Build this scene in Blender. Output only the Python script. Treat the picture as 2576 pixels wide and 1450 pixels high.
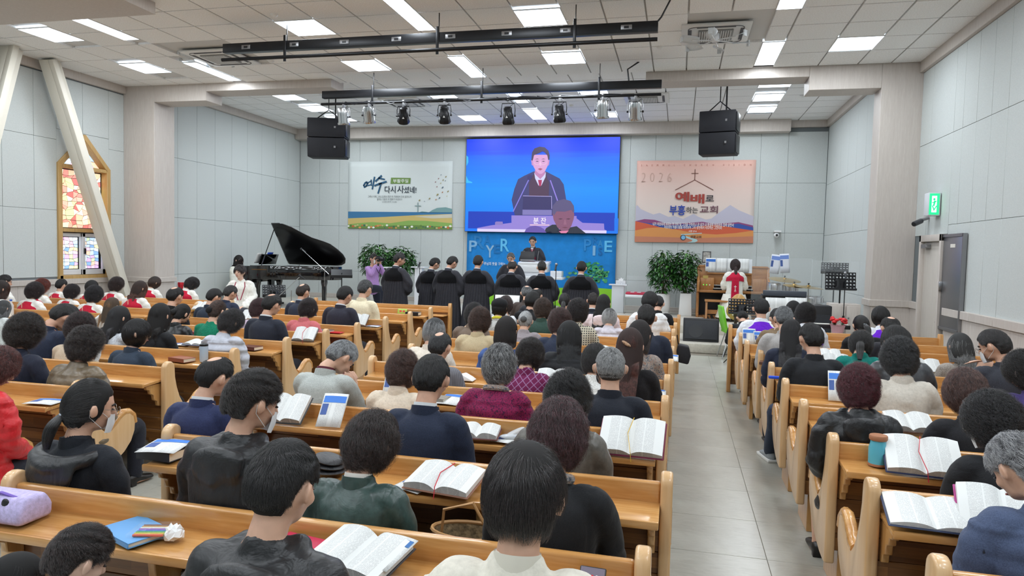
import bpy, bmesh, math, random
import numpy as np
from mathutils import Vector, Matrix, Euler, noise
for o in list(bpy.data.objects): bpy.data.objects.remove(o)
SC = bpy.context.scene
COL = SC.collection
PI = math.pi
TMP = bpy.data.scenes.new('scratch')      # modifiers are evaluated here; removed at the end
def baked(o):
    TMP.collection.objects.link(o); vl = TMP.view_layers[0]; vl.update(); dg = vl.depsgraph
    me = bpy.data.meshes.new_from_object(o.evaluated_get(dg)); bpy.data.objects.remove(o); return me
# ------------------------------------------------------------ camera
CAM_H = 1.80
YAW, PITCH, ROLL, FPX = 0.236888, 0.0531683, 0.0243077, 1729.8
_cy, _sy, _cp, _sp = math.cos(YAW), math.sin(YAW), math.cos(PITCH), math.sin(PITCH)
CAMF = Vector((-_sy*_cp, _cy*_cp, -_sp)); _r = Vector((_cy, _sy, 0)); _u = _r.cross(CAMF)
CAMR = math.cos(ROLL)*_r + math.sin(ROLL)*_u
CAMU = -math.sin(ROLL)*_r + math.cos(ROLL)*_u
CAMC = Vector((0, 0, CAM_H))
cam = bpy.data.cameras.new('camera'); camo = bpy.data.objects.new('camera', cam); COL.objects.link(camo)
camo.matrix_world = Matrix(((CAMR.x, CAMU.x, -CAMF.x, 0), (CAMR.y, CAMU.y, -CAMF.y, 0), (CAMR.z, CAMU.z, -CAMF.z, CAM_H), (0, 0, 0, 1)))
cam.sensor_width = 36; cam.lens = 36*FPX/2576; cam.clip_start = 0.05; cam.clip_end = 200
SC.camera = camo
def dray(x, y): return CAMF + (x-1288)/FPX*CAMR - (y-725)/FPX*CAMU
def atZ(x, y, z): d = dray(x, y); return CAMC + d*((z-CAM_H)/d.z)
def atY(x, y, v): d = dray(x, y); return CAMC + d*(v/d.y)
def atX(x, y, v): d = dray(x, y); return CAMC + d*(v/d.x)
# ------------------------------------------------------------ world and exposure
W = bpy.data.worlds.new('world'); SC.world = W; W.use_nodes = True
W.node_tree.nodes['Background'].inputs[0].default_value = (0.75, 0.87, 1.0, 1)
W.node_tree.nodes['Background'].inputs[1].default_value = 1.0
SC.view_settings.view_transform = 'Standard'; SC.view_settings.look = 'None'
SC.view_settings.exposure = 0.0; SC.view_settings.gamma = 1.0; SC.view_settings.use_curve_mapping = False
PANEL_W = 27.0          # watts of a 60 x 60 cm ceiling panel
PANEL_EMIT = 6.0
cy_ = SC.cycles
cy_.max_bounces = 6; cy_.diffuse_bounces = 3; cy_.glossy_bounces = 3; cy_.transmission_bounces = 5; cy_.transparent_max_bounces = 8
cy_.use_denoising = True; cy_.use_adaptive_sampling = True; cy_.adaptive_threshold = 0.03
cy_.caustics_reflective = False; cy_.caustics_refractive = False; cy_.sample_clamp_indirect = 4.0
# ------------------------------------------------------------ materials
def lin(c): return c/12.92 if c <= 0.04045 else ((c+0.055)/1.055)**2.4
def rgb(r, g=None, b=None):
    if g is None: r, g, b = r
    return (lin(r/255), lin(g/255), lin(b/255), 1)
MATS = {}
class NT:
    def __init__(s, name):
        s.m = bpy.data.materials.new(name); s.m.use_nodes = True; s.t = s.m.node_tree
        s.b = s.t.nodes['Principled BSDF']; s.out = s.t.nodes['Material Output']
    def n(s, typ, **kw):
        nd = s.t.nodes.new('ShaderNode'+typ)
        for k, v in kw.items():
            if k.startswith('i_'):
                key = k[2:]; key = int(key) if key.isdigit() else key.replace('_', ' ')
                if hasattr(v, 'is_output') or isinstance(v, bpy.types.NodeSocket): s.t.links.new(v, nd.inputs[key])
                else: nd.inputs[key].default_value = v
            else: setattr(nd, k, v)
        return nd
    def link(s, a, b): s.t.links.new(a, b)
    def set(s, **kw):
        for k, v in kw.items():
            key = k.replace('_', ' ')
            if isinstance(v, bpy.types.NodeSocket): s.link(v, s.b.inputs[key])
            else: s.b.inputs[key].default_value = v
    def ramp(s, fac, *stops):
        r = s.n('ValToRGB', i_Fac=fac); e = r.color_ramp.elements
        while len(e) < len(stops): e.new(0.5)
        for i, (p, c) in enumerate(stops): e[i].position = p; e[i].color = c
        return r.outputs['Color']
    def coord(s, kind='Object', scale=(1, 1, 1), rot=(0, 0, 0)):
        tc = s.n('TexCoord'); mp = s.n('Mapping', i_Vector=tc.outputs[kind], i_Scale=scale, i_Rotation=rot)
        return mp.outputs[0]
    def noise(s, vec, scale, detail=3, rough=0.5, dist=0):
        return s.n('TexNoise', i_Vector=vec, i_Scale=scale, i_Detail=detail, i_Roughness=rough, i_Distortion=dist).outputs['Fac']
    def bump(s, h, strength=0.3, dist=0.01):
        b = s.n('Bump', i_Height=h, i_Strength=strength, i_Distance=dist); s.link(b.outputs[0], s.b.inputs['Normal']); return b
def plain(name, col, rough=0.5, metal=0.0, spec=0.5, coat=0.0, emit=None, es=1.0, alpha=None, trans=None, ior=1.45):
    if name in MATS: return MATS[name]
    t = NT(name); t.set(Base_Color=rgb(col), Roughness=rough, Metallic=metal, Specular_IOR_Level=spec, Coat_Weight=coat)
    if emit is not None: t.set(Emission_Color=rgb(emit), Emission_Strength=es); t.m.cycles.emission_sampling = 'NONE'
    if trans: t.set(Transmission_Weight=trans, IOR=ior)
    if alpha is not None: t.set(Alpha=alpha)
    MATS[name] = t.m; return t.m
def speckled(name, col, amt=0.1, scale=60, rough=0.6, bump=0.1, bscale=None, coat=0.0, spec=0.4, dist=0.004):
    if name in MATS: return MATS[name]
    t = NT(name); v = t.coord(); n = t.noise(v, scale, 4, 0.6)
    a = rgb([max(0, c*(1-amt)) for c in col]); b = rgb([min(255, c*(1+amt*0.7)) for c in col])
    t.set(Base_Color=t.ramp(n, (0.3, a), (0.7, b)), Roughness=rough, Coat_Weight=coat, Specular_IOR_Level=spec)
    if bump: t.bump(t.noise(v, bscale or scale*2, 3), bump, dist)
    MATS[name] = t.m; return t.m
def wood(name, dark, light, axis=0, scale=1.0, rough=0.3, coat=0.4, bump=0.05):
    if name in MATS: return MATS[name]
    t = NT(name); sc = [14.0, 14.0, 14.0]; sc[axis] = 1.1
    v = t.coord('Object', [q*scale for q in sc]); oi = t.n('ObjectInfo')
    add = t.n('VectorMath', operation='ADD'); t.link(v, add.inputs[0])
    cmb = t.n('CombineXYZ'); mul = t.n('Math', operation='MULTIPLY'); t.link(oi.outputs['Random'], mul.inputs[0]); mul.inputs[1].default_value = 37
    for k in range(3): t.link(mul.outputs[0], cmb.inputs[k])
    t.link(cmb.outputs[0], add.inputs[1]); v2 = add.outputs[0]
    n = t.noise(v2, 1.6, 5, 0.62, 0.8); n2 = t.noise(v2, 6, 3, 0.5, 0.2)
    mx = t.n('Mix', data_type='FLOAT'); mx.inputs[0].default_value = 0.35; t.link(n, mx.inputs[2]); t.link(n2, mx.inputs[3])
    c = t.ramp(mx.outputs[0], (0.3, rgb(dark)), (0.52, rgb([(a+b)/2 for a, b in zip(dark, light)])), (0.7, rgb(light)))
    t.set(Base_Color=c, Roughness=rough, Coat_Weight=coat, Coat_Roughness=0.12)
    if bump: t.bump(n2, bump, 0.002)
    MATS[name] = t.m; return t.m
def cloth(col, kind='suit'):
    key = 'cloth_%s_%d_%d_%d' % ((kind,)+tuple(int(c) for c in col))
    if key in MATS: return MATS[key]
    t = NT(key); v = t.coord(); rough, amt, sc, bs, bd = dict(
        suit=(0.75, 0.10, 240, 0.35, 0.02), shiny=(0.42, 0.05, 20, 0.6, 0.02), leather=(0.34, 0.10, 30, 0.4, 0.012), knit=(0.95, 0.22, 150, 0.8, 0.01),
        soft=(0.85, 0.03, 60, 0.4, 0.02), quilt=(0.7, 0.05, 20, 0.6, 0.02), robe=(0.8, 0.05, 60, 0.4, 0.02), velvet=(1.0, 0.1, 60, 0.1, 0.01)).get(kind, (0.8, 0.1, 60, 0.4, 0.02))
    n = t.noise(v, sc, 3, 0.6)
    big = t.noise(v, 7, 4, 0.55, 1.2)
    a = rgb([max(0, c*(1-amt)-2) for c in col]); b = rgb([min(255, c*(1+amt)+2) for c in col])
    t.set(Roughness=rough, Specular_IOR_Level=0.25 if kind not in ('leather', 'shiny') else 0.5)
    if kind != 'velvet': t.set(Sheen_Weight=0.08)
    cr = t.ramp(n, (0.3, a), (0.7, b))
    if kind in ('boucle', 'floral', 'tweed', 'plaid', 'check', 'pin'):
        sx = t.n('SeparateXYZ', i_Vector=v)
        if kind == 'boucle':
            cr = t.ramp(t.noise(v, 75, 3, 0.7, 1.5), (0.38, rgb(24, 22, 52)), (0.47, rgb(110, 20, 62)), (0.56, rgb(150, 30, 80)), (0.68, rgb(40, 30, 70)))
        elif kind == 'floral':
            cr = t.ramp(t.noise(v, 26, 4, 0.7, 2.5), (0.36, rgb(58, 62, 72)), (0.45, rgb(128, 126, 128)), (0.52, rgb(172, 160, 148)), (0.58, rgb(150, 110, 92)), (0.66, rgb(84, 94, 104)))
        elif kind == 'tweed':
            cr = t.ramp(t.noise(v, 130, 2, 0.6, 3.0), (0.45, rgb(28, 28, 32)), (0.5, rgb(225, 225, 222)))
        else:
            f, d1, d2 = {'plaid': (24, rgb(col), rgb(150, 110, 150)), 'check': (42, rgb(col), rgb(50, 50, 56)), 'pin': (70, rgb(col), rgb([c*1.12 for c in col]))}[kind]
            outs = []
            rot = 0.78 if kind == 'plaid' else 0
            v2 = t.coord('Object', (1, 1, 1), (0, rot, 0)); sx = t.n('SeparateXYZ', i_Vector=v2)
            for ax in (0, 2):
                m = t.n('Math', operation='MULTIPLY', i_0=sx.outputs[ax], i_1=float(f)); fr = t.n('Math', operation='FRACT', i_0=m.outputs[0])
                g = t.n('Math', operation='LESS_THAN', i_0=fr.outputs[0], i_1={'plaid': 0.14, 'check': 0.5, 'pin': 0.3}[kind]); outs.append(g.outputs[0])
            if kind == 'check': mm = t.n('Math', operation='MULTIPLY', i_0=outs[0], i_1=outs[1]); fac = t.n('Math', operation='ADD', i_0=mm.outputs[0], i_1=0.0).outputs[0]
            elif kind == 'pin': fac = outs[0]
            else: fac = t.n('Math', operation='MAXIMUM', i_0=outs[0], i_1=outs[1]).outputs[0]
            mixn = t.n('Mix', data_type='RGBA', i_0=fac); mixn.inputs[6].default_value = d1; mixn.inputs[7].default_value = d2; cr = mixn.outputs[2]
    t.link(cr, t.b.inputs['Base Color'])
    if kind == 'quilt':
        w = t.n('TexWave', i_Vector=v, i_Scale=3.2, i_Distortion=0.6); w.bands_direction = 'Z'; t.bump(w.outputs['Fac'], 0.9, 0.02)
    else:
        ad = t.n('Math', operation='MULTIPLY_ADD', i_0=n, i_1=0.08, i_2=big); t.bump(ad.outputs[0], bs, bd)
    MATS[key] = t.m; return t.m
# ------------------------------------------------------------ mesh builder
class MB:
    def __init__(s): s.v = []; s.f = []
    def add(s, vs, fs):
        k = len(s.v); s.v += [tuple(p) for p in vs]; s.f += [tuple(i+k for i in f) for f in fs]; return s
    def box(s, c, sz, M=None):
        x, y, z = [q/2 for q in sz]
        vs = [Vector((i*x, j*y, k*z)) for k in (-1, 1) for j in (-1, 1) for i in (-1, 1)]
        if M is not None: vs = [M @ p for p in vs]
        vs = [p+Vector(c) for p in vs]
        return s.add(vs, [(0, 2, 3, 1), (4, 5, 7, 6), (0, 1, 5, 4), (2, 6, 7, 3), (0, 4, 6, 2), (1, 3, 7, 5)])
    def bx(s, x0, x1, y0, y1, z0, z1): return s.box(((x0+x1)/2, (y0+y1)/2, (z0+z1)/2), (abs(x1-x0), abs(y1-y0), abs(z1-z0)))
    def cyl(s, p0, p1, r0, r1=None, n=12, cap=True):
        r1 = r0 if r1 is None else r1; p0 = Vector(p0); p1 = Vector(p1); d = (p1-p0).normalized()
        a = d.orthogonal().normalized(); b = d.cross(a); vs = []
        for p, r in ((p0, r0), (p1, r1)):
            vs += [p+r*(math.cos(2*PI*i/n)*a+math.sin(2*PI*i/n)*b) for i in range(n)]
        fs = [(i, (i+1) % n, n+(i+1) % n, n+i) for i in range(n)]
        if cap: fs += [tuple(range(n-1, -1, -1)), tuple(range(n, 2*n))]
        return s.add(vs, fs)
    def tube(s, pts, r, n=8):
        pts = [Vector(p) for p in pts]; rr = r if hasattr(r, '__len__') else [r]*len(pts); vs = []; a = None
        for i, p in enumerate(pts):
            d = (pts[min(i+1, len(pts)-1)]-pts[max(i-1, 0)]).normalized()
            a = d.orthogonal().normalized() if a is None else (a-a.dot(d)*d).normalized()
            b = d.cross(a); vs += [p+rr[i]*(math.cos(2*PI*k/n)*a+math.sin(2*PI*k/n)*b) for k in range(n)]
        fs = [(i*n+k, i*n+(k+1) % n, (i+1)*n+(k+1) % n, (i+1)*n+k) for i in range(len(pts)-1) for k in range(n)]
        fs += [tuple(range(n-1, -1, -1)), tuple(range((len(pts)-1)*n, len(pts)*n))]
        return s.add(vs, fs)
    def lathe(s, prof, c=(0, 0, 0), n=24, M=None):
        vs = []
        for r, z in prof:
            for k in range(n):
                p = Vector((r*math.cos(2*PI*k/n), r*math.sin(2*PI*k/n), z))
                if M is not None: p = M @ p
                vs.append(p+Vector(c))
        m = len(prof); fs = [(i*n+k, i*n+(k+1) % n, (i+1)*n+(k+1) % n, (i+1)*n+k) for i in range(m-1) for k in range(n)]
        fs += [tuple(range(n-1, -1, -1)), tuple(range((m-1)*n, m*n))]
        return s.add(vs, fs)
    def ell(s, c, r, M=None, nu=12, nv=8):
        prof = []
        vs = []; c = Vector(c)
        for j in range(nv+1):
            t = PI*j/nv
            for k in range(nu):
                p = Vector((r[0]*math.sin(t)*math.cos(2*PI*k/nu), r[1]*math.sin(t)*math.sin(2*PI*k/nu), -r[2]*math.cos(t)))
                if M is not None: p = M @ p
                vs.append(p+c)
        fs = [(j*nu+k, j*nu+(k+1) % nu, (j+1)*nu+(k+1) % nu, (j+1)*nu+k) for j in range(nv) for k in range(nu)]
        return s.add(vs, fs)
    def prism(s, poly, lo, hi, axis='x'):
        f = {'x': lambda a, b, t: (t, a, b), 'y': lambda a, b, t: (a, t, b), 'z': lambda a, b, t: (a, b, t)}[axis]
        n = len(poly); vs = [f(a, b, lo) for a, b in poly]+[f(a, b, hi) for a, b in poly]
        return s.add(vs, [tuple(range(n-1, -1, -1)), tuple(range(n, 2*n))]+[(i, (i+1) % n, n+(i+1) % n, n+i) for i in range(n)])
    def grid(s, fn, nu, nv, wrap=False):
        vs = [fn(i/nu, j/nv) for j in range(nv+1) for i in range(nu+1)]
        return s.add(vs, [(j*(nu+1)+i, j*(nu+1)+i+1, (j+1)*(nu+1)+i+1, (j+1)*(nu+1)+i) for j in range(nv) for i in range(nu)])
    def mesh(s, name, bevel=0, seg=2, ang=35, smooth=True, weld=True):
        me = bpy.data.meshes.new(name); bm = bmesh.new()
        vs = [bm.verts.new(p) for p in s.v]
        for f in s.f:
            if len(set(f)) < 3: continue
            try: bm.faces.new([vs[i] for i in f])
            except ValueError: pass
        if weld: bmesh.ops.remove_doubles(bm, verts=bm.verts, dist=1e-5)
        bmesh.ops.recalc_face_normals(bm, faces=bm.faces)
        if bevel:
            ed = [e for e in bm.edges if len(e.link_faces) == 2 and e.calc_face_angle(0) > math.radians(ang)]
            bmesh.ops.bevel(bm, geom=ed, offset=bevel, segments=seg, affect='EDGES', profile=0.5, clamp_overlap=True)
        for e in bm.edges:
            if len(e.link_faces) == 2 and e.calc_face_angle(0) > math.radians(40): e.smooth = False
        for f in bm.faces: f.smooth = smooth
        bm.to_mesh(me); bm.free(); return me
    def obj(s, name, mat, parent=None, **kw): return mk(name, s.mesh(name, **kw), mat, parent)
def mk(name, me, mat=None, parent=None, loc=None, rot=None, M=None):
    o = bpy.data.objects.new(name, me); COL.objects.link(o)
    if parent is not None: o.parent = parent
    if M is not None: o.matrix_local = M
    if loc is not None: o.location = loc
    if rot is not None: o.rotation_euler = rot
    if mat is not None:
        if len(me.materials) == 0: me.materials.append(mat)
        else:
            o.material_slots[0].link = 'OBJECT'; o.material_slots[0].material = mat
    return o
def empty(name, loc=(0, 0, 0), rotz=0, parent=None, rot=None):
    o = bpy.data.objects.new(name, None); COL.objects.link(o); o.location = loc; o.rotation_euler = rot or (0, 0, rotz); o.empty_display_size = 0.1
    if parent: o.parent = parent
    return o
def tag(o, label=None, cat=None, group=None, kind=None):
    if label: o['label'] = label
    if cat: o['category'] = cat
    if group: o['group'] = group
    if kind: o['kind'] = kind
    return o
def clone(o, label=None, loc=None, rotz=None, parent=None):
    c = o.copy(); COL.objects.link(c)
    if parent is not None: c.parent = parent
    if label: c['label'] = label
    if loc is not None: c.location = loc
    if rotz is not None: c.rotation_euler = (0, 0, rotz)
    for ch in list(o.children): clone(ch, parent=c)
    return c
def struct(o): o['kind'] = 'structure'; return o
def ss(a, b, x):
    t = np.clip((x-a)/(b-a), 0, 1); return t*t*(3-2*t)
# ------------------------------------------------------------ room shell
NX0, NX1 = -11.25, 3.72          # nave walls
FX0, FX1 = -10.84, 3.42          # stage walls
FY, BY = 18.2, -3.6              # stage wall, rear wall
NZ, FZ = 5.0, 5.17               # nave ceiling, stage ceiling
PLY, PRY = 12.05, 12.42          # faces of the left and right portal pillars
STZ, SY1, SY2 = 0.34, 13.15, 14.85
M_WALL = speckled('acoustic_panel', (198, 203, 201), .05, 140, .9, .25, 300, dist=.003)
M_GAP = plain('panel_joint', (112, 118, 120), .9)
M_BEIGE = wood('beige_woodgrain', (190, 180, 172), (206, 198, 190), 2, 1.6, .55, 0, .03)
M_CEIL = speckled('ceiling_tile', (250, 249, 246), .06, 60, .95, .5, 90, dist=.004)
M_GRID = plain('ceiling_grid', (205, 203, 200), .6)
M_WHITE = plain('white_paint', (232, 232, 230), .45); M_BLACK = plain('black_paint', (26, 26, 30), .4)
M_CHROME = plain('chrome', (200, 202, 204), .2, 1.0); M_STEEL = plain('brushed_steel', (150, 150, 152), .38, .9)
M_DARKM = plain('black_metal', (30, 31, 34), .35, .4)
def floor_mat():
    t = NT('floor_tile'); v = t.coord(); n = t.noise(v, 1.3, 5, .65, 1.5); n2 = t.noise(t.coord('Object', (1, 6, 1)), 9, 4, .7, 1)
    mx = t.n('Mix', data_type='FLOAT', i_0=.45); t.link(n, mx.inputs[2]); t.link(n2, mx.inputs[3])
    t.set(Base_Color=t.ramp(mx.outputs[0], (.3, rgb(158, 155, 144)), (.5, rgb(178, 176, 165)), (.72, rgb(190, 188, 179))), Roughness=.28, Specular_IOR_Level=.45)
    t.bump(n2, .06, .002); return t.m
M_FLOOR = floor_mat(); M_STAGE = speckled('stage_floor', (208, 202, 190), .07, 30, .3, .05)
fl = struct(MB().bx(NX0-.2, NX1+.2, BY, FY+.2, -.12, -.004).obj('floor', plain('floor_joint', (132, 124, 112), .6)))
# floor tiles seen in the aisle: 0.61 m squares
xs = [-.62+.61*i for i in range(4)]; tcount = 0
tmesh = MB().bx(-.3035, .3035, -.3035, .3035, -.02, 0).mesh('floor_tile', bevel=.0015, seg=1)
for i in range(-8, 6):
    for j in range(-4, 24):
        x = .27+.61*i; y = .3+.61*j
        if x < -4.6 or y > 13.0 or x > 3.5: continue
        near = -1.0 < x < 2.2 or (-4.2 < x < -2.3 and y > 3)
        if near and tcount < 200 and y > .9: o = mk('floor_tile', tmesh, M_FLOOR, fl, loc=(x, y, 0)); tcount += 1
rest = MB()
for i in range(-20, 7):
    for j in range(-7, 22):
        x = .27+.61*i; y = .3+.61*j
        if x < NX0 or x > NX1-.2 or y > 13.0: continue
        near = -1.0 < x < 2.2 or (-4.2 < x < -2.3 and y > 3)
        if near and y > .9 and i >= -8 and x >= -4.6: continue
        rest.bx(x-.3035, x+.3035, y-.3035, y+.3035, -.02, 0)
o = rest.obj('far_floor_tiles', M_FLOOR, fl, weld=False); o['kind'] = 'stuff'
# stage
st = struct(MB().bx(NX0, NX1, SY2, FY, 0, STZ).obj('stage', M_STAGE, bevel=.01))
st2 = struct(MB().bx(NX0, NX1, SY1, SY2, 0, .17).obj('stage_step', M_STAGE, bevel=.01))
# walls (backing) -------------------------------------------------
def wallbox(name, x0, x1, y0, y1, z0=0, z1=5.6, m=M_GAP): return struct(MB().bx(x0, x1, y0, y1, z0, z1).obj(name, m))
w_front = wallbox('wall_front', NX0-.3, NX1+.3, FY, FY+.25)
w_rear = wallbox('wall_rear', NX0-.3, NX1+.3, BY-.25, BY, m=M_WALL)
w_right = wallbox('wall_right', NX1, NX1+.25, BY, FY)
# left wall has the window opening
WX = NX0; WY0, WY1, WZ0, WZB, WZT = 10.50, 11.62, 1.10, 3.22, 3.80
mb = MB(); mb.bx(WX-.25, WX, BY, WY0, 0, 5.6); mb.bx(WX-.25, WX, WY1, FY, 0, 5.6); mb.bx(WX-.25, WX, WY0, WY1, 0, WZ0); mb.bx(WX-.25, WX, WY0, WY1, WZT, 5.6)
mb.prism([(WY0, WZB), (WY0, WZT), ((WY0+WY1)/2, WZT)], WX-.25, WX, 'x'); mb.prism([(WY1, WZB), ((WY0+WY1)/2, WZT), (WY1, WZT)], WX-.25, WX, 'x')
w_left = struct(mb.obj('wall_left', M_GAP, weld=False))
w_sl = wallbox('wall_stage_left', NX0, FX0-.02, PLY+.5, FY); w_sr = wallbox('wall_stage_right', FX1+.02, NX1, PRY+.3, FY)
def panels(parent, axis, fixed, sgn, edges, zs, mat=M_WALL, gap=.0045, th=.010, skip=None):
    """acoustic panels, each one a piece; axis = the wall's running axis"""
    for a, b in zip(edges[:-1], edges[1:]):
        for z0, z1 in zip(zs[:-1], zs[1:]):
            if skip and skip(a, b, z0, z1): continue
            mb = MB()
            if axis == 'x': mb.bx(a+gap/2, b-gap/2, fixed-th if sgn < 0 else fixed, fixed if sgn < 0 else fixed+th, z0+gap/2, z1-gap/2)
            else: mb.bx(fixed-th if sgn < 0 else fixed, fixed if sgn < 0 else fixed+th, a+gap/2, b-gap/2, z0+gap/2, z1-gap/2)
            mb.obj('wall_panel', mat, parent, bevel=.003, seg=1)
def span(a, b, p):
    n = max(1, round((b-a)/p)); return [a+(b-a)*i/n for i in range(n+1)]
panels(w_front, 'x', FY, -1, span(FX0, -5.8, .64)+span(-5.8, 2.52, .62)[1:]+[FX1], [STZ, 1.12, 2.42, 3.65, 4.9])
panels(w_sl, 'y', FX0-.02, 1, [PLY+.62]+span(13.15, FY, .635), [.0, 1.11, 2.37, 3.68, 5.0])
panels(w_sr, 'y', FX1+.02, -1, [PRY+.34]+span(13.2, FY, .70), [.0, 1.11, 2.37, 3.60, 5.0])
DY0, DY1 = 11.02, 11.94     # door_1 on the right nave wall
panels(w_right, 'y', NX1, -1, [6.9, 7.6, 8.3, 9.35, 9.8, 10.25, 10.7, DY0], [1.12, 2.33, 3.64, 4.82])
panels(w_right, 'y', NX1, -1, [DY0, DY1, PRY], [2.2, 3.64, 4.82])
panels(w_right, 'y', NX1, -1, [0, 1.2, 2.4, 3.6, 4.8, 5.9], [1.12, 2.33, 3.64, 4.82])
def overlap_w(a, b, z0, z1): return b > WY0+.01 and a < WY1-.01 and z1 > WZ0 and z0 < WZT
panels(w_left, 'y', NX0, 1, [5.2, 6.4, 7.6, 8.8, 9.4, 10.0, 10.46], [1.12, 2.36, 3.66, 4.82])
panels(w_left, 'y', NX0, 1, [11.66, PLY], [1.12, 2.36, 3.66, 4.82])
panels(w_left, 'y', NX0, 1, [10.46, 11.04, 11.66], [3.86, 4.82])
ym = (WY0+WY1)/2
for s, ya in ((-1, 10.46), (1, 11.66)):
    MB().prism([(ya, WZB-.02), (ya, 3.857), (ym-s*-.003, 3.857), (ym-s*-.003, WZT+.03), (ym+s*.56, WZB-.02)][::1], NX0, NX0+.010, 'x').obj('wall_panel', M_WALL, w_left, bevel=.002, seg=1)
    MB().bx(NX0, NX0+.010, min(ya, ym+s*.57), max(ya, ym+s*.57), 1.10, WZB-.02).obj('wall_panel', M_WALL, w_left)
MB().bx(NX0, NX0+.010, 10.46, 11.66, .99, 1.12).obj('wall_panel', M_WALL, w_left)
# dado, trims
def trim(name, *b, m=M_BEIGE, bev=.006): return struct(MB().bx(*b).obj(name, m, bevel=bev, seg=1))
for k, (a, b) in enumerate(((0, 9.3), (9.3, 10.0), (10.0, DY0-.08), (DY1+.06, PRY))):
    for e0, e1 in zip(span(a, b, .45)[:-1], span(a, b, .45)[1:]):
        MB().bx(NX1-.03, NX1, e0+.002, e1-.002, 0, 1.04).obj('dado_panel', M_BEIGE, w_right, bevel=.003, seg=1)
    trim('trim_%d' % (k+1), NX1-.06, NX1, a, b, 1.04, 1.15)
for e0, e1 in zip(span(0, PLY, .6)[:-1], span(0, PLY, .6)[1:]):
    MB().bx(NX0, NX0+.03, e0+.002, e1-.002, 0, .98).obj('dado_panel', M_BEIGE, w_left, bevel=.003, seg=1)
trim('trim_5', NX0, NX0+.06, 0, PLY, .98, 1.08)
trim('trim_6', NX1-.07, NX1, BY, PRY, 4.82, 5.02); trim('trim_7', NX0, NX0+.07, BY, PLY, 4.84, 5.02)
trim('trim_8', FX0-.02, FX0+.08, PLY+.5, FY, 5.0, 5.2); trim('trim_9', FX1-.06, FX1+.02, PRY+.3, FY, 5.0, 5.2)
trim('trim_10', FX0, 2.52, FY-.30, FY, 4.87, 5.19); trim('trim_11', 2.52, FX1, FY-.10, FY, 5.0, 5.19)
trim('baseboard_front', FX0, FX1, FY-.05, FY, STZ, STZ+.12)
# pillars and portal
def block(name, bxs, dado=None):
    mb = MB()
    for b in bxs: mb.bx(*b)
    return struct(mb.obj(name, M_BEIGE, bevel=.006, seg=1, weld=False))
LP0, LP1 = NX0, -10.50; RP0, RP1 = 3.10, NX1
block('trim_12', [(LP0, LP1, PLY, PLY+.58, 0, NZ+.3)]); block('trim_13', [(RP0, RP1, PRY, PRY+.42, 0, NZ+.3)])
block('trim_14', [(LP0, LP1+.03, PLY-.03, PLY+.61, .98, 1.08)]); block('trim_15', [(RP0-.03, RP1, PRY-.03, PRY+.45, 1.04, 1.15)])
L1 = atY(518, 227, PLY).x; L2 = atY(833, 205, PLY).x; R1 = atY(2037, 184, PRY).x; R2 = atY(1625, 183, PRY).x
zb = 4.66
block('trim_16', [(LP1, L1, PLY, PLY+.5, zb, NZ+.3), (L1, L2, PLY, PLY+.5, 4.84, NZ+.3)])
block('trim_17', [(R1, RP0, PRY, PRY+.5, 4.60, NZ+.3), (R2, R1, PRY, PRY+.5, 4.82, NZ+.3)])
# near right pillar
block('trim_18', [(3.32, NX1, 5.95, 6.85, 0, NZ+.1)]); block('trim_19', [(3.29, NX1, 5.92, 6.88, 1.04, 1.15)])
# ceiling: tiles on a grid, nave and stage; the stage part starts behind the portal
CY0 = 6.2
cl_n = struct(MB().bx(NX0-.1, NX1+.1, BY, 12.5, NZ+.03, NZ+.1).obj('ceiling', M_GRID))
cl_s = struct(MB().bx(NX0-.1, NX1+.1, 12.5, FY+.1, FZ+.03, FZ+.1).obj('ceiling_stage', M_GRID))
struct(MB().bx(L2, R2, 12.42, 12.5, NZ+.02, FZ+.03).obj('ceiling_drop', M_CEIL))
struct(MB().bx(NX0, L2, 12.42, 12.5, NZ+.02, FZ+.03).obj('ceiling_drop', M_CEIL)); struct(MB().bx(R2, NX1, 12.42, 12.5, NZ+.02, FZ+.03).obj('ceiling_drop', M_CEIL))
LIGHTS = []   # (x0, x1, y0, y1, z)
def light_px(pts, z):
    q = [atZ(px, py, z) for px, py in pts]
    cx = sum(p.x for p in q)/4; cy = sum(p.y for p in q)/4
    w = (abs(q[1].x-q[0].x)+abs(q[2].x-q[3].x))/2; h = (abs(q[3].y-q[0].y)+abs(q[2].y-q[1].y))/2
    LIGHTS.append((cx-w/2, cx+w/2, cy-h/2, cy+h/2, z))
for q in [[(693,52),(795,48),(843,85),(745,88)],[(860,152),(944,149),(979,176),(898,178)],[(1293,26),(1408,19),(1427,60),(1318,64)],[(1363,133),(1461,129),(1472,157),(1380,161)],[(45,70),(130,69),(211,101),(131,104)],[(297,159),(371,158),(431,181),(363,183)],[(135,28),(180,27),(347,98),(307,99)],[(461,157),(495,156),(605,201),(575,202)],[(960,0),(1015,0),(1097,73),(1058,75)],[(1128,142),(1167,140),(1221,192),(1184,194)],[(1920,106),(1975,103),(1947,161),(1898,163)],[(2107,94),(2223,89),(2195,122),(2086,127)]]: light_px(q, NZ)
for q in [[(687,239),(745,237),(770,251),(712,251)],[(752,266),(812,265),(838,279),(782,280)],[(1913,204),(1998,201),(1985,217),(1908,219)],[(1902,236),(1976,235),(1960,252),(1893,254)],[(1888,269),(1957,267),(1944,281),(1880,283)],[(1152,290),(1209,289),(1224,302),(1170,303)],[(1320,275),(1357,273),(1371,299),(1337,300)],[(820,291),(872,291),(896,304),(842,305)],[(1492,283),(1545,282),(1556,294),(1502,295)],[(1075,237),(1140,236),(1152,245),(1092,246)],[(1276,234),(1305,234),(1312,240),(1284,241)],[(1292,249),(1322,248),(1330,257),(1300,258)],[(1458,228),(1528,227),(1530,236),(1462,237)]]: light_px(q, FZ)
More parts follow.
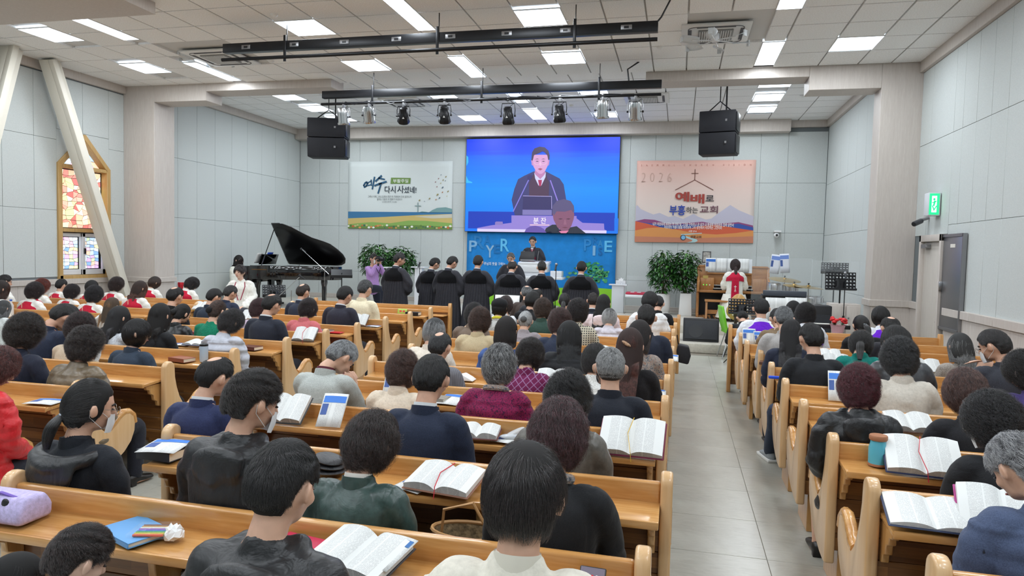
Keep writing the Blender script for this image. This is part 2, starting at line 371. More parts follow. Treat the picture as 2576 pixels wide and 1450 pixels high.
a = LIGHTS[8]; LIGHTS[8] = (a[0], a[1], a[3]-1.25, a[3], a[4])
# the rows of panels go on towards the rear, out of the photograph
xs_ = [(LIGHTS[i][0], LIGHTS[i][1]) for i in (4, 0, 2, 11)]
for (x0, x1) in xs_:
    for yy in (7.1, 4.9, 2.7, .5, -1.9): LIGHTS.append((x0, x1, yy, yy+.62, NZ))
xv = [(LIGHTS[i][0], LIGHTS[i][1]) for i in (6, 8, 10)]
for (x0, x1) in xv:
    for yy in (3.4, -.8): LIGHTS.append((x0, x1, yy, yy+1.25, NZ))
LIGHTS.append((xv[2][0], xv[2][1], 8.3, 9.55, NZ))
M_DIFF = plain('light_diffuser', (240, 250, 255), .5, emit=(222, 238, 255), es=PANEL_EMIT)
lgt = {}
for i, (x0, x1, y0, y1, z) in enumerate(LIGHTS):
    cx, cy = (x0+x1)/2, (y0+y1)/2; w, h = x1-x0, y1-y0; shape = 'slim' if w < .45 else 'square'
    front = z == FZ
    e = empty('ceiling_light', (cx, cy, z))
    where = 'stage' if front else 'main'
    e['loc'] = i
    MB().bx(-w/2, w/2, -h/2, h/2, -.012, .0).obj('diffuser', M_DIFF, e)
    mb = MB(); t_ = .012
    mb.bx(-w/2-t_, w/2+t_, -h/2-t_, -h/2, -.013, .004); mb.bx(-w/2-t_, w/2+t_, h/2, h/2+t_, -.013, .004); mb.bx(-w/2-t_, -w/2, -h/2, h/2, -.013, .004); mb.bx(w/2, w/2+t_, -h/2, h/2, -.013, .004)
    mb.obj('frame', M_WHITE, e, weld=False)
    L = bpy.data.lights.new('panel_light', 'AREA'); L.shape = 'RECTANGLE'; L.size = w; L.size_y = h; L.energy = PANEL_W*(w*h/.37); L.color = (.90, .955, 1.0)
    lo = bpy.data.objects.new('lamp', L); COL.objects.link(lo); lo.parent = e; lo.location = (0, 0, -.0135)
    tag(e, 'x', 'light'); lgt[i] = e
ROWN = {4: 'square ceiling panel light far left over the choir, nearest row', 5: 'square ceiling panel light far left just before the portal', 0: 'square ceiling panel light above the left end of the near truss', 1: 'square ceiling panel light under the left half of the near truss', 2: 'square ceiling panel light above the right half of the near truss', 3: 'square ceiling panel light between the trusses on the right', 11: 'square ceiling panel light nearest the right wall in the main hall',
        6: 'long slim ceiling light at the far left beside the wall', 7: 'long slim ceiling light behind the left fan', 8: 'long slim ceiling light above the centre of the near truss', 9: 'slim ceiling light centred between the two trusses', 10: 'slim ceiling light right of the air conditioner with the fan',
        12: 'square stage light just behind the left portal beam', 13: 'square stage light left above the hanging speakers', 14: 'stage ceiling light right, closest to the portal beam', 15: 'stage ceiling light right, middle of the row of three', 16: 'stage ceiling light right, deepest of the row of three', 17: 'square stage light above the left part of the LED wall', 18: 'slim stage light above the middle of the LED wall', 19: 'stage ceiling light directly behind the left hanging speakers', 20: 'square stage light behind the seventh spotlight', 21: 'stage ceiling light behind the fourth spotlight, under the far truss', 22: 'small stage ceiling light half hidden by the far truss bar', 23: 'small stage ceiling light just below the far truss bar', 24: 'wide stage ceiling light under the right end of the far truss'}
for i, e in lgt.items():
    if i in ROWN: e['label'] = ROWN[i]
    else: e['label'] = 'ceiling panel light behind the camera over the rear pews'; e['group'] = 'rear ceiling lights'
# tiles
def tiles(parent, xe, ye, z, avoid, cap, mat=M_CEIL):
    th = .014; n = 0; rest = MB(); cache = {}
    cells = [(a, b, c, d) for a, b in zip(xe[:-1], xe[1:]) for c, d in zip(ye[:-1], ye[1:])]
    cells.sort(key=lambda q: q[2])
    for a, b, c, d in cells:
        if any(a < l[1]-.12 and b > l[0]+.12 and c < l[3]-.12 and d > l[2]+.12 for l in avoid): continue
        if c > CY0 and n < cap:
            key = (round(b-a, 3), round(d-c, 3))
            if key not in cache: cache[key] = MB().bx(-(b-a)/2+.011, (b-a)/2-.011, -(d-c)/2+.011, (d-c)/2-.011, 0, th+.03).mesh('ceiling_tile', bevel=.004, seg=1)
            mk('ceiling_tile', cache[key], mat, parent, loc=((a+b)/2, (c+d)/2, z-.004)); n += 1
        else: rest.bx(a+.011, b-.011, c+.011, d-.011, z-.004, z+.02)
    if rest.v: o = rest.obj('far_ceiling_tiles', mat, parent, weld=False); o['kind'] = 'stuff'
def edges_between(marks, lo, hi, p):
    m = sorted(set([lo, hi]+[round(v, 3) for v in marks])); out = [m[0]]
    for v in m[1:]:
        if v-out[-1] < .2 and v != hi: continue
        out += span(out[-1], v, p)[1:]
    return out
nl = [l for l in LIGHTS if l[4] == NZ]; fl_ = [l for l in LIGHTS if l[4] == FZ]
A = lambda i: LIGHTS[i]
xe = edges_between([A(4)[0], A(4)[1], A(6)[0], A(6)[1], A(0)[0], A(0)[1], A(8)[0], A(8)[1], A(2)[0], A(2)[1], A(10)[0], A(10)[1], A(11)[0], A(11)[1]], NX0, NX1, .6)
ye = edges_between([A(0)[2], A(0)[3], A(1)[2], A(1)[3]], BY, 12.42, .62)
AC1 = (atZ(1702, 55, NZ), atZ(1905, 46, NZ), atZ(1885, 108, NZ), atZ(1710, 114, NZ))
acx, acy = sum(p.x for p in AC1)/4, sum(p.y for p in AC1)/4
AC2 = (atZ(415, 122, NZ).x+.62, acy)
acs = [(acx-.47, acx+.47, acy-.47, acy+.47), (AC2[0]-.47, AC2[0]+.47, acy-.47, acy+.47)]
tiles(cl_n, xe, ye, NZ, nl+[(a+.15, b-.15, c+.15, d-.15) for a, b, c, d in acs], 190)
xe2 = edges_between([A(12)[0], A(12)[1], A(17)[0], A(17)[1], A(18)[0], A(18)[1], A(14)[0], A(14)[1]], FX0, FX1, .6)
ye2 = edges_between([A(17)[2], A(17)[3], A(14)[2]], 12.5, FY, .62)
tiles(cl_s, xe2, ye2, FZ, fl_, 100)
# inclined columns at the left wall
def slanted(p0, p1, w, d, label):
    p0, p1 = Vector(p0), Vector(p1); ax = (p1-p0).normalized(); xx = Vector((1, 0, 0)); xx = (xx-xx.dot(ax)*ax).normalized(); yy = ax.cross(xx)
    mb = MB(); prof = [(-w/2, -d/2), (w/2, -d/2), (w/2, -d/2+.03), (.03, -d/2+.03), (.03, d/2-.03), (w/2, d/2-.03), (w/2, d/2), (-w/2, d/2)]
    prof = [(-w/2, -d/2), (w/2, -d/2), (w/2, d/2), (-w/2, d/2)]
    vs = [p+xx*a+yy*b for p in (p0, p1) for a, b in prof]; n = len(prof)
    mb.add(vs, [tuple(range(n-1, -1, -1)), tuple(range(n, 2*n))]+[(i, (i+1) % n, n+(i+1) % n, n+i) for i in range(n)])
    o = mb.obj('inclined_column', plain('cream_paint', (222, 216, 202), .5), bevel=.012)
    f = MB(); vs = [p+xx*a+yy*b for p in (p0, p1) for a, b in [(w/2, d*.1), (w/2+.10, d*.1), (w/2+.10, d*.5), (w/2, d*.5)]]
    f.add(vs, [(3, 2, 1, 0), (4, 5, 6, 7)]+[(i, (i+1) % 4, 4+(i+1) % 4, 4+i) for i in range(4)]); f.obj('flange', plain('cream_paint', (222, 216, 202), .5), o, bevel=.01)
    return tag(o, label, 'column')
CXX = -10.95
pt = atX(127, 148, CXX); pb = atX(300, 712, CXX)
dirv = (pb-pt); p2 = pt+dirv*((pt.z-.0)/(pt.z-pb.z)); ptop = pt-dirv*.02
slanted((CXX, ptop.y, NZ), (CXX, p2.y, .0), .20, .26, 'cream inclined steel column crossing the stained glass window')
pt = atX(30, 128, CXX); pb = atX(-60, 480, CXX); dirv = pb-pt; k = pt.z/(pt.z-pb.z); p2 = pt+dirv*k
slanted((CXX, pt.y, NZ), (CXX, p2.y, 0), .20, .26, 'cream inclined steel column leaning the other way at left edge')
# ------------------------------------------------------------ window_1: stained glass
def glassmat():
    t = NT('stained_glass'); v = t.coord('Object'); vo = t.n('TexVoronoi', i_Vector=v, i_Scale=9.0, i_Randomness=1.0)
    return t
win = empty('window_1', (WX, (WY0+WY1)/2, 0)); tag(win, kind='structure')
M_WF = wood('window_wood', (176, 140, 84), (206, 170, 112), 2, 1, .45, .1)
yc = (WY1-WY0)/2
def wbar(name, pts, wd=.055, x0=-.10, x1=.05, m=M_WF):
    """a bar along a polyline in the wall plane"""
    mb = MB()
    for i_, ((a0, b0), (a1, b1)) in enumerate(zip(pts[:-1], pts[1:])):
        x1 += .0012*(-1)**i_; x0 -= .0012*(-1)**i_; d = Vector((0, a1-a0, b1-b0)).normalized(); nn = Vector((0, -d.z, d.y))*wd/2
        p = [Vector((0, a0, b0))-d*wd*.3, Vector((0, a1, b1))+d*wd*.3]
        vs = [Vector((x, 0, 0))+q+s*nn for x in (x0, x1) for q in p for s in (-1, 1)]
        mb.add(vs, [(0, 1, 3, 2), (4, 6, 7, 5), (0, 4, 5, 1), (2, 3, 7, 6), (0, 2, 6, 4), (1, 5, 7, 3)])
    return mb.obj(name, m, win, bevel=.006, seg=1, weld=False)
zm = 2.0
wbar('window_frame', [(-yc, WZ0), (-yc, WZB), (0, WZT), (yc, WZB), (yc, WZ0), (-yc, WZ0)], .09)
wbar('crossbar', [(-yc, WZB-.02), (yc, WZB-.02)], .07, -.094, .042); wbar('crossbar', [(-yc, zm), (yc, zm)], .07, -.094, .042)
M_LEAD = plain('lead_came', (60, 58, 60), .6)
MB().bx(-.115, -.105, -yc, yc, WZ0, WZB).prism([(-yc, WZB), (yc, WZB), (0, WZT)], -.115, -.105, 'x').obj('lead_backing', M_LEAD, win, weld=False)
GC = {}
def pane(poly, col):
    # shrink and extrude each glass piece; an added glow in its colour stands in for daylight
    cx = sum(a for a, b in poly)/len(poly); cz = sum(b for a, b in poly)/len(poly)
    q = []
    for a, b in poly:
        d = math.hypot(a-cx, b-cz); k = max(0, 1-.007/max(d, .01)); q.append((cx+(a-cx)*k, cz+(b-cz)*k))
    col = tuple(int(c*.68+255*.32) for c in col); m = plain('glass_%d_%d_%d' % col, col, .25, emit=col, es=.95)
    MB().prism(q, -.104, -.098, 'x').obj('stained_pane', m, win)
rg = random.Random(5)
PAL = [(178, 206, 240), (206, 226, 246), (232, 240, 246), (84, 140, 214), (196, 228, 160), (244, 226, 150), (236, 178, 206), (246, 190, 150), (160, 200, 236), (220, 232, 242), (202, 150, 220)]
WARM = [(236, 160, 130), (244, 200, 150), (226, 110, 90), (248, 226, 170), (196, 60, 50), (236, 140, 110), (206, 226, 140), (250, 236, 200), (214, 90, 76), (244, 180, 130)]
def mosaic(y0, y1, z0, z1, nc, nr, pal, jit=.35):
    P = {}
    for i in range(nc+1):
        for j in range(nr+1):
            jx = 0 if i in (0, nc) else rg.uniform(-jit, jit)*(y1-y0)/nc; jz = 0 if j in (0, nr) else rg.uniform(-jit, jit)*(z1-z0)/nr
            P[i, j] = (y0+(y1-y0)*i/nc+jx, z0+(z1-z0)*j/nr+jz)
    for i in range(nc):
        for j in range(nr): pane([P[i, j], P[i+1, j], P[i+1, j+1], P[i, j+1]], rg.choice(pal))
mosaic(-yc+.06, yc-.06, zm+.05, WZB-.07, 9, 13, WARM, .42)
for r_ in range(4):     # gable rows
    z0 = WZB+.03+r_*.12; z1 = z0+.12
    f = lambda z: yc*(WZT-.06-z)/(WZT-WZB)
    n = max(1, 7-2*r_); a0, a1 = f(z0), max(f(z1), .01)
    for i in range(n): pane([(-a0+2*a0*i/n, z0), (-a0+2*a0*(i+1)/n, z0), (-a1+2*a1*(i+1)/n, z1), (-a1+2*a1*i/n, z1)], rg.choice(PAL))
M_ALU = plain('window_sash', (222, 224, 228), .4)
for s, (a, b) in enumerate(((-yc+.05, 0.02), (-.02, yc-.05))):
    x_ = .0 if s else -.03
    sb = MB(); z0, z1 = WZ0+.05, zm-.05
    for q in ((a, b, z0, z0+.10), (a, b, z1-.07, z1), (a, a+.06, z0, z1), (b-.06, b, z0, z1)): sb.bx(x_-.06, x_-.01, *q)
    sb.obj('sash', M_ALU, win, bevel=.004, seg=1, weld=False)
    mosaic(a+.07, b-.07, z0+.11, z1-.08, 4, 9, PAL, .25)
MB().bx(-.01, .02, .0, .03, 1.55, 1.66).obj('latch', M_BLACK, win)
# ------------------------------------------------------------ door_1, cabinet door, exit sign
M_DOOR = wood('door_laminate', (190, 182, 172), (206, 199, 190), 2, 1.6, .5, 0, .02)
dr = empty('door_1', (NX1, (DY0+DY1)/2, 0)); tag(dr, kind='structure'); hw = (DY1-DY0)/2
MB().bx(-.03, .0, -hw+.06, hw-.06, 0, 2.1).obj('door_leaf', M_DOOR, dr, bevel=.004)
mb = MB(); mb.bx(-.09, 0, -hw, -hw+.07, 0, 2.2); mb.bx(-.09, 0, hw-.07, hw, 0, 2.2); mb.bx(-.09, 0, -hw, hw, 2.1, 2.2); mb.obj('door_frame', M_BEIGE, dr, bevel=.004, weld=False)
MB().bx(-.10, -.03, hw-.35, hw-.12, 2.0, 2.06).cyl((-.09, hw-.3, 2.03), (-.16, hw-.55, 2.03), .012).obj('door_closer', M_STEEL, dr, weld=False)
MB().bx(-.06, -.03, -hw+.10, -hw+.14, 1.12, 1.28).obj('door_handle', M_DARKM, dr, bevel=.004); MB().ell((-.05, -hw+.12, .92), (.025, .025, .025)).obj('door_knob', M_DARKM, dr)
cb = empty('steel_cabinet_door', (NX1-.02, 10.32, 0)); tag(cb, 'tall stainless steel hydrant cabinet door set in the right wall', 'cabinet')
c0 = atX(2383, 597, NX1).y; c1 = atX(2437, 596, NX1).y; ch = abs(c0-c1)/2; cb.location.y = (c0+c1)/2
MB().bx(-.035, .0, -ch, ch, .86, 2.17).obj('steel_panel', M_STEEL, cb, bevel=.004)
mb = MB(); mb.bx(-.05, 0, -ch-.02, -ch+.015, .84, 2.19); mb.bx(-.05, 0, ch-.015, ch+.02, .84, 2.19); mb.bx(-.05, 0, -ch, ch, 2.15, 2.19); mb.bx(-.05, 0, -ch, ch, .84, .88); mb.obj('frame', M_STEEL, cb, weld=False)
MB().bx(-.075, -.035, ch-.07, ch-.05, 1.38, 1.52).obj('handle', M_CHROME, cb, bevel=.003); MB().bx(-.039, -.035, -.10, .07, 2.0, 2.05).obj('name_plate', plain('paper_label', (220, 214, 204), .6), cb)
ex = empty('exit_sign', (NX1-.04, 0, 0)); e0 = atX(2345, 515, NX1-.1); ex.location = (NX1-.02, e0.y, e0.z); ex.rotation_euler = (0, 0, 0)
tag(ex, 'lit green running man exit sign on the right wall', 'sign')
MB().bx(-.16, 0, -.10, .10, -.17, .17).obj('housing', plain('sign_housing', (214, 218, 222), .4), ex, bevel=.01)
M_EG = plain('exit_green', (40, 210, 140), .4, emit=(30, 205, 130), es=1.0); M_EW = plain('exit_white', (235, 255, 248), .4, emit=(225, 255, 243), es=1.1)
MB().bx(-.15, -.02, -.106, -.10, -.155, .155).obj('sign_face', M_EG, ex)
mb = MB(); mb.bx(-.12, -.055, -.110, -.106, -.12, .12); mb.obj('lit_field', M_EW, ex)
mb = MB(); mb.ell((-.09, -.112, .07), (.015, .002, .018)); mb.box((-.088, -.112, .01), (.022, .003, .08), Matrix.Rotation(.2, 3, 'Y')); mb.box((-.075, -.112, -.06), (.014, .003, .08), Matrix.Rotation(.5, 3, 'Y')); mb.box((-.10, -.112, -.055), (.014, .003, .07), Matrix.Rotation(-.4, 3, 'Y')); mb.box((-.088, -.112, .03), (.06, .003, .013), Matrix.Rotation(-.4, 3, 'Y'))
mb.obj('running_figure', M_EG, ex, weld=False)
def cctv(loc, dirv, label, col, long=True):
    e = empty('security_camera', loc); tag(e, label, 'camera')
    m = plain('cctv_%d' % col[0], col, .4); d = Vector(dirv).normalized()
    MB().cyl((0, 0, 0), (-.10*1, 0, -.04) if long else (0, -.02, .05), .025).obj('bracket', M_STEEL, e)
    if long: MB().cyl(Vector((-.10, 0, -.05)), Vector((-.10, 0, -.05))+d*.2, .04, .04, 14).obj('camera_body', m, e, bevel=.008); MB().cyl(Vector((-.10, 0, -.05))+d*.2, Vector((-.10, 0, -.05))+d*.205, .03).obj('lens', M_BLACK, e)
    else:
        MB().bx(-.06, .10, -.10, .12, .05, .09).obj('mount_plate', m, e, bevel=.006)
        MB().ell((0, -.03, -.02), (.065, .065, .065), None, 20, 12).obj('camera_dome', m, e); MB().ell((0, -.085, -.02), (.03, .015, .03)).obj('lens', M_BLACK, e)
p = atX(2340, 548, NX1); cctv((NX1-.02, p.y, p.z), (-.6, -.55, -.25), 'small security camera on bracket just below the exit sign', (60, 60, 64))
p = atY(1953, 590, FY-.15); cctv((p.x, FY-.15, p.z), (0, -1, 0), 'white dome security camera on the stage wall right of the vision banner', (236, 236, 236), False)
# ------------------------------------------------------------ pews
M_P1 = wood('honey_pine', (186, 128, 66), (222, 172, 110), 0, 1.0, .26, .5, .04)
M_PV = wood('honey_pine_upright', (190, 134, 74), (222, 176, 114), 2, 1.0, .28, .5, .04)
M_PE = wood('pale_pine_veneer', (212, 168, 118), (230, 194, 150), 2, .6, .30, .4, .03)
def lam_mat():
    t = NT('laminated_pine_back'); v = t.coord(); oi = t.n('ObjectInfo'); mul = t.n('Math', operation='MULTIPLY', i_0=oi.outputs['Random'], i_1=29.0)
    sp = t.n('SeparateXYZ', i_Vector=v); ad = t.n('Math', operation='ADD', i_0=sp.outputs[0], i_1=mul.outputs[0]); cb = t.n('CombineXYZ', i_X=ad.outputs[0], i_Y=sp.outputs[2])
    br = t.n('TexBrick', i_Vector=cb.outputs[0], i_Scale=1.0, i_Mortar_Size=.0004, i_Bias=-.1, i_Brick_Width=.42, i_Row_Height=.0473); br.inputs['Color1'].default_value = rgb(158, 108, 58); br.inputs['Color2'].default_value = rgb(106, 66, 34); br.inputs['Mortar'].default_value = rgb(84, 52, 26)
    n = t.noise(t.coord('Object', (1.2, 14, 14)), 4, 4, .6, .5); mx = t.n('Mix', data_type='RGBA', blend_type='MULTIPLY', i_0=.5); t.link(br.outputs[0], mx.inputs[6]); t.link(t.ramp(n, (.3, rgb(170, 160, 150)), (.7, rgb(255, 255, 255))), mx.inputs[7])
    t.set(Base_Color=mx.outputs[2], Roughness=.38, Coat_Weight=.2, Coat_Roughness=.2); return t.m
M_PD = lam_mat()
def arc(cx, cy, r, a0, a1, n): return [(cx+r*math.cos(math.radians(a0+(a1-a0)*i/n)), cy+r*math.sin(math.radians(a0+(a1-a0)*i/n))) for i in range(n+1)]
END = arc(0.01, .835, .052, 180, 0, 8)+[(.066, .76), (.085, .68), (.115, .60), (.16, .53), (.20, .495), (.245, .50), (.29, .53), (.33, .565), (.375, .585), (.42, .58), (.455, .55), (.468, .50), (.462, .44), (.43, .37), (.37, .31), (.29, .26), (.20, .225), (.10, .20), (.0, .19), (-.042, .20)]
ARM = [(.20, .500), (.245, .505), (.29, .535), (.33, .57), (.375, .592), (.42, .588), (.46, .555), (.472, .50)]
PEWM = {}
def pew_parts(Lw):
    if Lw in PEWM: return PEWM[Lw]
    h = Lw/2; d = []
    for s in (-1, 1):
        e = MB().prism(END, s*h-(.05 if s > 0 else 0), s*h+(.05 if s < 0 else 0), 'x').mesh('end_panel', bevel=.012, seg=3, ang=50)
        a = MB(); off = .022
        a.tube([(s*(h-.025), y, z-.004) for y, z in ARM], .028, 10); d.append(('end_panel', e, M_PE, None, None)); d.append(('armrest', a.mesh('armrest'), M_P1, len(d)-1, None))
    d.append(('top_rail', MB().bx(-h+.05, h-.05, -.014, .022, .733, .842).mesh('top_rail', bevel=.010, seg=3), M_P1, None, None))
    d.append(('book_shelf', MB().prism([(-.205, .722), (.0, .735), (.0, .757), (-.195, .744), (-.21, .740)], -h+.05, h-.05, 'x').mesh('book_shelf', bevel=.004, seg=2), M_P1, None, None))
    d.append(('shelf_lip', MB().bx(-h+.05, h-.05, -.220, -.203, .716, .750).mesh('shelf_lip', bevel=.006, seg=2), M_P1, None, None))
    n = 5; zs = [.26+(.733-.26)*i/n for i in range(n+1)]
    for i in range(n): d.append(('back_board', MB().bx(-h+.05, h-.05, -.012, .012, zs[i]+.001, zs[i+1]-.001).mesh('back_board', bevel=.0025, seg=1), M_PD, None, None))
    d.append(('seat', MB().prism([(.02, .40), (.42, .415), (.44, .43), (.42, .445), (.02, .43)], -h+.05, h-.05, 'x').mesh('seat', bevel=.006, seg=2), M_P1, None, None))
    br = [(-.012, .722), (-.17, .722), (-.16, .69), (-.13, .685), (-.125, .655), (-.09, .64), (-.085, .60), (-.05, .585), (-.045, .55), (-.012, .54)]
    for x in (-h+.06, h-.095): d.append(('shelf_bracket', MB().prism(br, x, x+.03, 'x').mesh('shelf_bracket', bevel=.004, seg=1), M_PV, None, None))
    for x in ((0,) if Lw < 2.2 else (-h*.36, h*.36)):
        d.append(('support_board', MB().prism([(-.014, .722), (-.16, .722), (-.12, .40), (-.13, 0), (-.014, 0)], x-.016, x+.016, 'x').mesh('support_board', bevel=.004, seg=1), M_PV, None, None))
        d.append(('leg_board', MB().bx(x-.02, x+.02, .014, .38, 0, .40).mesh('leg_board', bevel=.004, seg=1), M_PV, None, None))
        d.append(('clip', MB().bx(x+.017, x+.06, -.030, -.012, .55, .60).mesh('clip', bevel=.003, seg=1), M_STEEL, None, None))
    d.append(('end_leg', MB().bx(-h+.08, -h+.12, .03, .36, 0, .40).mesh('end_leg', bevel=.004, seg=1), M_PV, None, None))
    d.append(('end_leg', MB().bx(h-.12, h-.08, .03, .36, 0, .40).mesh('end_leg', bevel=.004, seg=1), M_PV, None, None))
    PEWM[Lw] = d; return d
def pew(x0, x1, y, label, rz=0):
    Lw = round(x1-x0, 3); e = empty('church_pew', ((x0+x1)/2, y, 0), rz); tag(e, label, 'pew', 'pine pews')
    made = []
    for nm, me, m, par, _ in pew_parts(Lw):
        made.append(mk(nm, me, m, made[par] if par is not None else e))
    return e
ROWC = [1.33, 2.14, 2.93, 3.76, 4.56, 5.37, 6.2, 7.08, 7.95, 8.77, 9.61]
ROWL = [2.05, 2.86, 3.68, 4.49, 5.31, 6.15, 6.94, 7.71, 8.55, 9.42, 10.28]
ROWR = [1.55, 2.35, 3.12, 3.88, 4.76, 5.55, 6.37, 7.2, 7.95, 8.72]
ORD = ['first', 'second', 'third', 'fourth', 'fifth', 'sixth', 'seventh', 'eighth', 'ninth', 'tenth', 'eleventh', 'twelfth']
XR_ = [-.05, -.05, .01, -.03, -.03, -.03, -.01, -.01, .0, -.01, .01]
for i, y in enumerate(ROWC[1:]): pew(XR_[i+1]-2.5, XR_[i+1], y, 'honey pine pew in the centre block, %s row counted from the camera' % ORD[i])
for i, y in enumerate(ROWL[1:]): pew(-6.28, -3.78, y, 'honey pine pew in the left block, %s row counted from the camera' % ORD[i])
for i, y in enumerate(ROWR[1:]): pew(.80 if i < 7 else .74, 3.30 if i < 7 else 3.24, y, 'honey pine pew right of the aisle, %s row counted from the camera' % ORD[i])
ROWF = [7.6, 8.45, 9.3, 10.15]
for i, y in enumerate(ROWF): pew(-10.3, -7.3, y, 'honey pine choir pew by the left wall, %s row from the camera' % ORD[i])
# two pew fronts (screens) before the first rows
def pew_front(x0, x1, y, label):
    e = empty('pew_front', ((x0+x1)/2, y, 0)); h = (x1-x0)/2; tag(e, label, 'pew')
    for s in (-1, 1): MB().prism([(-.06, 0), (.06, 0), (.05, .80), (.03, .90), (-.03, .90), (-.05, .80)], s*h-.025, s*h+.025, 'x').obj('end_post', M_PV, e, bevel=.008)
    MB().bx(-h+.025, h-.025, -.02, .02, .74, .85).obj('top_rail', M_P1, e, bevel=.008)
    MB().bx(-h+.025, h-.025, -.26, -.02, .69, .712).obj('book_shelf', M_P1, e, bevel=.004)
    n = 6
    for i in range(n): MB().bx(-h+.025+(2*h-.05)*i/n+.002, -h+.025+(2*h-.05)*(i+1)/n-.002, -.012, .012, .10, .74).obj('front_board', M_PD, e, bevel=.003, seg=1)
pew_front(-6.22, -3.72, 11.0, 'low pine screen with shelf before the front left pew')
pew_front(-2.3, .03, 10.75, 'low pine screen with shelf before the front centre pew')
pew_front(.70, 3.2, 9.55, 'low pine screen with shelf before the front right pew')
# ------------------------------------------------------------ people
HC = Vector((0, 0.185, 1.215)); HR = (0.080, 0.100, 0.116)      # head centre and radii in the seated template
NECK = Vector((0, 0.162, 1.085)); HIP = Vector((0, 0.17, 0.56))
def remesh(mb, name, vox, it=4, fac=0.5, target=None):
    me = mb.mesh(name+'_raw', smooth=True, weld=False)
    o = bpy.data.objects.new(name, me)
    m = o.modifiers.new('r', 'REMESH'); m.mode = 'VOXEL'; m.voxel_size = vox; m.use_smooth_shade = True
    s = o.modifiers.new('s', 'SMOOTH'); s.factor = fac; s.iterations = it
    if target:
        d = o.modifiers.new('d', 'DECIMATE'); d.ratio = target
    out = baked(o); out.name = name
    bpy.data.meshes.remove(me)
    out.polygons.foreach_set('use_smooth', [True]*len(out.polygons))
    return out
def get(me):
    a = np.empty(len(me.vertices)*3, dtype=np.float32); me.vertices.foreach_get('co', a); return a.reshape(-1, 3).astype(float)
def put(me, a): me.vertices.foreach_set('co', a.astype(np.float32).ravel()); me.update()
def limb(mb, pts, n=12, sub=4):
    """pts: (x,y,z,rx[,ry]) smooth tapered limb with rounded ends"""
    P = np.array([p[:3] for p in pts], float); Rr = np.array([[p[3], p[4] if len(p) > 4 else p[3]] for p in pts], float)
    T = np.arange(len(P)); tt = np.linspace(0, len(P)-1, (len(P)-1)*sub+1)
    def cr(A):
        out = []
        for t in tt:
            i = min(int(t), len(A)-2); f = t-i
            a, b, c, d = A[max(i-1, 0)], A[i], A[i+1], A[min(i+2, len(A)-1)]
            out.append(0.5*((2*b)+(-a+c)*f+(2*a-5*b+4*c-d)*f*f+(-a+3*b-3*c+d)*f**3))
        return np.array(out)
    Q = cr(P); RR = np.maximum(cr(Rr), 0.004)
    d0 = (Q[0]-Q[1]); d0 /= np.linalg.norm(d0); d1 = (Q[-1]-Q[-2]); d1 /= np.linalg.norm(d1)
    r0, r1 = RR[0].min(), RR[-1].min()
    Q = np.vstack([Q[0]+d0*r0*0.95, Q[0]+d0*r0*0.7, Q, Q[-1]+d1*r1*0.7, Q[-1]+d1*r1*0.95])
    RR = np.vstack([RR[0]*0.3, RR[0]*0.75, RR, RR[-1]*0.75, RR[-1]*0.3])
    vs = []; up = None
    for i in range(len(Q)):
        d = Q[min(i+1, len(Q)-1)]-Q[max(i-1, 0)]; d /= np.linalg.norm(d)
        if up is None:
            x = np.array([1., 0, 0])-d[0]*d
            if np.linalg.norm(x) < 0.5: x = np.array([0, 0, 1.])-d[2]*d
        else: x = up-up.dot(d)*d
        x /= np.linalg.norm(x); up = x; y = np.cross(d, x)
        for k in range(n):
            a = 2*PI*k/n; vs.append(Q[i]+RR[i, 0]*math.cos(a)*x+RR[i, 1]*math.sin(a)*y)
    m = len(Q)
    mb.add(vs, [(i*n+k, i*n+(k+1) % n, (i+1)*n+(k+1) % n, (i+1)*n+k) for i in range(m-1) for k in range(n)]+[tuple(range(n-1, -1, -1)), tuple(range((m-1)*n, m*n))])
def add_head(mb, c=HC):
    x, y, z = c
    mb.ell((x, y-0.006, z+0.012), (0.0785, 0.097, 0.108), nu=20, nv=14)
    mb.ell((x, y+0.028, z-0.035), (0.058, 0.062, 0.078), nu=16, nv=12)       # face and jaw
    mb.ell((x, y+0.055, z-0.088), (0.026, 0.024, 0.022))                      # chin
    mb.ell((x, y+0.076, z+0.028), (0.045, 0.015, 0.016))                      # brow
    limb(mb, [(x, y+0.088, z+0.015, .008), (x, y+0.100, z-0.008, .010), (x, y+0.104, z-0.022, .013)], 8, 3)   # nose
    mb.ell((x, y+0.083, z-0.055), (0.022, 0.012, 0.011))                      # mouth
    for s in (-1, 1):
        mb.ell((x+s*0.046, y+0.058, z-0.022), (0.020, 0.024, 0.022))          # cheek
        M = Matrix.Rotation(s*0.45, 3, 'Z') @ Matrix.Rotation(0.15, 3, 'X')
        mb.ell((x+s*0.091, y-0.004, z-0.006), (0.010, 0.021, 0.032), M, 10, 8) # ear
        mb.ell((x+s*0.082, y+0.006, z-0.014), (0.012, 0.013, 0.020))
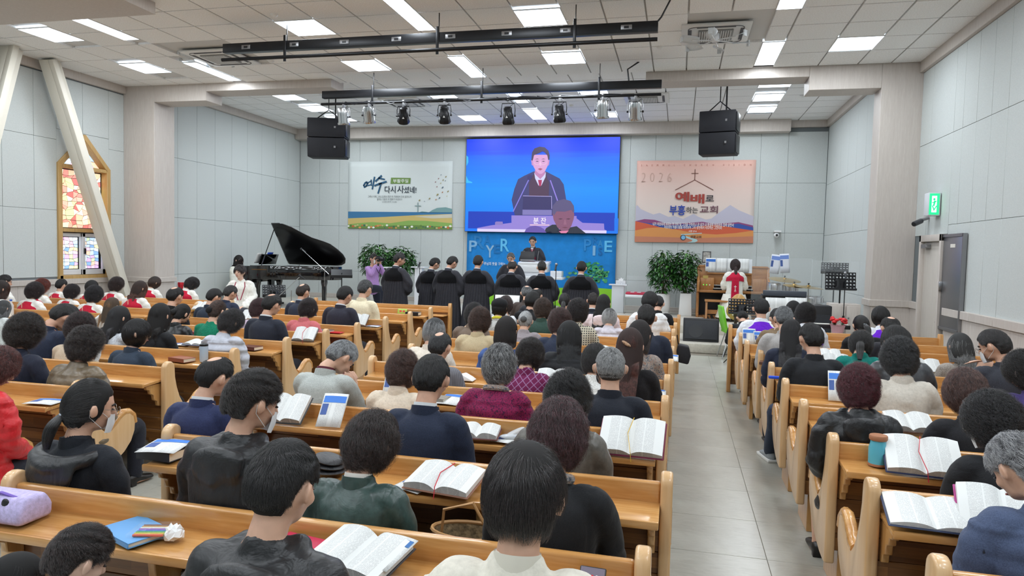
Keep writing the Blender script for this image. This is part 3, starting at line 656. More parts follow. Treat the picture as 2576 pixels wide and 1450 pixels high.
def add_hand(mb, w, d, up=(0, 0, 1), side=1, curl=0.6, s=1.0):
    """palm from wrist w along d with four fingers of different length and a thumb"""
    w = Vector(w); d = Vector(d).normalized(); u = Vector(up); u = (u-u.dot(d)*d).normalized(); r = d.cross(u)*side
    pc = w+d*0.045*s
    M = Matrix((r, d, u)).transposed()
    mb.ell(pc, (0.040*s, 0.048*s, 0.014*s), M, 12, 8)
    for k, (off, ln) in enumerate(((-0.030, .062), (-0.010, .074), (0.010, .070), (0.029, .054))):
        a = w+d*0.075*s+r*off*s; b = a+(d*math.cos(curl*.5)-u*math.sin(curl*.5))*ln*0.5*s; c = b+(d*math.cos(curl*1.4)-u*math.sin(curl*1.4))*ln*0.5*s
        limb(mb, [(*a, .0092*s), (*b, .0085*s), (*c, .0072*s)], 8, 2)
    a = w+d*0.02*s-r*0.030*s; b = a+(d*.6-r*.7-u*.2).normalized()*0.035*s; c = b+(d*.95-r*.2-u*.3).normalized()*0.028*s
    limb(mb, [(*a, .012*s), (*b, .0105*s), (*c, .0085*s)], 8, 2)
# arm sets: elbow, wrist, hand direction (right side; mirrored in x)
ARMS = {
 'lap': ((0.208, 0.20, 0.74), (0.10, 0.40, 0.60), (-0.6, 0.75, -0.05)),
 'desk': ((0.215, 0.27, 0.76), (0.10, 0.47, 0.735), (-0.55, 0.8, 0.05)),
 'pray': ((0.195, 0.34, 0.76), (0.045, 0.45, 0.97), (-0.25, 0.2, 0.95)),
 'wide': ((0.235, 0.24, 0.76), (0.17, 0.47, 0.735), (-0.3, 0.9, 0.0)),
}
def arm_pts(kind, s, infl=0.0, z0=0.0, full=True):
    e, w, h = ARMS[kind]
    sh = (0.158, 0.155, 0.985)
    q = lambda p, r: (s*p[0], p[1], p[2]+z0, r+infl)
    L = [q((0.115, .158, .985), .050), q(sh, .051), q(((sh[0]+e[0])/2+.010, (sh[1]+e[1])/2, (sh[2]+e[2])/2+.02), .046), q(e, .041)]
    L += [q(((e[0]+w[0])/2, (e[1]+w[1])/2, (e[2]+w[2])/2), .036), q(w, .027)]
    return L
TORSO = [(0, .19, .50, .165, .125), (0, .175, .60, .152, .120), (0, .165, .72, .145, .108), (0, .155, .84, .158, .112), (0, .155, .93, .168, .108), (0, .155, .985, .150, .085), (0, .158, 1.03, .085, .062)]
def seated_body(arm):
    mb = MB(); add_head(mb)
    limb(mb, TORSO, 20, 3)
    limb(mb, [(0, .155, 1.00, .062), (0, .162, 1.06, .054), (0, .172, 1.12, .052), (0, .18, 1.17, .055)], 16, 3)
    for s in (-1, 1):
        limb(mb, arm_pts(arm, s)); e, w, h = ARMS[arm]
        add_hand(mb, (s*w[0], w[1], w[2]), (s*h[0], h[1], h[2]), (0, -0.4, 1) if arm == 'pray' else (0, 0, 1), s, 0.3 if arm == 'pray' else 0.7)
        limb(mb, [(s*.085, .19, .50, .088), (s*.095, .38, .50, .080), (s*.105, .60, .495, .060), (s*.107, .635, .44, .055), (s*.108, .63, .30, .050), (s*.108, .62, .12, .036), (s*.108, .62, .07, .036)])
        limb(mb, [(s*.108, .60, .045, .038, .035), (s*.112, .68, .035, .042, .028), (s*.116, .75, .025, .038, .02)])
    return remesh(mb, 'seated_body_'+arm, 0.0085, 3, 0.5, .28)
def seated_top(arm, kind):
    """jacket, hooded jacket or blouse over the seated body"""
    mb = MB(); i = {'suit': .015, 'thin': .009, 'padded': .026, 'hood': .022, 'leather': .015, 'robe': .028}[kind]
    T = [(a, b-.003, c, d+i, e+i*.9) for a, b, c, d, e in TORSO[:-1]]+[(0, .156, 1.035, .078+i*.3, .060+i*.3)]
    T[0] = (0, .20, .475, .185+i, .14+i)
    if kind == 'suit': T[4] = (0, .153, .945, .176, .120); T[5] = (0, .155, 1.0, .158, .093)
    limb(mb, T, 24, 3)
    limb(mb, [(0, .152, 1.02, .070, .066), (0, .158, 1.048, .064 if kind != 'thin' else .060, .062 if kind != 'thin' else .058)], 18, 3)
    for s in (-1, 1):
        A = arm_pts(arm, s, i); A[0] = (s*.11, .155, .988, .058+i*.6); A[1] = (s*(.158 if kind != 'suit' else .164), .155, .983, .054+i*.7 if kind != 'suit' else .060)
        if kind == 'robe': A[-1] = A[-1][:3]+(.075,); A[-2] = A[-2][:3]+(.085,); A[-3] = A[-3][:3]+(.080,)
        A[-1] = tuple(np.array(A[-1])-np.r_[(np.array(A[-1][:3])-np.array(A[-2][:3]))*0.12, 0])
        limb(mb, A, 14)
    if kind == 'hood':
        for a in np.linspace(-2.2, 2.2, 15):
            mb.ell((0.092*math.sin(a), .150-0.075*math.cos(a), 1.035-.035*math.cos(a)), (.040, .036, .034), None, 10, 7)
        limb(mb, [(-.10, .10, 1.02, .03, .02), (0, .045, .955, .055, .024), (.10, .10, 1.02, .03, .02)], 14, 4)
        limb(mb, [(0, .045, 1.02, .115, .034), (0, .030, .955, .105, .020), (0, .042, .90, .06, .012)], 16, 3)
    me = remesh(mb, 'seated_%s_%s' % (kind, arm), 0.0105, 2, 0.5, .6)
    a = get(me); nrm = np.empty(len(a)*3, np.float32); me.vertices.foreach_get('normal', nrm); nrm = nrm.reshape(-1, 3)
    x, y, z = a.T
    arm_m = ss(.16, .20, np.abs(x))
    seed = {'suit': 0, 'thin': 2, 'padded': 5, 'hood': 7, 'leather': 4, 'robe': 9}[kind]
    f = np.zeros(len(a))
    for k in range(len(a)):
        p = a[k]
        f[k] = noise.noise(Vector((p[0]*7+seed, p[1]*6, p[2]*11+p[0]*4)))+0.5*noise.noise(Vector((p[0]*16, p[1]*16+seed, p[2]*24)))
    amp = {'suit': .005, 'thin': .006, 'padded': .009, 'hood': .011, 'leather': .008, 'robe': .010}[kind]
    g = f*amp*(0.75+0.9*arm_m)
    if kind == 'padded': g += .008*np.abs(np.sin(z*PI/.075))*(z < 1.0)
    if kind == 'robe': g += .006*np.sin(np.arctan2(x, -(y-.155))*26)*ss(.93, .86, z)*(1-arm_m)
    e = np.array(ARMS[arm][0]); de = np.sqrt((np.abs(x)-e[0])**2+(y-e[1])**2+(z-e[2])**2)
    g += .007*np.sin(de*150)*np.exp(-(de/.075)**2)                               # elbow folds
    if kind in ('suit', 'leather'): g -= .004*np.exp(-((np.abs(x)-.150)/.004)**2)*(z > .80)*(y < .2); g -= .003*np.exp(-(x/.003)**2)*(y < .12)*(z < .98)
    a += nrm*g[:, None]; put(me, a); return me
def seated_legs(skirt=False):
    mb = MB()
    if skirt:
        limb(mb, [(0, .19, .49, .19, .13), (0, .38, .50, .20, .10), (0, .60, .48, .17, .085), (0, .64, .36, .15, .09)], 18, 3)
    else:
        mb.ell((0, .20, .50), (.19, .14, .12), None, 18, 10)
        for s in (-1, 1):
            limb(mb, [(s*.088, .20, .505, .104), (s*.097, .38, .505, .095), (s*.106, .60, .50, .076), (s*.108, .645, .44, .071), (s*.108, .635, .30, .067), (s*.108, .625, .10, .060)], 14)
    return remesh(mb, 'seated_trousers', 0.014, 2, 0.5, .5)
def shoe_mesh(s):
    mb = MB()
    if s:
        limb(mb, [(s*.108, .585, .055, .043, .045), (s*.110, .64, .05, .045, .038), (s*.114, .71, .038, .048, .028), (s*.118, .775, .03, .040, .02)], 12)
        mb.bx(s*.108-.036, s*.108+.036, .55, .60, 0, .03)
    return remesh(mb, 'shoe', 0.008, 2, 0.4)
def collar_mesh(r=0.061, h=0.046, y=.162, z=1.056, tilt=.35):
    mb = MB(); n = 28; vs = []
    for rr, zz in ((r+.002, -.01), (r, h*.5), (r-.004, h), (r-.008, h*.9), (r-.006, -.01)):
        for k in range(n):
            a = 2*PI*k/n; py = math.sin(a)*rr
            vs.append((math.cos(a)*rr, y+py, z+zz-(py+rr)*tilt*.6))
    mb.add(vs, [(i*n+k, i*n+(k+1) % n, (i+1)*n+(k+1) % n, (i+1)*n+k) for i in range(4) for k in range(n)])
    return mb.mesh('collar')
# ---- pose
def m4(pivot, ax): return Matrix.Translation(pivot) @ ax @ Matrix.Translation(-Vector(pivot))
def lean_M(a): return m4(HIP, Matrix.Rotation(-a, 4, 'X'))
def head_M(bow, turn, tilt=0): return m4(NECK, Matrix.Rotation(-turn, 4, 'Z') @ Matrix.Rotation(-bow, 4, 'X') @ Matrix.Rotation(tilt, 4, 'Y'))
def rotx(a, piv, ang):
    c, s = np.cos(-ang), np.sin(-ang); y = a[:, 1]-piv[1]; z = a[:, 2]-piv[2]
    return np.stack([a[:, 0], piv[1]+c*y-s*z, piv[2]+s*y+c*z], 1)
def rotz_(a, piv, ang):
    c, s = np.cos(-ang), np.sin(-ang); x = a[:, 0]-piv[0]; y = a[:, 1]-piv[1]
    return np.stack([piv[0]+c*x-s*y, piv[1]+s*x+c*y, a[:, 2]], 1)
POSED = {}
def posed(me, key, bow, turn, lean, hd=True, arm_w=True):
    """a copy of a template mesh in the pose; equal poses share it"""
    k = (me.name, key, bow, turn, lean)
    if k in POSED: return POSED[k]
    if not (bow or turn or lean): POSED[k] = me; return me
    m = me.copy(); a = get(me); z = a[:, 2]
    if hd:
        w = ss(1.062, 1.14, z)
        a = rotx(a, NECK, bow*w); a = rotz_(a, NECK, turn*w)
    if lean:
        w = ss(.50, .80, z); y = a[:, 1]
        fore = ss(.36, .46, y)*ss(.95, .85, z)          # forearms stay on the desk
        a = rotx(a, HIP, lean*w*(1-fore*.9))
    put(m, a); POSED[k] = m; return m
# ---- hair
def hairline(az):
    """height of the hairline (unit head coords) against azimuth from the back of the head"""
    return np.interp(abs(az), [0, .7, 1.15, 1.45, 1.62, 1.80, 2.0, 2.35, PI], [-.80, -.76, -.55, -.12, .05, -.22, .10, .50, .60])
HS = {  # thickness, length, curl amplitude, curl frequency, shell factor, low (extends below), bald, kind
 'crop':   dict(T=.013, L=.035, curl=.002, fq=6, n=6500, fade=1),
 'crew':   dict(T=.008, L=.020, curl=.001, fq=4, n=6500, fade=1),
 'top':    dict(T=.024, L=.075, curl=.003, fq=5, n=7000, fade=1),
 'mwavy':  dict(T=.018, L=.045, curl=.007, fq=9, n=6500, fade=1),
 'wavy':   dict(T=.026, L=.08, curl=.008, fq=8, n=6500, low=.1),
 'bald':   dict(T=.011, L=.035, curl=.002, fq=5, n=5000, bald=1, fade=1),
 'perm':   dict(T=.029, L=.070, curl=.013, fq=13, n=7000, low=.15),
 'permt':  dict(T=.025, L=.060, curl=.011, fq=13, n=6500, low=.1, thin=1),
 'round':  dict(T=.024, L=.11, curl=.003, fq=6, n=6000, low=.2),
 'bob':    dict(T=.024, L=.20, curl=.002, fq=4, n=6000, low=.5, drop=.06),
 'long':   dict(T=.022, L=.42, curl=.005, fq=8, n=6000, low=.5, drop=.27),
 'tied':   dict(T=.013, L=.10, curl=.001, fq=4, n=4500, low=.1, tied=1),
}
def edge_t(az, z, st):
    """0..1 thickness factor that fades out at the hairline; below zero hides the shell"""
    h = hairline(az)
    if st.get('fade'): h = max(h, -.58) if abs(az) < 1.15 else (h+.22 if abs(az) < 1.75 else h+.08)
    if st.get('low') and abs(az) < 2.0: h = h-(.35 if abs(az) > 1.0 else .1)
    v = (z-h)/(.50 if st.get('fade') and abs(az) < 2.0 else .30)
    if st.get('bald') or st.get('thin'):
        sn_ = math.sqrt(max(0, 1-z*z)); c = -sn_*math.cos(az)*-.52*-1*-1 if False else (sn_*math.cos(az)*.50+z*.866)    # cosine of the angle from the crown
        if st.get('bald'):
            v = min(v, (math.acos(min(1, max(-1, c)))-.46)/.35)
            if abs(az) > 2.2: v = min(v, -.3)
        else: v = min(v, .10+(math.acos(min(1, max(-1, c))))/.5)
    return max(-.5, min(1, v))
def hair_shell(style):
    st = HS[style]; mb = MB(); nu, nv = 48, 30; T = st['T']*.80
    cu = st['curl'] > .007
    def fn(u, v):
        az = -PI+2*PI*u; ph = PI*v; z = math.cos(ph); s = math.sin(ph)
        d = Vector((s*math.sin(az), -s*math.cos(az), z))
        e = edge_t(az, z, st); t = (T*(e**.6) if e > 0 else e*.02)-.001
        if e > 0 and cu: t += T*.38*(noise.noise(d*5.5)*1.0)+T*.22*noise.noise(d*11)
        p = HC+Vector((d.x*(HR[0]+t), d.y*(HR[1]+t)-.006, d.z*(HR[2]+t)+.006))
        if st.get('drop') and e > 0:
            k = max(0, (-.05-z)); 
            if abs(az) < 1.95: p.z -= st['drop']*min(1, k*1.35); p.x *= 1+.25*min(1, k*2); p.y += (-.012*min(1, k*2))
        return p
    mb.grid(fn, nu, nv); return mb.mesh('hair_'+style)
def hair_strands(style, seed=0):
    st = HS[style]; rnd = np.random.RandomState(seed+hash_s(style)); N = int(st['n']*2.8); S = 9
    curly = st['curl'] > .007; R = np.array(HR); hc = np.array(HC)+np.array([0, -.006, .006])
    D = rnd.normal(size=(N*5, 3)); D /= np.linalg.norm(D, axis=1)[:, None]
    az = np.arctan2(D[:, 0], -D[:, 1]); ga, gz = np.linspace(-PI, PI, 121), np.linspace(-1, 1, 81); G = np.array([[edge_t(a_, z_, st) for z_ in gz] for a_ in ga])
    fa, fz = (az+PI)/(2*PI)*120, (D[:, 2]+1)*40; ia, iz = np.minimum(fa.astype(int), 119), np.minimum(fz.astype(int), 79); fa -= ia; fz -= iz
    e = G[ia, iz]*(1-fa)*(1-fz)+G[ia+1, iz]*fa*(1-fz)+G[ia, iz+1]*(1-fa)*fz+G[ia+1, iz+1]*fa*fz; q = rnd.rand(len(D))
    ok = (e >= .02) & ((e >= .25) | (q <= e*4))
    if st.get('bald'): ok &= (e >= .4) | (q < .5)
    D, az, e = D[ok][:N], az[ok][:N], e[ok][:N]; N = len(D); u = lambda: rnd.rand(N)
    T = st['T']*(.35+.65*np.minimum(1, e+.1)); L = st['L']*(.75+.5*u())*(.45+.55*np.clip(e*1.3, 0, 1))
    if st.get('fade'):
        k = np.maximum(ss(-.05, -.45, D[:, 2]), ss(.9, 1.25, np.abs(az))*ss(2.3, 1.9, np.abs(az))*ss(.5, .2, D[:, 2])); T *= 1-.75*k; L *= 1-.72*k
    crown = np.array([.12, -.45, .88]); crown /= np.linalg.norm(crown)
    tgt = np.array([0, -.93, -.30]) if st.get('tied') else crown
    tang = (tgt-(D@tgt)[:, None]*D) if st.get('tied') else (D-crown-((D-crown)*D).sum(1)[:, None]*D)
    nr = lambda A: A/(np.linalg.norm(A, axis=1)[:, None]+1e-6)
    rv = rnd.normal(size=(N, 3)); rv -= (rv*D).sum(1)[:, None]*D; small = np.linalg.norm(tang, axis=1) < .15
    tang = nr(tang); tang[small] = nr(rv)[small]
    if not st.get('tied') and not curly: tang = nr(tang+.45*np.cross(D, tang)*ss(.75, 1.0, D@crown)[:, None])      # whorl
    tang = tang+rnd.normal(size=(N, 3))*(.5 if curly else .10)
    def wn(f, ph):      # smooth pseudo noise on the scalp
        r2 = np.random.RandomState(ph); K = r2.normal(size=(7, 3))*f; o_ = r2.rand(7)*6.3; return np.sin(D@K.T+o_).sum(1)/4.2
    nz = np.stack([wn(4.5, 1), wn(4.5, 2), wn(4.5, 3), wn(4.0, 4)], 1)
    tang += nz[:, :3]*(1.4 if curly else .25)
    lump = wn(7, 5)*.7; T = T*(1+(.55 if curly else .15)*lump)
    dep = u()**.5; phs = 11*nz[:, 3]+u()*.8
    cur = D.copy(); rad = R.mean(); P = np.zeros((N, S, 3)); drop = st.get('drop', 0); pos = np.zeros((N, 3)); k0 = np.full(N, -1)
    for k in range(S):
        s_ = k/(S-1); off = T*dep*(min(1, s_*2.2) if curly else (1-(1-s_)**2))+.001
        p = hc+cur*(R+off[:, None])
        if drop:
            hit = (cur[:, 2] < -.05) & (np.abs(az) < 2.1) & (k0 < 0); k0[hit] = k; pos[hit] = p[hit]
            m = k0 >= 0; j = (k-k0)[:, None]; pp_ = pos+np.array([0, -.004, -1.])*(L/(S-1))[:, None]*j; pp_[:, 0] *= 1+.10*j[:, 0]/S
            low = pp_[:, 2] < HC.z-.14; pp_[low, 1] = np.minimum(pp_[low, 1], .105-.02*dep[low]); p[m] = pp_[m]
        n_ = nr(cur); b_ = nr(np.cross(n_, tang)); c = st['curl']*min(1, s_*2); an = st['fq']*s_+phs
        P[:, k] = p+c*(np.cos(an)[:, None]*n_+np.sin(an)[:, None]*b_)
        cur = nr(cur+tang*(L/(S-1)/rad)[:, None]); tang = tang-(tang*cur).sum(1)[:, None]*cur
        if not st.get('tied'): tang[:, 2] -= .12
        tang = nr(tang)
    return curves_data('hair_strands_'+style, P, .00030 if style in ('crew', 'crop', 'bald') else .00036)
def hash_s(s): return sum(ord(c)*(i+1) for i, c in enumerate(s)) % 1000
def curves_data(name, P, r):
    cd = bpy.data.hair_curves.new(name); n, s = P.shape[:2]
    cd.add_curves([s]*n); cd.points.foreach_set('position', P.astype(np.float32).ravel())
    rad = np.tile(np.linspace(r, r*.45, s), n).astype(np.float32)
    if 'radius' not in cd.attributes: cd.attributes.new('radius', 'FLOAT', 'POINT')
    cd.attributes['radius'].data.foreach_set('value', rad)
    return cd
def hair_mat(col, grey=0.0):
    key = 'hair_%d_%d_%d_%d' % (tuple(col)+(int(grey*100),))
    if key in MATS: return MATS[key]
    t = NT(key); c = rgb(col); hi = t.n('HairInfo')
    hn = t.noise(t.coord(), 55, 3, .6, .6); hm_ = t.n('Math', operation='MULTIPLY_ADD', i_0=hi.outputs['Random'], i_1=.35, i_2=hn); hs_ = t.n('MapRange', i_Value=hm_.outputs[0]); hs_.inputs[1].default_value = .45; hs_.inputs[2].default_value = .95
    r = t.ramp(hs_.outputs[0], (0, [q*.55 for q in c[:3]]+[1]), (1, [min(1, q*2.1+.006) for q in c[:3]]+[1]))
    if grey:
        g = t.n('Math', operation='LESS_THAN', i_0=hi.outputs['Random'], i_1=grey); mx = t.n('Mix', data_type='RGBA', i_0=g.outputs[0]); mx.inputs[7].default_value = rgb(205, 205, 205)
        t.link(r, mx.inputs[6]); r = mx.outputs[2]
    t.set(Base_Color=r, Roughness=0.27, Specular_IOR_Level=0.9)
    MATS[key] = t.m; return t.m
SKIN = {}
def skin(k=0):
    if k in SKIN: return SKIN[k]
    col = [(222, 176, 150), (208, 160, 134), (190, 142, 118), (232, 192, 170)][k]
    t = NT('skin_%d' % k); v = t.coord(); n = t.noise(v, 22, 3)
    t.set(Base_Color=t.ramp(n, (.3, rgb([c*.94 for c in col])), (.7, rgb(col))), Roughness=.5, Subsurface_Weight=0.08, Subsurface_Radius=(.01, .004, .002))
    t.bump(t.noise(v, 300, 2), .1, .001); SKIN[k] = t.m; return t.m
CACHE = {}
def cached(key, fn):
    if key not in CACHE: CACHE[key] = fn()
    return CACHE[key]
def eye_mesh(s):
    mb = MB(); mb.ell(HC+Vector((s*.031, .0835, .004)), (.0135, .009, .0055), None, 10, 6)
    return mb.mesh('eye')
def brow_mesh(s):
    mb = MB(); limb(mb, [(s*.016, HC.y+.090, HC.z+.024, .003, .0025), (s*.032, HC.y+.088, HC.z+.030, .0036, .003), (s*.047, HC.y+.076, HC.z+.024, .002, .002)], 6, 3)
    return mb.mesh('eyebrow')
def lip_mesh():
    mb = MB(); limb(mb, [(-.022, HC.y+.088, HC.z-.056, .002, .003), (0, HC.y+.096, HC.z-.054, .0045, .006), (.022, HC.y+.088, HC.z-.056, .002, .003)], 8, 3); return mb.mesh('lips')
def glasses_mesh():
    mb = MB()
    for s in (-1, 1):
        c = HC+Vector((s*.034, .108, .002)); mb.tube([c+Vector((.023*math.cos(a), 0, .018*math.sin(a))) for a in np.linspace(0, 2*PI, 17)], .0013, 5)
        mb.tube([c+Vector((s*.023, 0, .004)), HC+Vector((s*.080, .055, .006)), HC+Vector((s*.084, -.008, .006))], .0014, 5)
    mb.tube([HC+Vector((-.011, .108, .004)), HC+Vector((0, .112, .007)), HC+Vector((.011, .108, .004))], .0013, 5)
    return mb.mesh('eyeglasses', weld=False)
def mask_mesh():
    mb = MB()
    mb.grid(lambda u, v: HC+Vector((.062*math.sin((u-.5)*2.6), .052+.060*math.cos((u-.5)*2.6)*(1-.25*abs(v-.45)), -.10+.085*v)), 12, 6)
    for s in (-1, 1): mb.tube([HC+Vector((s*.060, .065, -.03)), HC+Vector((s*.080, .02, .0)), HC+Vector((s*.089, -.02, -.002)), HC+Vector((s*.082, -.012, -.035)), HC+Vector((s*.060, .05, -.08))], .0013, 5)
    return mb.mesh('face_mask', weld=False)
def ponytail(style='pony'):
    rnd = np.random.RandomState(4); out = []
    a0 = np.array(HC)+(np.array([0, -.105, -.045]) if style == 'pony' else np.array([0, -.09, .0]))
    L = .14 if style == 'pony' else .26
    for i in range(3600):
        th = rnd.rand()*2*PI; rr = rnd.rand()**.5; pts = []
        for k in range(8):
            s = k/7; w = .010+.026*math.sin(PI*min(1, s*.8+.1)); out_ = -.03*math.sin(s*2.2)
            pts.append(a0+np.array([math.cos(th)*rr*w+.01*s, math.sin(th)*rr*w*.7+out_, -L*s*(.8+.3*rr)+.012*math.sin(s*3)]))
        out.append(pts)
    return curves_data('ponytail', np.array(out), .0004)
def bun_mesh(): mb = MB(); mb.ell(HC+Vector((0, -.118, -.03)), (.042, .032, .040), None, 16, 10); return mb.mesh('hair_bun')
PEOPLE = []
def dress_head(p, HM, hair, hcol, grey=0, face=True, glasses=False, mask=False, kid=False):
    hm = hair_mat(hcol, grey); inner = plain('scalp_%d_%d_%d' % tuple(hcol), [c*.45 for c in hcol], .8)
    base = {'x': 'x', 'pony': 'tied', 'bun': 'tied', 'beret': 'round', 'clip': 'long', 'updo': 'tied', 'halfpony': 'wavy', 'ponylong': 'tied'}.get(hair, hair)
    sh = mk('hair', cached('shell_'+base, lambda: hair_shell(base)), inner, p, M=HM)
    hs = mk('hair_strands', cached('str_'+base, lambda: hair_strands(base)), None, sh)
    cdm(hs, hm); hs['kind'] = 'stuff'
    if hair in ('pony', 'halfpony', 'ponylong'):
        key = 'pony' if hair == 'pony' else 'ponylong'
        o = mk('ponytail', cached(key, lambda: ponytail(key)), None, p, M=HM); cdm(o, hm); o['kind'] = 'stuff'
        hb = cached('band', lambda: MB().lathe([(.014, -.006), (.017, -.004), (.017, .004), (.014, .006)], HC+Vector((0, -.108, -.045)), 14, Matrix.Rotation(1.3, 3, 'X')).mesh('hair_band'))
        mk('hair_band', hb, plain('hair_band', (190, 200, 212), .5), p, M=HM)
    if hair in ('bun', 'updo'):
        o = mk('hair_bun', cached('bun', bun_mesh), inner if hair == 'updo' else plain('black_velvet', (16, 14, 18), .9), p, M=HM)
    if hair == 'beret':
        o = mk('beret', cached('beret', lambda: MB().ell(HC+Vector((0, -.03, .045)), (.112, .118, .085), Matrix.Rotation(.35, 3, 'X'), 20, 12).mesh('beret')), plain('beret_felt', (20, 20, 24), .95), p, M=HM)
    if hair == 'clip':
        cl = cached('clip', lambda: MB().ell(HC+Vector((.0, -.130, -.01)), (.038, .008, .012), Matrix.Rotation(.5, 3, 'Y'), 14, 8).mesh('hair_clip'))
        mk('hair_clip', cl, speckled('jewelled_clip', (150, 120, 95), .7, 90, .3), p, M=HM)
    if face:
        for e_ in (-1, 1):
            part('eye', cached('eye%d' % e_, lambda: eye_mesh(e_)), plain('eye_dark', (38, 26, 22), .3), p, HM)
            part('eyebrow', cached('brow%d' % e_, lambda: brow_mesh(e_)), inner, p, HM)
        mk('lips', cached('lips', lip_mesh), plain('lip', (186, 110, 104), .45), p, M=HM)
    if glasses: mk('eyeglasses', cached('glasses', glasses_mesh), plain('spectacle_metal', (150, 140, 130), .3, .8), p, M=HM)
    if mask: mk('face_mask', cached('mask', mask_mesh), plain('mask_white', (236, 238, 240), .8), p, M=HM)
def cdm(o, mat):
    if len(o.data.materials) == 0: o.data.materials.append(mat)
    o.material_slots[0].link = 'OBJECT'; o.material_slots[0].material = mat
def setm(o, mat):
    o.material_slots[0].link = 'OBJECT'; o.material_slots[0].material = mat
def part(name, me, mat, parent, M=None):
    if len(me.materials) == 0: me.materials.append(mat)
    o = bpy.data.objects.new(name, me); COL.objects.link(o); o.parent = parent
    if M is not None: o.matrix_local = M
    o.material_slots[0].link = 'OBJECT'; o.material_slots[0].material = mat; return o
TOPN = {'suit': 'suit_jacket', 'thin': 'blouse', 'padded': 'padded_coat', 'hood': 'hooded_jacket', 'leather': 'leather_jacket', 'robe': 'choir_robe'}
def seat_person(x, yrow, hx, hy, label, hair='crop', hcol=(30, 26, 26), grey=0, top='suit', tcol=(40, 44, 60), tk='suit', arm='lap', bow=.25, turn=0, lean=.05,
                collar=None, sk=0, glasses=False, mask=False, skirt=False, scale=None, dy=0.0, legs=(38, 40, 50), group=None, rz=0, face=True, wide=1.0, extra=None):
    """hx, hy: where the photograph shows the head's centre; the pew row fixes the distance"""
    bow = round(bow*10)/10; turn = round(turn/.15)*.15; lean = round(lean*20)/20
    LM = lean_M(lean); HM = LM @ head_M(bow, turn)
    hl = HM @ HC
    Yh = yrow+dy+hl.y
    P = atY(hx, hy, Yh)
    s = P.z/hl.z if scale is None else scale
    s = max(.60, min(1.16, s)); z0 = 0.0
    if scale is not None: z0 = P.z-hl.z*scale
    P = atY(hx, hy, yrow+dy+hl.y*s)
    p = bpy.data.objects.new('person', None); bpy.data.objects.remove(p)
    bm_ = posed(cached('body_'+arm, lambda: seated_body(arm)), 'b', bow, turn, lean)
    p = bpy.data.objects.new('person', bm_); COL.objects.link(p)
    if len(bm_.materials) == 0: bm_.materials.append(skin(sk))
    setm(p, skin(sk))
    sc = (s*wide, s, s)
    p.scale = sc; p.rotation_euler = (0, 0, rz)
    off = Euler((0, 0, rz)).to_matrix() @ Vector((hl.x*sc[0], hl.y*s, 0)); 
    p.location = (P.x-off.x, yrow+dy+hl.y*s-off.y, z0)
    tag(p, label, 'person', group)
    tm = posed(cached('top_%s_%s' % (top, arm), lambda: seated_top(arm, top)), 't', round(bow*.3, 2), 0, lean)
    part(TOPN[top], tm, cloth(tcol, tk), p)
    part('skirt' if skirt else 'trousers', cached('legs%d' % skirt, lambda: seated_legs(skirt)), cloth(legs, 'suit'), p)
    for e_ in (-1, 1): part('shoe', cached('shoe%d' % e_, lambda: shoe_mesh(e_)), plain('shoe_leather', (26, 24, 24), .4), p)
    if collar: part('collar', cached('collar', collar_mesh), plain('collar_%d_%d_%d' % tuple(collar), collar, .8), p, LM)
    if top in ('suit', 'leather'): part('jacket_collar', cached('jcollar', lambda: collar_mesh(.072, .050, z=1.038)), cloth(tcol, tk), p, LM)
    dress_head(p, HM, hair, hcol, grey, face, glasses, mask)
    PEOPLE.append(p)
    if extra: extra(p, LM, HM)
    return p
# ------------------------------------------------------------ the congregation
BL = (30, 27, 28); DB = (46, 34, 32); BR = (72, 52, 44); PU = (66, 38, 42); GR = (120, 122, 124); LG = (168, 170, 172); RD = (88, 44, 40)
NV = (40, 46, 64); CH = (42, 44, 50); BK = (26, 27, 30); WH = (232, 234, 236); CR = (224, 214, 196)
S = seat_person
def hoodflat(p, LM, HM):
    mb = MB(); limb(mb, [(-.14, .17, 1.03, .02, .02), (-.135, .08, 1.005, .034, .030), (0, .03, .985, .05, .030), (.135, .08, 1.005, .034, .030), (.14, .17, 1.03, .02, .02)], 14, 4)
    limb(mb, [(0, .035, 1.0, .13, .025), (0, .018, .93, .125, .020), (0, .03, .85, .07, .014)], 16, 4)
    part('hood', remesh(mb, 'flat_hood', .010, 2), cloth(BK, 'shiny'), p, LM)
def scarf(col, kind='floral'):
    def f(p, LM, HM):
        mb = MB(); pts = []
        for k in range(17):
            a = 2*PI*k/16; pts.append((.070*math.cos(a), .165+.066*math.sin(a), 1.062-.020*math.sin(a)))
        mb.tube(pts, .019, 8); part('scarf', mb.mesh('scarf', weld=False), cloth(col, kind), p, LM)
    return f
def yoke(col, stripe=None):
    """coloured panel of a choir robe over the shoulders and back"""
    def f(p, LM, HM):
        key = 'yoke'
        def b():
            mb = MB()
            def fn(u, v):
                a = -1.9+3.8*u; z = 1.04-.19*v; w = .090+.10*min(1, v*2.2); d = .075+.075*min(1, v*1.6)
                return (math.sin(a)*w*1.04, .152-math.cos(a)*d*1.10-.004, z+.01*math.cos(a*2))
            mb.grid(fn, 24, 8); return mb.mesh('yoke')
        part('yoke', cached(key, b), cloth(col, 'soft'), p, LM)
        if stripe: part('stripe', cached('ystripe', lambda: MB().box((0, -.003, .955), (.010, .004, .15), Matrix.Rotation(.06, 3, 'X')).mesh('stripe')), plain('yoke_stripe', (236, 206, 176), .8), p, LM)
    return f
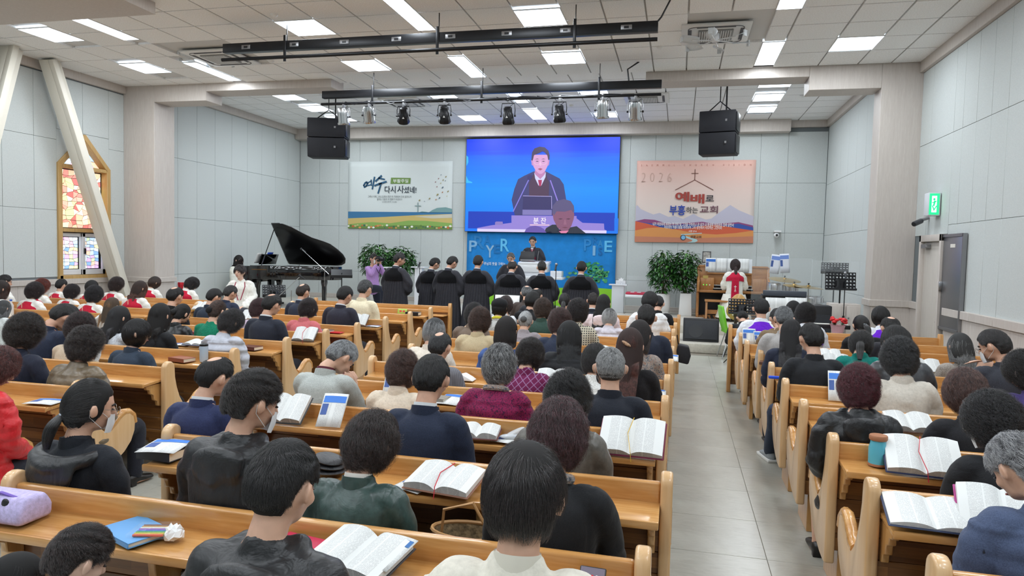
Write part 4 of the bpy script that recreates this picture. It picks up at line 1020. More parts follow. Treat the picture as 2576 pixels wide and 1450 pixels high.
# nearest row
S(-1.0, ROWC[0], 712, 1222, 'man in a black hooded windbreaker with neat crown whorl, nearest row centre', 'crop', BL, tcol=BK, top='hood', tk='shiny', bow=.30, turn=.22, sk=0, dy=.04)
S(-.4, ROWC[0], 1320, 1252, 'man with thick parted black hair and cream high collar, nearest row', 'top', (38, 30, 30), tcol=(226, 220, 206), tk='soft', top='padded', bow=.34, turn=0, sk=0, dy=.05, collar=(222, 216, 202))
S(-1.9, ROWC[0], 200, 1372, 'child with curly brown hair bending over the desk, bottom left', 'mwavy', (48, 38, 36), tcol=(225, 226, 228), tk='soft', top='thin', bow=.45, turn=.5, sk=3, dy=.02, lean=.15, legs=(60, 70, 90))
S(-2.2, ROWC[0], 30, 1415, 'small girl with dark fringe facing down in the bottom left corner', 'bob', BL, tcol=(236, 232, 224), tk='soft', top='thin', bow=.6, turn=.9, sk=3, dy=.08, lean=.15, legs=(120, 60, 80))
# row C0
S(-1.6, ROWC[1], 935, 1112, 'woman with wavy dark brown hair in a dark green leather jacket', 'wavy', DB, tcol=(52, 72, 68), tk='leather', top='leather', bow=.35, turn=.25, collar=(232, 226, 218))
S(-.9, ROWC[1], 1405, 1098, 'woman in black tailored jacket and pink floral scarf with tousled auburn brown hair', 'wavy', PU, tcol=BK, tk='suit', top='suit', bow=.4, turn=.15, arm='desk', extra=scarf((200, 150, 160)))
S(-2.0, ROWC[1], 638, 1012, 'young man in black hooded jacket with wavy hair and ear-loop mask', 'mwavy', (40, 34, 32), tcol=BK, tk='shiny', top='hood', bow=.28, turn=.55, mask=True)
S(-2.4, ROWC[1], 228, 1022, 'woman with low ponytail in black jacket with flat folded hood', 'pony', BL, tcol=(28, 31, 38), tk='suit', top='leather', bow=.25, turn=.65, mask=True, glasses=True, extra=hoodflat)
# row C1
S(-2.2, ROWC[2], 542, 948, 'balding man with glasses in a navy blue suit by the left centre pew end', 'bald', BL, tcol=(40, 48, 84), bow=.40, turn=.45, glasses=True, collar=WH)
S(-1.8, ROWC[2], 1085, 955, 'man with neat black hair in dark navy suit, white shirt collar', 'crop', BL, tcol=(34, 42, 62), bow=.35, turn=0, collar=WH, sk=1, mask=False)
S(-.8, ROWC[2], 1428, 1003, 'woman with black wavy hair in a shiny taupe coat', 'perm', (34, 32, 34), tcol=(92, 88, 82), tk='leather', top='leather', bow=.5, turn=.2)
# row C2
S(-1.9, ROWC[3], 858, 900, 'grey haired man in light grey suit praying with hands clasped on the desk', 'crop', (150, 152, 154), tcol=(176, 180, 176), bow=.85, turn=.55, lean=.16, arm='pray', collar=(96, 30, 48), sk=0)
S(-1.5, ROWC[3], 1013, 930, 'woman with round brown permed hair in pale beige coat', 'perm', (78, 56, 50), tcol=(224, 208, 188), tk='soft', top='leather', bow=.4, collar=(222, 206, 188))
S(-1.2, ROWC[3], 1257, 920, 'woman with black and silver hair in a magenta boucle coat and yellow patterned scarf', 'wavy', (52, 52, 54), grey=.35, tcol=(120, 24, 70), tk='boucle', top='padded', bow=.25, turn=.15, extra=scarf((190, 170, 60)))
S(-.3, ROWC[3], 1535, 925, 'man with grey crew cut and mask in a dark navy suit', 'crew', (132, 132, 132), grey=.3, tcol=(28, 32, 42), bow=.12, turn=-.1, mask=True, wide=1.08, sk=0)
# row C3
S(-1.5, ROWC[4], 1107, 872, 'man with thinning dark hair in grey pinstripe suit', 'bald', (58, 58, 60), tcol=(112, 112, 118), tk='pin', bow=.3, turn=.1)
S(-1.0, ROWC[4], 1333, 893, 'woman with curly black hair thin on top in a plum plaid jacket', 'permt', (38, 32, 32), tcol=(110, 30, 76), tk='plaid', top='leather', bow=.6, turn=.1)
S(-.6, ROWC[4], 1497, 908, 'person in cream sweater mostly hidden by the man with the grey crew cut', 'wavy', BL, tcol=(230, 226, 210), tk='knit', top='padded', bow=.5, dy=.03)
S(-.2, ROWC[4], 1585, 872, 'woman with long auburn hair held by a jewelled clip, black sparkly top', 'clip', (92, 54, 46), tcol=(28, 26, 28), tk='knit', top='thin', bow=.3, turn=.1)
# row C4
S(-1.6, ROWC[5], 1092, 835, 'woman with short silver grey hair in a cream coat', 'round', (120, 122, 124), grey=.4, tcol=(228, 218, 204), tk='soft', top='leather', bow=.35, turn=.1)
S(-1.1, ROWC[5], 1273, 833, 'woman with smooth dark bob in a bright blue jacket', 'bob', DB, tcol=(66, 92, 150), tk='suit', top='leather', bow=.25)
S(-.8, ROWC[5], 1432, 845, 'woman with full black bob in a wide black coat', 'bob', (26, 26, 30), tcol=(34, 35, 38), tk='suit', top='padded', bow=.3, turn=-.1, wide=1.1)
S(-.3, ROWC[5], 1608, 845, 'woman with dark brown bob in a grey floral blouse', 'bob', (52, 40, 40), tcol=(120, 120, 124), tk='floral', top='thin', bow=.4, turn=.3)
# row C5
S(-1.5, ROWC[6], 1207, 808, 'woman with curly brown perm in a khaki trench coat', 'perm', BR, tcol=(196, 178, 144), tk='suit', top='leather', bow=.4)
S(-.9, ROWC[6], 1408, 812, 'woman with reddish brown perm in a navy cardigan', 'perm', (72, 50, 48), tcol=(44, 52, 72), tk='suit', top='thin', bow=.45)
S(-.3, ROWC[6], 1626, 800, 'man with crew cut thinning at the back in dark navy suit', 'crew', (36, 32, 32), tcol=(36, 42, 58), bow=.25, turn=-.05, sk=0, dy=.1)
# row C6
S(-1.6, ROWC[7], 1192, 792, 'person with dark wavy hair in a brown coat behind the khaki trench coat', 'perm', (40, 38, 40), tcol=(120, 104, 92), top='leather', bow=.4)
S(-1.2, ROWC[7], 1322, 808, 'elderly woman with white hair pinned in curls, mauve grey coat', 'updo', (168, 170, 170), grey=.5, tcol=(150, 142, 146), tk='soft', top='padded', bow=.5, scale=None)
S(-.8, ROWC[7], 1453, 785, 'woman with thick black perm in a black and cream checked coat', 'perm', (40, 34, 36), tcol=(206, 198, 176), tk='check', top='leather', bow=.3)
S(-.3, ROWC[7], 1578, 800, 'person with brown hair glimpsed beside the white shirt', 'bob', DB, tcol=(60, 58, 60), top='thin', bow=.6) if False else None
# row C7
S(-1.5, ROWC[8], 1257, 775, 'woman in black beret and black and white tweed jacket', 'beret', BL, tcol=(180, 180, 180), tk='tweed', top='leather', bow=.3, extra=scarf((210, 200, 60), 'knit'))
S(-1.1, ROWC[8], 1365, 778, 'woman with curly brown perm in a forest green coat', 'perm', (70, 54, 46), tcol=(52, 76, 68), tk='soft', top='leather', bow=.3)
S(-.5, ROWC[8], 1533, 800, 'elderly woman with straight silver hair in pale lilac quilted jacket', 'round', (150, 150, 150), grey=.5, tcol=(206, 200, 208), tk='quilt', top='padded', bow=.5)
# row C8
S(-1.4, ROWC[9], 1272, 768, 'young woman with long brown hair in a white top', 'halfpony', (66, 52, 50), tcol=WH, tk='soft', top='thin', bow=.3)
S(-1.1, ROWC[9], 1340, 757, 'short haired woman in a black top leaning right', 'round', BL, tcol=BK, top='thin', bow=.35, turn=.3)
S(-.6, ROWC[9], 1518, 765, 'woman with long black hair in a pale pink hoodie', 'long', BL, tcol=(232, 214, 216), tk='soft', top='hood', bow=.3, turn=.2)
S(-.2, ROWC[9], 1635, 760, 'man with full black hair in a white shirt', 'top', BL, tcol=(236, 238, 240), tk='suit', top='padded', bow=.45, turn=.2, dy=-.1)
# row C9
S(-1.1, ROWC[10], 1325, 738, 'bald headed man in a brown jacket in the front centre row', 'bald', GR, tcol=(70, 60, 56), bow=.4, turn=-.2, dy=.5)
S(-1.0, ROWC[10], 1349, 745, 'man with thin dark crown in a charcoal jacket, front centre row', 'bald', BL, tcol=CH, bow=.4, turn=.1)
S(-.8, ROWC[10], 1420, 758, 'girl with high black ponytail in a white blouse', 'ponylong', BL, tcol=WH, tk='soft', top='thin', bow=.3)
S(-.5, ROWC[10], 1492, 757, 'man with shaved sides in dark suit and white collar, front centre row', 'crew', (50, 42, 40), tcol=(32, 36, 48), bow=.2, collar=WH)
S(-.1, ROWC[10], 1655, 765, 'person in black jacket hidden behind the white shirt', 'crop', BL, tcol=BK, bow=.5, lean=.1)
# ---------------- left block
S(-6, ROWL[1], -8, 925, 'person in bright red padded jacket cut off by the left edge', 'wavy', RD, tcol=(206, 30, 38), tk='shiny', top='padded', bow=.5, turn=.6, dy=.0)
S(-5.6, ROWL[2], 65, 836, 'woman with big dark curly perm in navy jacket, left block', 'perm', (40, 32, 30), tcol=(34, 38, 54), top='leather', bow=.2, turn=.2)
S(-5, ROWL[2], 218, 868, 'woman with dark curly hair and mask in an olive khaki coat', 'perm', (46, 38, 36), tcol=(112, 98, 78), tk='leather', top='padded', bow=.25, turn=.6, mask=True)
S(-5.6, ROWL[3], 160, 800, 'man with glasses in navy suit bowing his head, left block', 'crop', (44, 42, 42), tcol=(36, 44, 64), bow=.75, turn=.5, lean=.1, glasses=True, sk=1)
S(-5.3, ROWL[3], 203, 825, 'woman with dark brown perm in a beige jacket', 'perm', (50, 36, 36), tcol=(200, 180, 156), tk='suit', top='thin', bow=.3, dy=-.05)
S(-4.8, ROWL[3], 345, 838, 'person with short black hair turning right in slate blue jacket', 'round', (34, 32, 34), tcol=(48, 60, 76), top='suit', bow=.1, turn=.9, sk=3)
S(-5.2, ROWL[4], 300, 800, 'woman with long charcoal hair and pale grey sweater clasping her hands', 'long', (58, 56, 60), tcol=(196, 200, 206), tk='knit', top='thin', bow=.3, turn=.3, arm='pray')
S(-4.8, ROWL[4], 403, 795, 'woman with long straight black hair in a black top, left block', 'long', BL, tcol=BK, top='thin', bow=.25)
S(-4.1, ROWL[4], 583, 812, 'woman with short black perm in a pale grey quilted coat at the pew end', 'permt', (46, 44, 46), tcol=(188, 190, 200), tk='quilt', top='padded', bow=.5, turn=.4)
S(-4.9, ROWL[5], 458, 790, 'woman with a black bow in her hair and a black leather jacket', 'updo', BL, tcol=BK, tk='leather', top='leather', bow=.5, turn=.3)
S(-4.6, ROWL[5], 548, 783, 'woman with brown hair in a velvet bun and emerald green sweater', 'bun', BR, tcol=(22, 116, 88), tk='knit', top='thin', bow=.4, turn=.3)
S(-4.1, ROWL[5], 684, 768, 'man with balding crown in a dark navy suit near the aisle, left block', 'bald', BL, tcol=(38, 42, 54), bow=.4, turn=.35, collar=WH, sk=1)
S(-5.6, ROWL[6], 282, 770, 'woman with fair brown long hair half hidden in the left block', 'long', (150, 118, 88), tcol=(180, 170, 160), top='thin', bow=.2)
S(-5, ROWL[6], 441, 746, 'man with bald crown in a black jacket, left block', 'bald', BL, tcol=BK, bow=.3, turn=.1)
S(-4.4, ROWL[6], 652, 778, 'person with burgundy curls and lilac top beside the dark navy suit', 'perm', PU, tcol=(200, 180, 200), tk='soft', top='thin', bow=.4)
S(-4.0, ROWL[6], 775, 778, 'woman with short dark hair in a salmon pink jacket', 'permt', (44, 34, 36), tcol=(206, 112, 116), tk='soft', top='leather', bow=.45, turn=.2)
S(-4.9, ROWL[7], 539, 748, 'man with black hair and glasses in dark blue grey suit, left block', 'crop', BL, tcol=(44, 54, 70), bow=.35, turn=.4, glasses=True)
S(-3.95, ROWL[7], 868, 745, 'man with thick black hair in dark purplish suit, left block near the aisle', 'crop', BL, tcol=(44, 44, 56), bow=.45, turn=.35, collar=WH, sk=1)
S(-4.9, ROWL[8], 580, 738, 'man with grey sides and glasses in navy suit reading at the front left', 'crop', (60, 58, 58), tcol=(42, 50, 70), bow=.45, turn=.5, glasses=True)
S(-4.3, ROWL[8], 763, 735, 'man with mask and thinning brown hair in dark navy suit, front left', 'bald', (60, 48, 42), tcol=(44, 50, 66), bow=.25, turn=.3, mask=True, collar=(190, 205, 220))
S(-3.9, ROWL[8], 919, 728, 'grey haired man in a cream jacket at the front of the left block', 'crop', (84, 84, 86), tcol=(232, 220, 190), tk='soft', top='suit', bow=.3, turn=.3)
# ---------------- choir by the left wall (white robes, crimson yokes)
CR_ = yoke((186, 26, 54), True)
for (hx, hy, row, hair, hc, bow, turn, lab) in [
 (3, 728, 0, 'bob', BR, .2, .3, 'choir member in crimson yoke with brown bob at the left edge'),
 (88, 733, 0, 'perm', (44, 32, 34), .2, .2, 'choir member with full dark perm, crimson yoke, second from the left edge'),
 (238, 742, 0, 'perm', (34, 32, 36), .2, .15, 'choir member with short black hair, crimson yoke, in front of the stained glass window'),
 (352, 727, 1, 'bob', (92, 60, 48), .3, .3, 'choir member with reddish brown bob and black collar, crimson yoke'),
 (182, 735, 1, 'perm', (40, 34, 36), .25, .4, 'choir member with rounded dark hair and glasses, crimson yoke'),
 (12, 710, 1, 'crop', BL, .2, .5, 'choir man with dark hair and blue collar at the far left'),
 (106, 722, 1, 'perm', (110, 50, 40), .2, .6, 'choir member with copper red hair and glasses'),
 (155, 718, 2, 'crop', BL, .25, .2, 'choir member with neat black crop, crimson yoke, under the window'),
 (231, 722, 2, 'round', BL, .25, .2, 'choir member with plain black hair behind the short haired one'),
 (294, 717, 2, 'perm', (50, 36, 36), .25, .4, 'choir member with dark brown curls and glasses at the foot of the inclined column'),
 (389, 712, 3, 'round', BR, .45, .5, 'choir member with braided brown hair bowing her head'),
 (483, 716, 3, 'perm', (36, 32, 34), .7, .6, 'choir member with tight black curls bent far forward at the pew end')]:
    S(-9, ROWF[row], hx, hy, lab, hair, hc, tcol=(236, 234, 226), tk='robe', top='robe', bow=bow, turn=turn, extra=CR_, glasses='glasses' in lab, group='choir members in crimson yokes', dy=(.05 if row < 3 else .3) if hx > 5 else -.3, wide=1.0 if hx > 5 else .9)
S(-9.6, 6.7, 8, 775, 'person in pale grey robe at the left edge in front of the choir', 'bob', GR, tcol=(206, 210, 208), tk='robe', top='robe', bow=.3)
# ---------------- right block
S(2.4, ROWR[1], 2572, 1180, 'grey haired man in a slate blue shirt reading at the right edge', 'mwavy', (112, 112, 116), grey=.35, tcol=(72, 84, 112), tk='suit', top='padded', bow=.6, turn=-.5, lean=.12, sk=0)
S(2.0, ROWR[2], 2496, 1062, 'woman with very full black perm, mask and black jacket, right block', 'perm', (34, 32, 34), tcol=(30, 31, 34), top='suit', bow=.35, turn=-.6, mask=True, glasses=True, collar=(150, 40, 60), wide=1.0)
S(1.2, ROWR[3], 2160, 975, 'woman with burgundy dyed bob in a black nylon windbreaker', 'perm', (84, 34, 44), tcol=BK, tk='shiny', top='hood', bow=.3, turn=.1, skirt=True)
S(2.0, ROWR[3], 2428, 988, 'woman with short chestnut hair in black suit and white collar', 'wavy', (86, 60, 54), tcol=(30, 30, 34), top='suit', bow=.35, turn=-.1, collar=WH)
S(1.6, ROWR[4], 2262, 902, 'woman with round charcoal hair in a light beige jacket', 'perm', (50, 50, 52), tcol=(204, 196, 184), tk='soft', top='leather', bow=.35)
S(2.6, ROWR[4], 2575, 935, 'woman with black curls and purple jacket cut off at the right edge', 'perm', BL, tcol=(70, 58, 110), tk='suit', top='leather', bow=.4, turn=-.6)
S(1.1, ROWR[5], 2040, 853, 'man with neat black hair in a black casual jacket near the aisle', 'crop', BL, tcol=(32, 34, 38), top='suit', bow=.3, turn=-.25)
S(1.7, ROWR[5], 2254, 862, 'person with straight black hair in dark grey leather jacket', 'round', BL, tcol=(66, 68, 72), tk='leather', top='leather', bow=.35, turn=-.3, glasses=True)
S(2.5, ROWR[5], 2500, 872, 'man with glasses in charcoal suit resting his chin on his hand', 'crop', (48, 44, 44), tcol=(52, 54, 62), top='suit', bow=.35, turn=-.9, glasses=True, mask=True, arm='pray')
S(1.0, ROWR[6], 1990, 838, 'woman with long wavy black hair in a navy blouse by the aisle', 'long', (38, 36, 40), tcol=(40, 46, 64), top='thin', bow=.35, turn=.2)
S(1.6, ROWR[6], 2166, 866, 'woman with tied black curls in a teal green jacket', 'halfpony', BL, tcol=(20, 122, 112), tk='soft', top='leather', bow=.7, turn=.3, lean=.1)
S(2.4, ROWR[6], 2415, 873, 'woman with smooth dark silver bob in a taupe cardigan', 'bob', (92, 92, 92), grey=.2, tcol=(150, 142, 134), tk='knit', top='thin', bow=.3, turn=-.1, collar=WH)
S(.95, ROWR[7], 1972, 803, 'person with greying hair in light grey jacket behind the long wavy hair', 'crop', GR, tcol=(170, 166, 164), bow=.35, dy=-.15)
S(1.9, ROWR[7], 2240, 826, 'man with bald patch on the crown in dark jacket, right block', 'bald', BL, tcol=(40, 40, 46), bow=.4, turn=-.2)
S(.95, ROWR[8], 1957, 803, 'man with short black hair in a brown hooded jacket, right block', 'crop', BL, tcol=(124, 104, 80), tk='suit', top='hood', bow=.5, turn=-.1, dy=-.12)
S(1.6, ROWR[8], 2166, 820, 'woman with ponytail tied by a pale blue scrunchie, black jacket', 'pony', BL, tcol=BK, top='leather', bow=.55, turn=-.2)
PUY = yoke((104, 30, 196))
S(.9, ROWR[9], 1915, 777, 'man in white robe with bright purple yoke near the music stand', 'crop', BL, tcol=(226, 228, 234), tk='robe', top='robe', bow=.15, extra=PUY, wide=1.1)
S(1.2, ROWR[9], 2026, 792, 'person with thick black curls in a white robe with purple yoke', 'perm', BL, tcol=(226, 228, 234), tk='robe', top='robe', bow=.4, extra=PUY, dy=-.35)
S(1.9, ROWR[9], 2215, 797, 'person with black bowl haircut and purple yoke at the front right', 'round', BL, tcol=(226, 228, 234), tk='robe', top='robe', bow=.3, turn=-.2, extra=PUY)
S(.8, 9.75, 1868, 800, 'guitarist in black jacket bowing behind the low music stand', 'crop', BL, tcol=BK, bow=.8, lean=.2, arm='desk')
S(1.3, 10.2, 1996, 778, 'young woman with black hair looking left beside the keyboard', 'bob', BL, tcol=(40, 40, 46), top='thin', bow=.2, turn=-.9, sk=3)
# ------------------------------------------------------------ ministers and others at the front
def robe_mesh(arm='clasp', open_front=False):
    mb = MB()
    limb(mb, [(0, .165, -.36, .30, .24), (0, .165, .10, .27, .205), (0, .165, .50, .235, .175), (0, .16, .80, .205, .145), (0, .155, .93, .185, .128), (0, .155, 1.0, .150, .095), (0, .158, 1.045, .078, .066)], 28, 3)
    for s in (-1, 1):
        e, w, h = ARMS[arm]
        limb(mb, [(s*.11, .155, .985, .072), (s*.165, .16, .965, .078), (s*(e[0]+.02), (.16+e[1])/2, .84, .085), (s*(e[0]+.015), e[1], e[2]-.02, .095), (s*(w[0]+.06), w[1]-.10, w[2]-.02, .090), (s*w[0], w[1]-.03, w[2]-.02, .085)], 14)
    me = remesh(mb, 'minister_robe', .0125, 2, .5)
    a = get(me); n = np.empty(len(a)*3, np.float32); me.vertices.foreach_get('normal', n); n = n.reshape(-1, 3); x, y, z = a.T
    ang = np.arctan2(x, -(y-.165)); body = 1-ss(.19, .24, np.abs(x))*(z > .55)
    g = .013*np.sin(ang*24+1.5*np.sin(z*5+x*9))*ss(.86, .74, z)*body + .007*np.sin(z*34+np.abs(x)*40)*(1-body)
    a += n*g[:, None]; put(me, a); return me
ARMS['clasp'] = ((0.22, 0.22, 0.70), (0.07, 0.40, 0.66), (-0.75, 0.6, 0.05))
ARMS['camera'] = ((0.20, 0.33, 0.86), (0.07, 0.34, 1.10), (-0.2, 0.1, 0.95))
ARMS['keys'] = ((0.225, 0.27, 0.72), (0.16, 0.52, 0.72), (-0.1, 0.98, -0.05))
def standing_body(arm):
    mb = MB(); add_head(mb); limb(mb, TORSO, 20, 3)
    limb(mb, [(0, .155, 1.00, .062), (0, .162, 1.06, .054), (0, .172, 1.12, .052), (0, .18, 1.17, .055)], 16, 3)
    for s in (-1, 1):
        limb(mb, arm_pts(arm, s)); e, w, h = ARMS[arm]
        add_hand(mb, (s*w[0], w[1], w[2]), (s*h[0], h[1], h[2]), (0, -0.2, 1), s, .5)
        limb(mb, [(s*.085, .17, .50, .088), (s*.09, .17, .30, .080), (s*.09, .18, .06, .056), (s*.09, .165, -.10, .052), (s*.09, .155, -.33, .036), (s*.09, .15, -.36, .036)])
        limb(mb, [(s*.09, .14, -.375, .038, .035), (s*.095, .22, -.385, .042, .028), (s*.10, .28, -.395, .038, .02)])
    return remesh(mb, 'standing_body_'+arm, 0.0095, 3, 0.5, .35)
def vel_yoke(p, LM, HM=None, col=(12, 12, 15), front=False):
    def b():
        mb = MB()
        def fn(u, v):
            a = -1.25+2.5*u; z = 1.045-.22*v; w = .082+.125*min(1, v*2.4); d = .072+.078*min(1, v*1.7)
            return (math.sin(a)*w*1.02, .155-math.cos(a)*d*1.10, z)
        mb.grid(fn, 20, 8); return mb.mesh('yoke')
    part('yoke', cached('vyoke', b), cloth(col, 'velvet'), p, LM)
def shoes_standing(s): return remesh(limbs([(s*.09, .13, -.36, .045, .04), (s*.095, .20, -.37, .046, .035), (s*.10, .28, -.39, .045, .022)]), 'shoe', .009, 2)
def limbs(*L):
    mb = MB()
    for l in L: limb(mb, l, 12)
    return mb
def stand_person(px, py, Y, zf, label, hair, hcol=BL, grey=0, bow=.4, turn=0, lean=.03, rz=0, yk=True, collar=WH, arm='clasp', glasses=False, group=None, face=True, robe=True, sk=1, extra=None, tcol=(50, 50, 56)):
    LM = lean_M(lean); HM = LM @ head_M(bow, turn); hl = HM @ HC
    R3 = Euler((0, 0, rz)).to_matrix(); h2 = R3 @ Vector((hl.x, hl.y, 0))
    P = atY(px, py, Y); s = (P.z-zf)/(hl.z+.42); s = max(.8, min(1.12, s))
    bm_ = posed(cached('stand_'+arm, lambda: standing_body(arm)), 's', bow, turn, lean)
    p = bpy.data.objects.new('person', bm_); COL.objects.link(p)
    if len(bm_.materials) == 0: bm_.materials.append(skin(sk))
    setm(p, skin(sk)); p.scale = (s, s, s); p.rotation_euler = (0, 0, rz); p.location = (P.x-h2.x*s, Y-h2.y*s, zf+.42*s)
    tag(p, label, 'person', group)
    part('robe', posed(cached('robe_'+arm, lambda: robe_mesh(arm)), 'r', round(bow*.2, 2), 0, lean), cloth(tcol, 'robe'), p)
    if yk: vel_yoke(p, LM)
    if collar:
        part('collar', cached('collar', collar_mesh), plain('collar_%d_%d_%d' % tuple(collar), collar, .8), p, LM)
        part('suit_collar', cached('scollar', lambda: collar_mesh(.071, .034)), cloth((58, 60, 70)), p, LM)
    for e_ in (-1, 1): part('shoe', cached('sshoe%d' % e_, lambda: shoes_standing(e_)), plain('shoe_leather', (26, 24, 24), .4), p)
    dress_head(p, HM, hair, hcol, grey, face, glasses)
    if extra: extra(p, LM, HM)
    PEOPLE.append(p); return p
G_ = 'ministers in black robes'
stand_person(1005, 654, 11.6, 0, 'tall minister in black robe with glasses beside the photographer', 'crop', (52, 50, 50), turn=.75, bow=.3, rz=-.25, glasses=True, group=G_)
stand_person(1094, 665, 12.2, 0, 'minister in black robe with glasses, second from left in the row of backs', 'crop', turn=.7, bow=.45, rz=-.1, glasses=True, group=G_)
stand_person(1138, 662, 11.9, 0, 'minister in black robe looking down right, third from left', 'crop', turn=.5, bow=.5, rz=-.15, group=G_)
stand_person(1203, 660, 11.9, 0, 'minister in black robe with flat dark hair standing before the first P R letters', 'crop', (40, 34, 32), bow=.25, group=G_)
stand_person(1289, 672, 11.9, 0, 'minister with bald crown in black robe, in front of the facing minister', 'bald', (52, 44, 40), bow=.45, group=G_)
stand_person(1363, 674, 11.9, 0, 'minister with short dark hair just left of the right microphone stand', 'crew', (40, 36, 34), bow=.35, turn=-.2, group=G_)
stand_person(1463, 675, 11.9, 0, 'minister with full black hair in front of the printed tree', 'crop', bow=.25, group=G_)
stand_person(1285, 650, 14.0, .17, 'grey haired minister facing the hall with closed eyes and bowed head', 'crop', (92, 92, 94), grey=.2, bow=.35, rz=PI, group=G_, sk=1)
def preacher_bits(p, LM, HM):
    def fn(u, v):
        a = PI-.62+1.24*u; z = 1.02-.42*v; w = .10+.08*min(1, v*2); d = .085+.075*min(1, v*1.5)
        return (math.sin(a)*w, .155-math.cos(a)*d*1.12, z)
    def fk(s):
        mb = MB(); mb.grid(lambda u, v: fn(u*.5 if s < 0 else .5+u*.5, v), 10, 8); return mb.mesh('velvet_front')
    for s in (-1, 1): part('velvet_front', fk(s), cloth((98, 22, 44), 'velvet'), p, LM)
    part('shirt', MB().prism([(-.035, 1.05), (.035, 1.05), (0, .93)], .262, .268, 'y').mesh('shirt'), plain('shirt_white', (238, 238, 242), .8), p, LM)
    part('necktie', MB().prism([(-.012, 1.02), (.012, 1.02), (.008, .99), (.016, .88), (0, .86), (-.016, .88), (-.008, .99)], .268, .274, 'y').mesh('necktie'), plain('tie', (170, 30, 76), .6), p, LM)
stand_person(1340, 608, 16.7, .46, 'preacher in black and maroon robe with magenta tie speaking behind the pulpit', 'crop', BL, bow=.2, rz=PI, yk=False, glasses=True, sk=0, extra=preacher_bits)
MB().bx(-.6, .6, -.5, .5, 0, .12).obj('pulpit_platform', M_STAGE, bevel=.01).location = (atY(1340, 700, 16.6).x, 16.55, STZ); tag(bpy.data.objects['pulpit_platform'], 'low pale platform under the pulpit and preacher', 'platform')
# stage extension for the piano
struct(MB().bx(NX0, -6.2, SY1, SY2, 0, STZ).obj('stage_wing', M_STAGE, bevel=.01))
# pianist, choir man, photographer, organist
def chair_of(px_obj): pass
def stool(x, y, z, label, h=.48, w=.6, rz=0):
    e = empty('piano_bench', (x, y, z), rz); tag(e, label, 'bench')
    MB().bx(-w/2, w/2, -.17, .17, h-.08, h).obj('seat', plain('black_leather', (24, 24, 26), .35), e, bevel=.02)
    for a in (-1, 1):
        for b in (-1, 1): MB().cyl((a*(w/2-.05), b*.12, 0), (a*(w/2-.05), b*.12, h-.07), .02).obj('leg', M_BLACK, e)
pp = seat_person(0, 14.55, 598, 655, 'pianist with long dark hair in cream choir robe at the grand piano', 'long', (44, 32, 32), tcol=(236, 234, 222), tk='robe', top='robe', arm='keys', bow=.1, turn=0, rz=-PI/2, scale=1.0, sk=3)
P = atY(598, 655, 14.85); pp.location = (P.x-.20, 14.85, P.z-1.215); stool(pp.location.x+.17, 14.85, STZ, 'black piano bench under the pianist in the cream robe', h=pp.location.z-STZ+.42)
def mar_trim(p, LM, HM):
    for s in (-1, 1):
        mb = MB(); pts = [(s*.075, .20, 1.035), (s*.09, .27, .96), (s*.06, .30, .85), (s*.02, .325, .72)]
        mb.tube(pts, .008, 6); part('piping', mb.mesh('piping'), plain('maroon_piping', (150, 26, 60), .7), p, LM)
pp = seat_person(0, 11.4, 585, 684, 'young choir man in white robe with maroon piping facing the hall', 'top', (44, 34, 34), tcol=(238, 236, 228), tk='robe', top='robe', arm='lap', bow=.05, turn=.5, rz=-2.7, scale=1.04, sk=3, extra=mar_trim)
P = atY(585, 684, 11.4); pp.location = (P.x+.09, 11.58, P.z-1.215*1.04)
def folding_chair(x, y, z, rz, label, h=.45, col=(40, 40, 44)):
    e = empty('stacking_chair', (x, y, z), rz); tag(e, label, 'chair'); m = plain('chair_%d_%d_%d' % col, col, .5)
    MB().bx(-.21, .21, .0, .40, h-.04, h).obj('seat', m, e, bevel=.015); MB().bx(-.20, .20, -.03, .0, h+.12, h+.42).obj('backrest', m, e, bevel=.012)
    for a in (-1, 1):
        MB().tube([(a*.19, -.015, h+.38), (a*.19, -.01, h), (a*.2, -.05, 0)], .011).obj('leg', M_CHROME, e); MB().tube([(a*.19, .36, h-.04), (a*.2, .38, 0)], .011).obj('leg', M_CHROME, e)
folding_chair(pp.location.x, pp.location.y, 0, -2.7, 'dark chair under the choir man who faces the hall', h=max(.40, pp.location.z+.42))
# photographer on one knee
def kneel_body():
    mb = MB(); add_head(mb); limb(mb, TORSO, 20, 3)
    limb(mb, [(0, .155, 1.00, .062), (0, .162, 1.06, .054), (0, .172, 1.12, .052), (0, .18, 1.17, .055)], 16, 3)
    for s in (-1, 1): limb(mb, arm_pts('camera', s)); add_hand(mb, (s*.07, .34, 1.10), (-s*.2, .1, .95), (0, -1, .1), s, .8)
    for L in KN: limb(mb, L)
    return remesh(mb, 'kneeling_body', .0095, 3, .5)
KN = [[(.085, .19, .50, .088), (.10, .38, .52, .078), (.105, .60, .50, .060), (.107, .635, .44, .055), (.108, .63, .28, .050), (.108, .62, .06, .036), (.11, .70, .035, .03)],
      [(-.085, .19, .50, .088), (-.095, .22, .30, .078), (-.10, .26, .10, .06), (-.10, .20, .065, .055), (-.10, -.05, .065, .045), (-.10, -.18, .06, .036)]]
def kneel_legs():
    mb = MB(); mb.ell((0, .20, .50), (.17, .14, .12), None, 18, 10)
    for L in KN: limb(mb, [(a, b, c, r+.016) for a, b, c, r in L[:-1]], 14)
    return remesh(mb, 'kneeling_trousers', .014, 2)
PY = 14.95; HM = head_M(.05, 0); P = atY(940, 652, PY); rz = -1.95
bm_ = kneel_body(); p = bpy.data.objects.new('person', bm_); COL.objects.link(p); bm_.materials.append(skin(1)); p.rotation_euler = (0, 0, rz)
off = Euler((0, 0, rz)).to_matrix() @ Vector((HC.x, HC.y, 0)); p.location = (P.x-off.x, PY-off.y, STZ+.0); p.scale = (1, 1, 1)
k_ = (P.z-STZ)/1.215; p.scale = (k_, k_, k_)
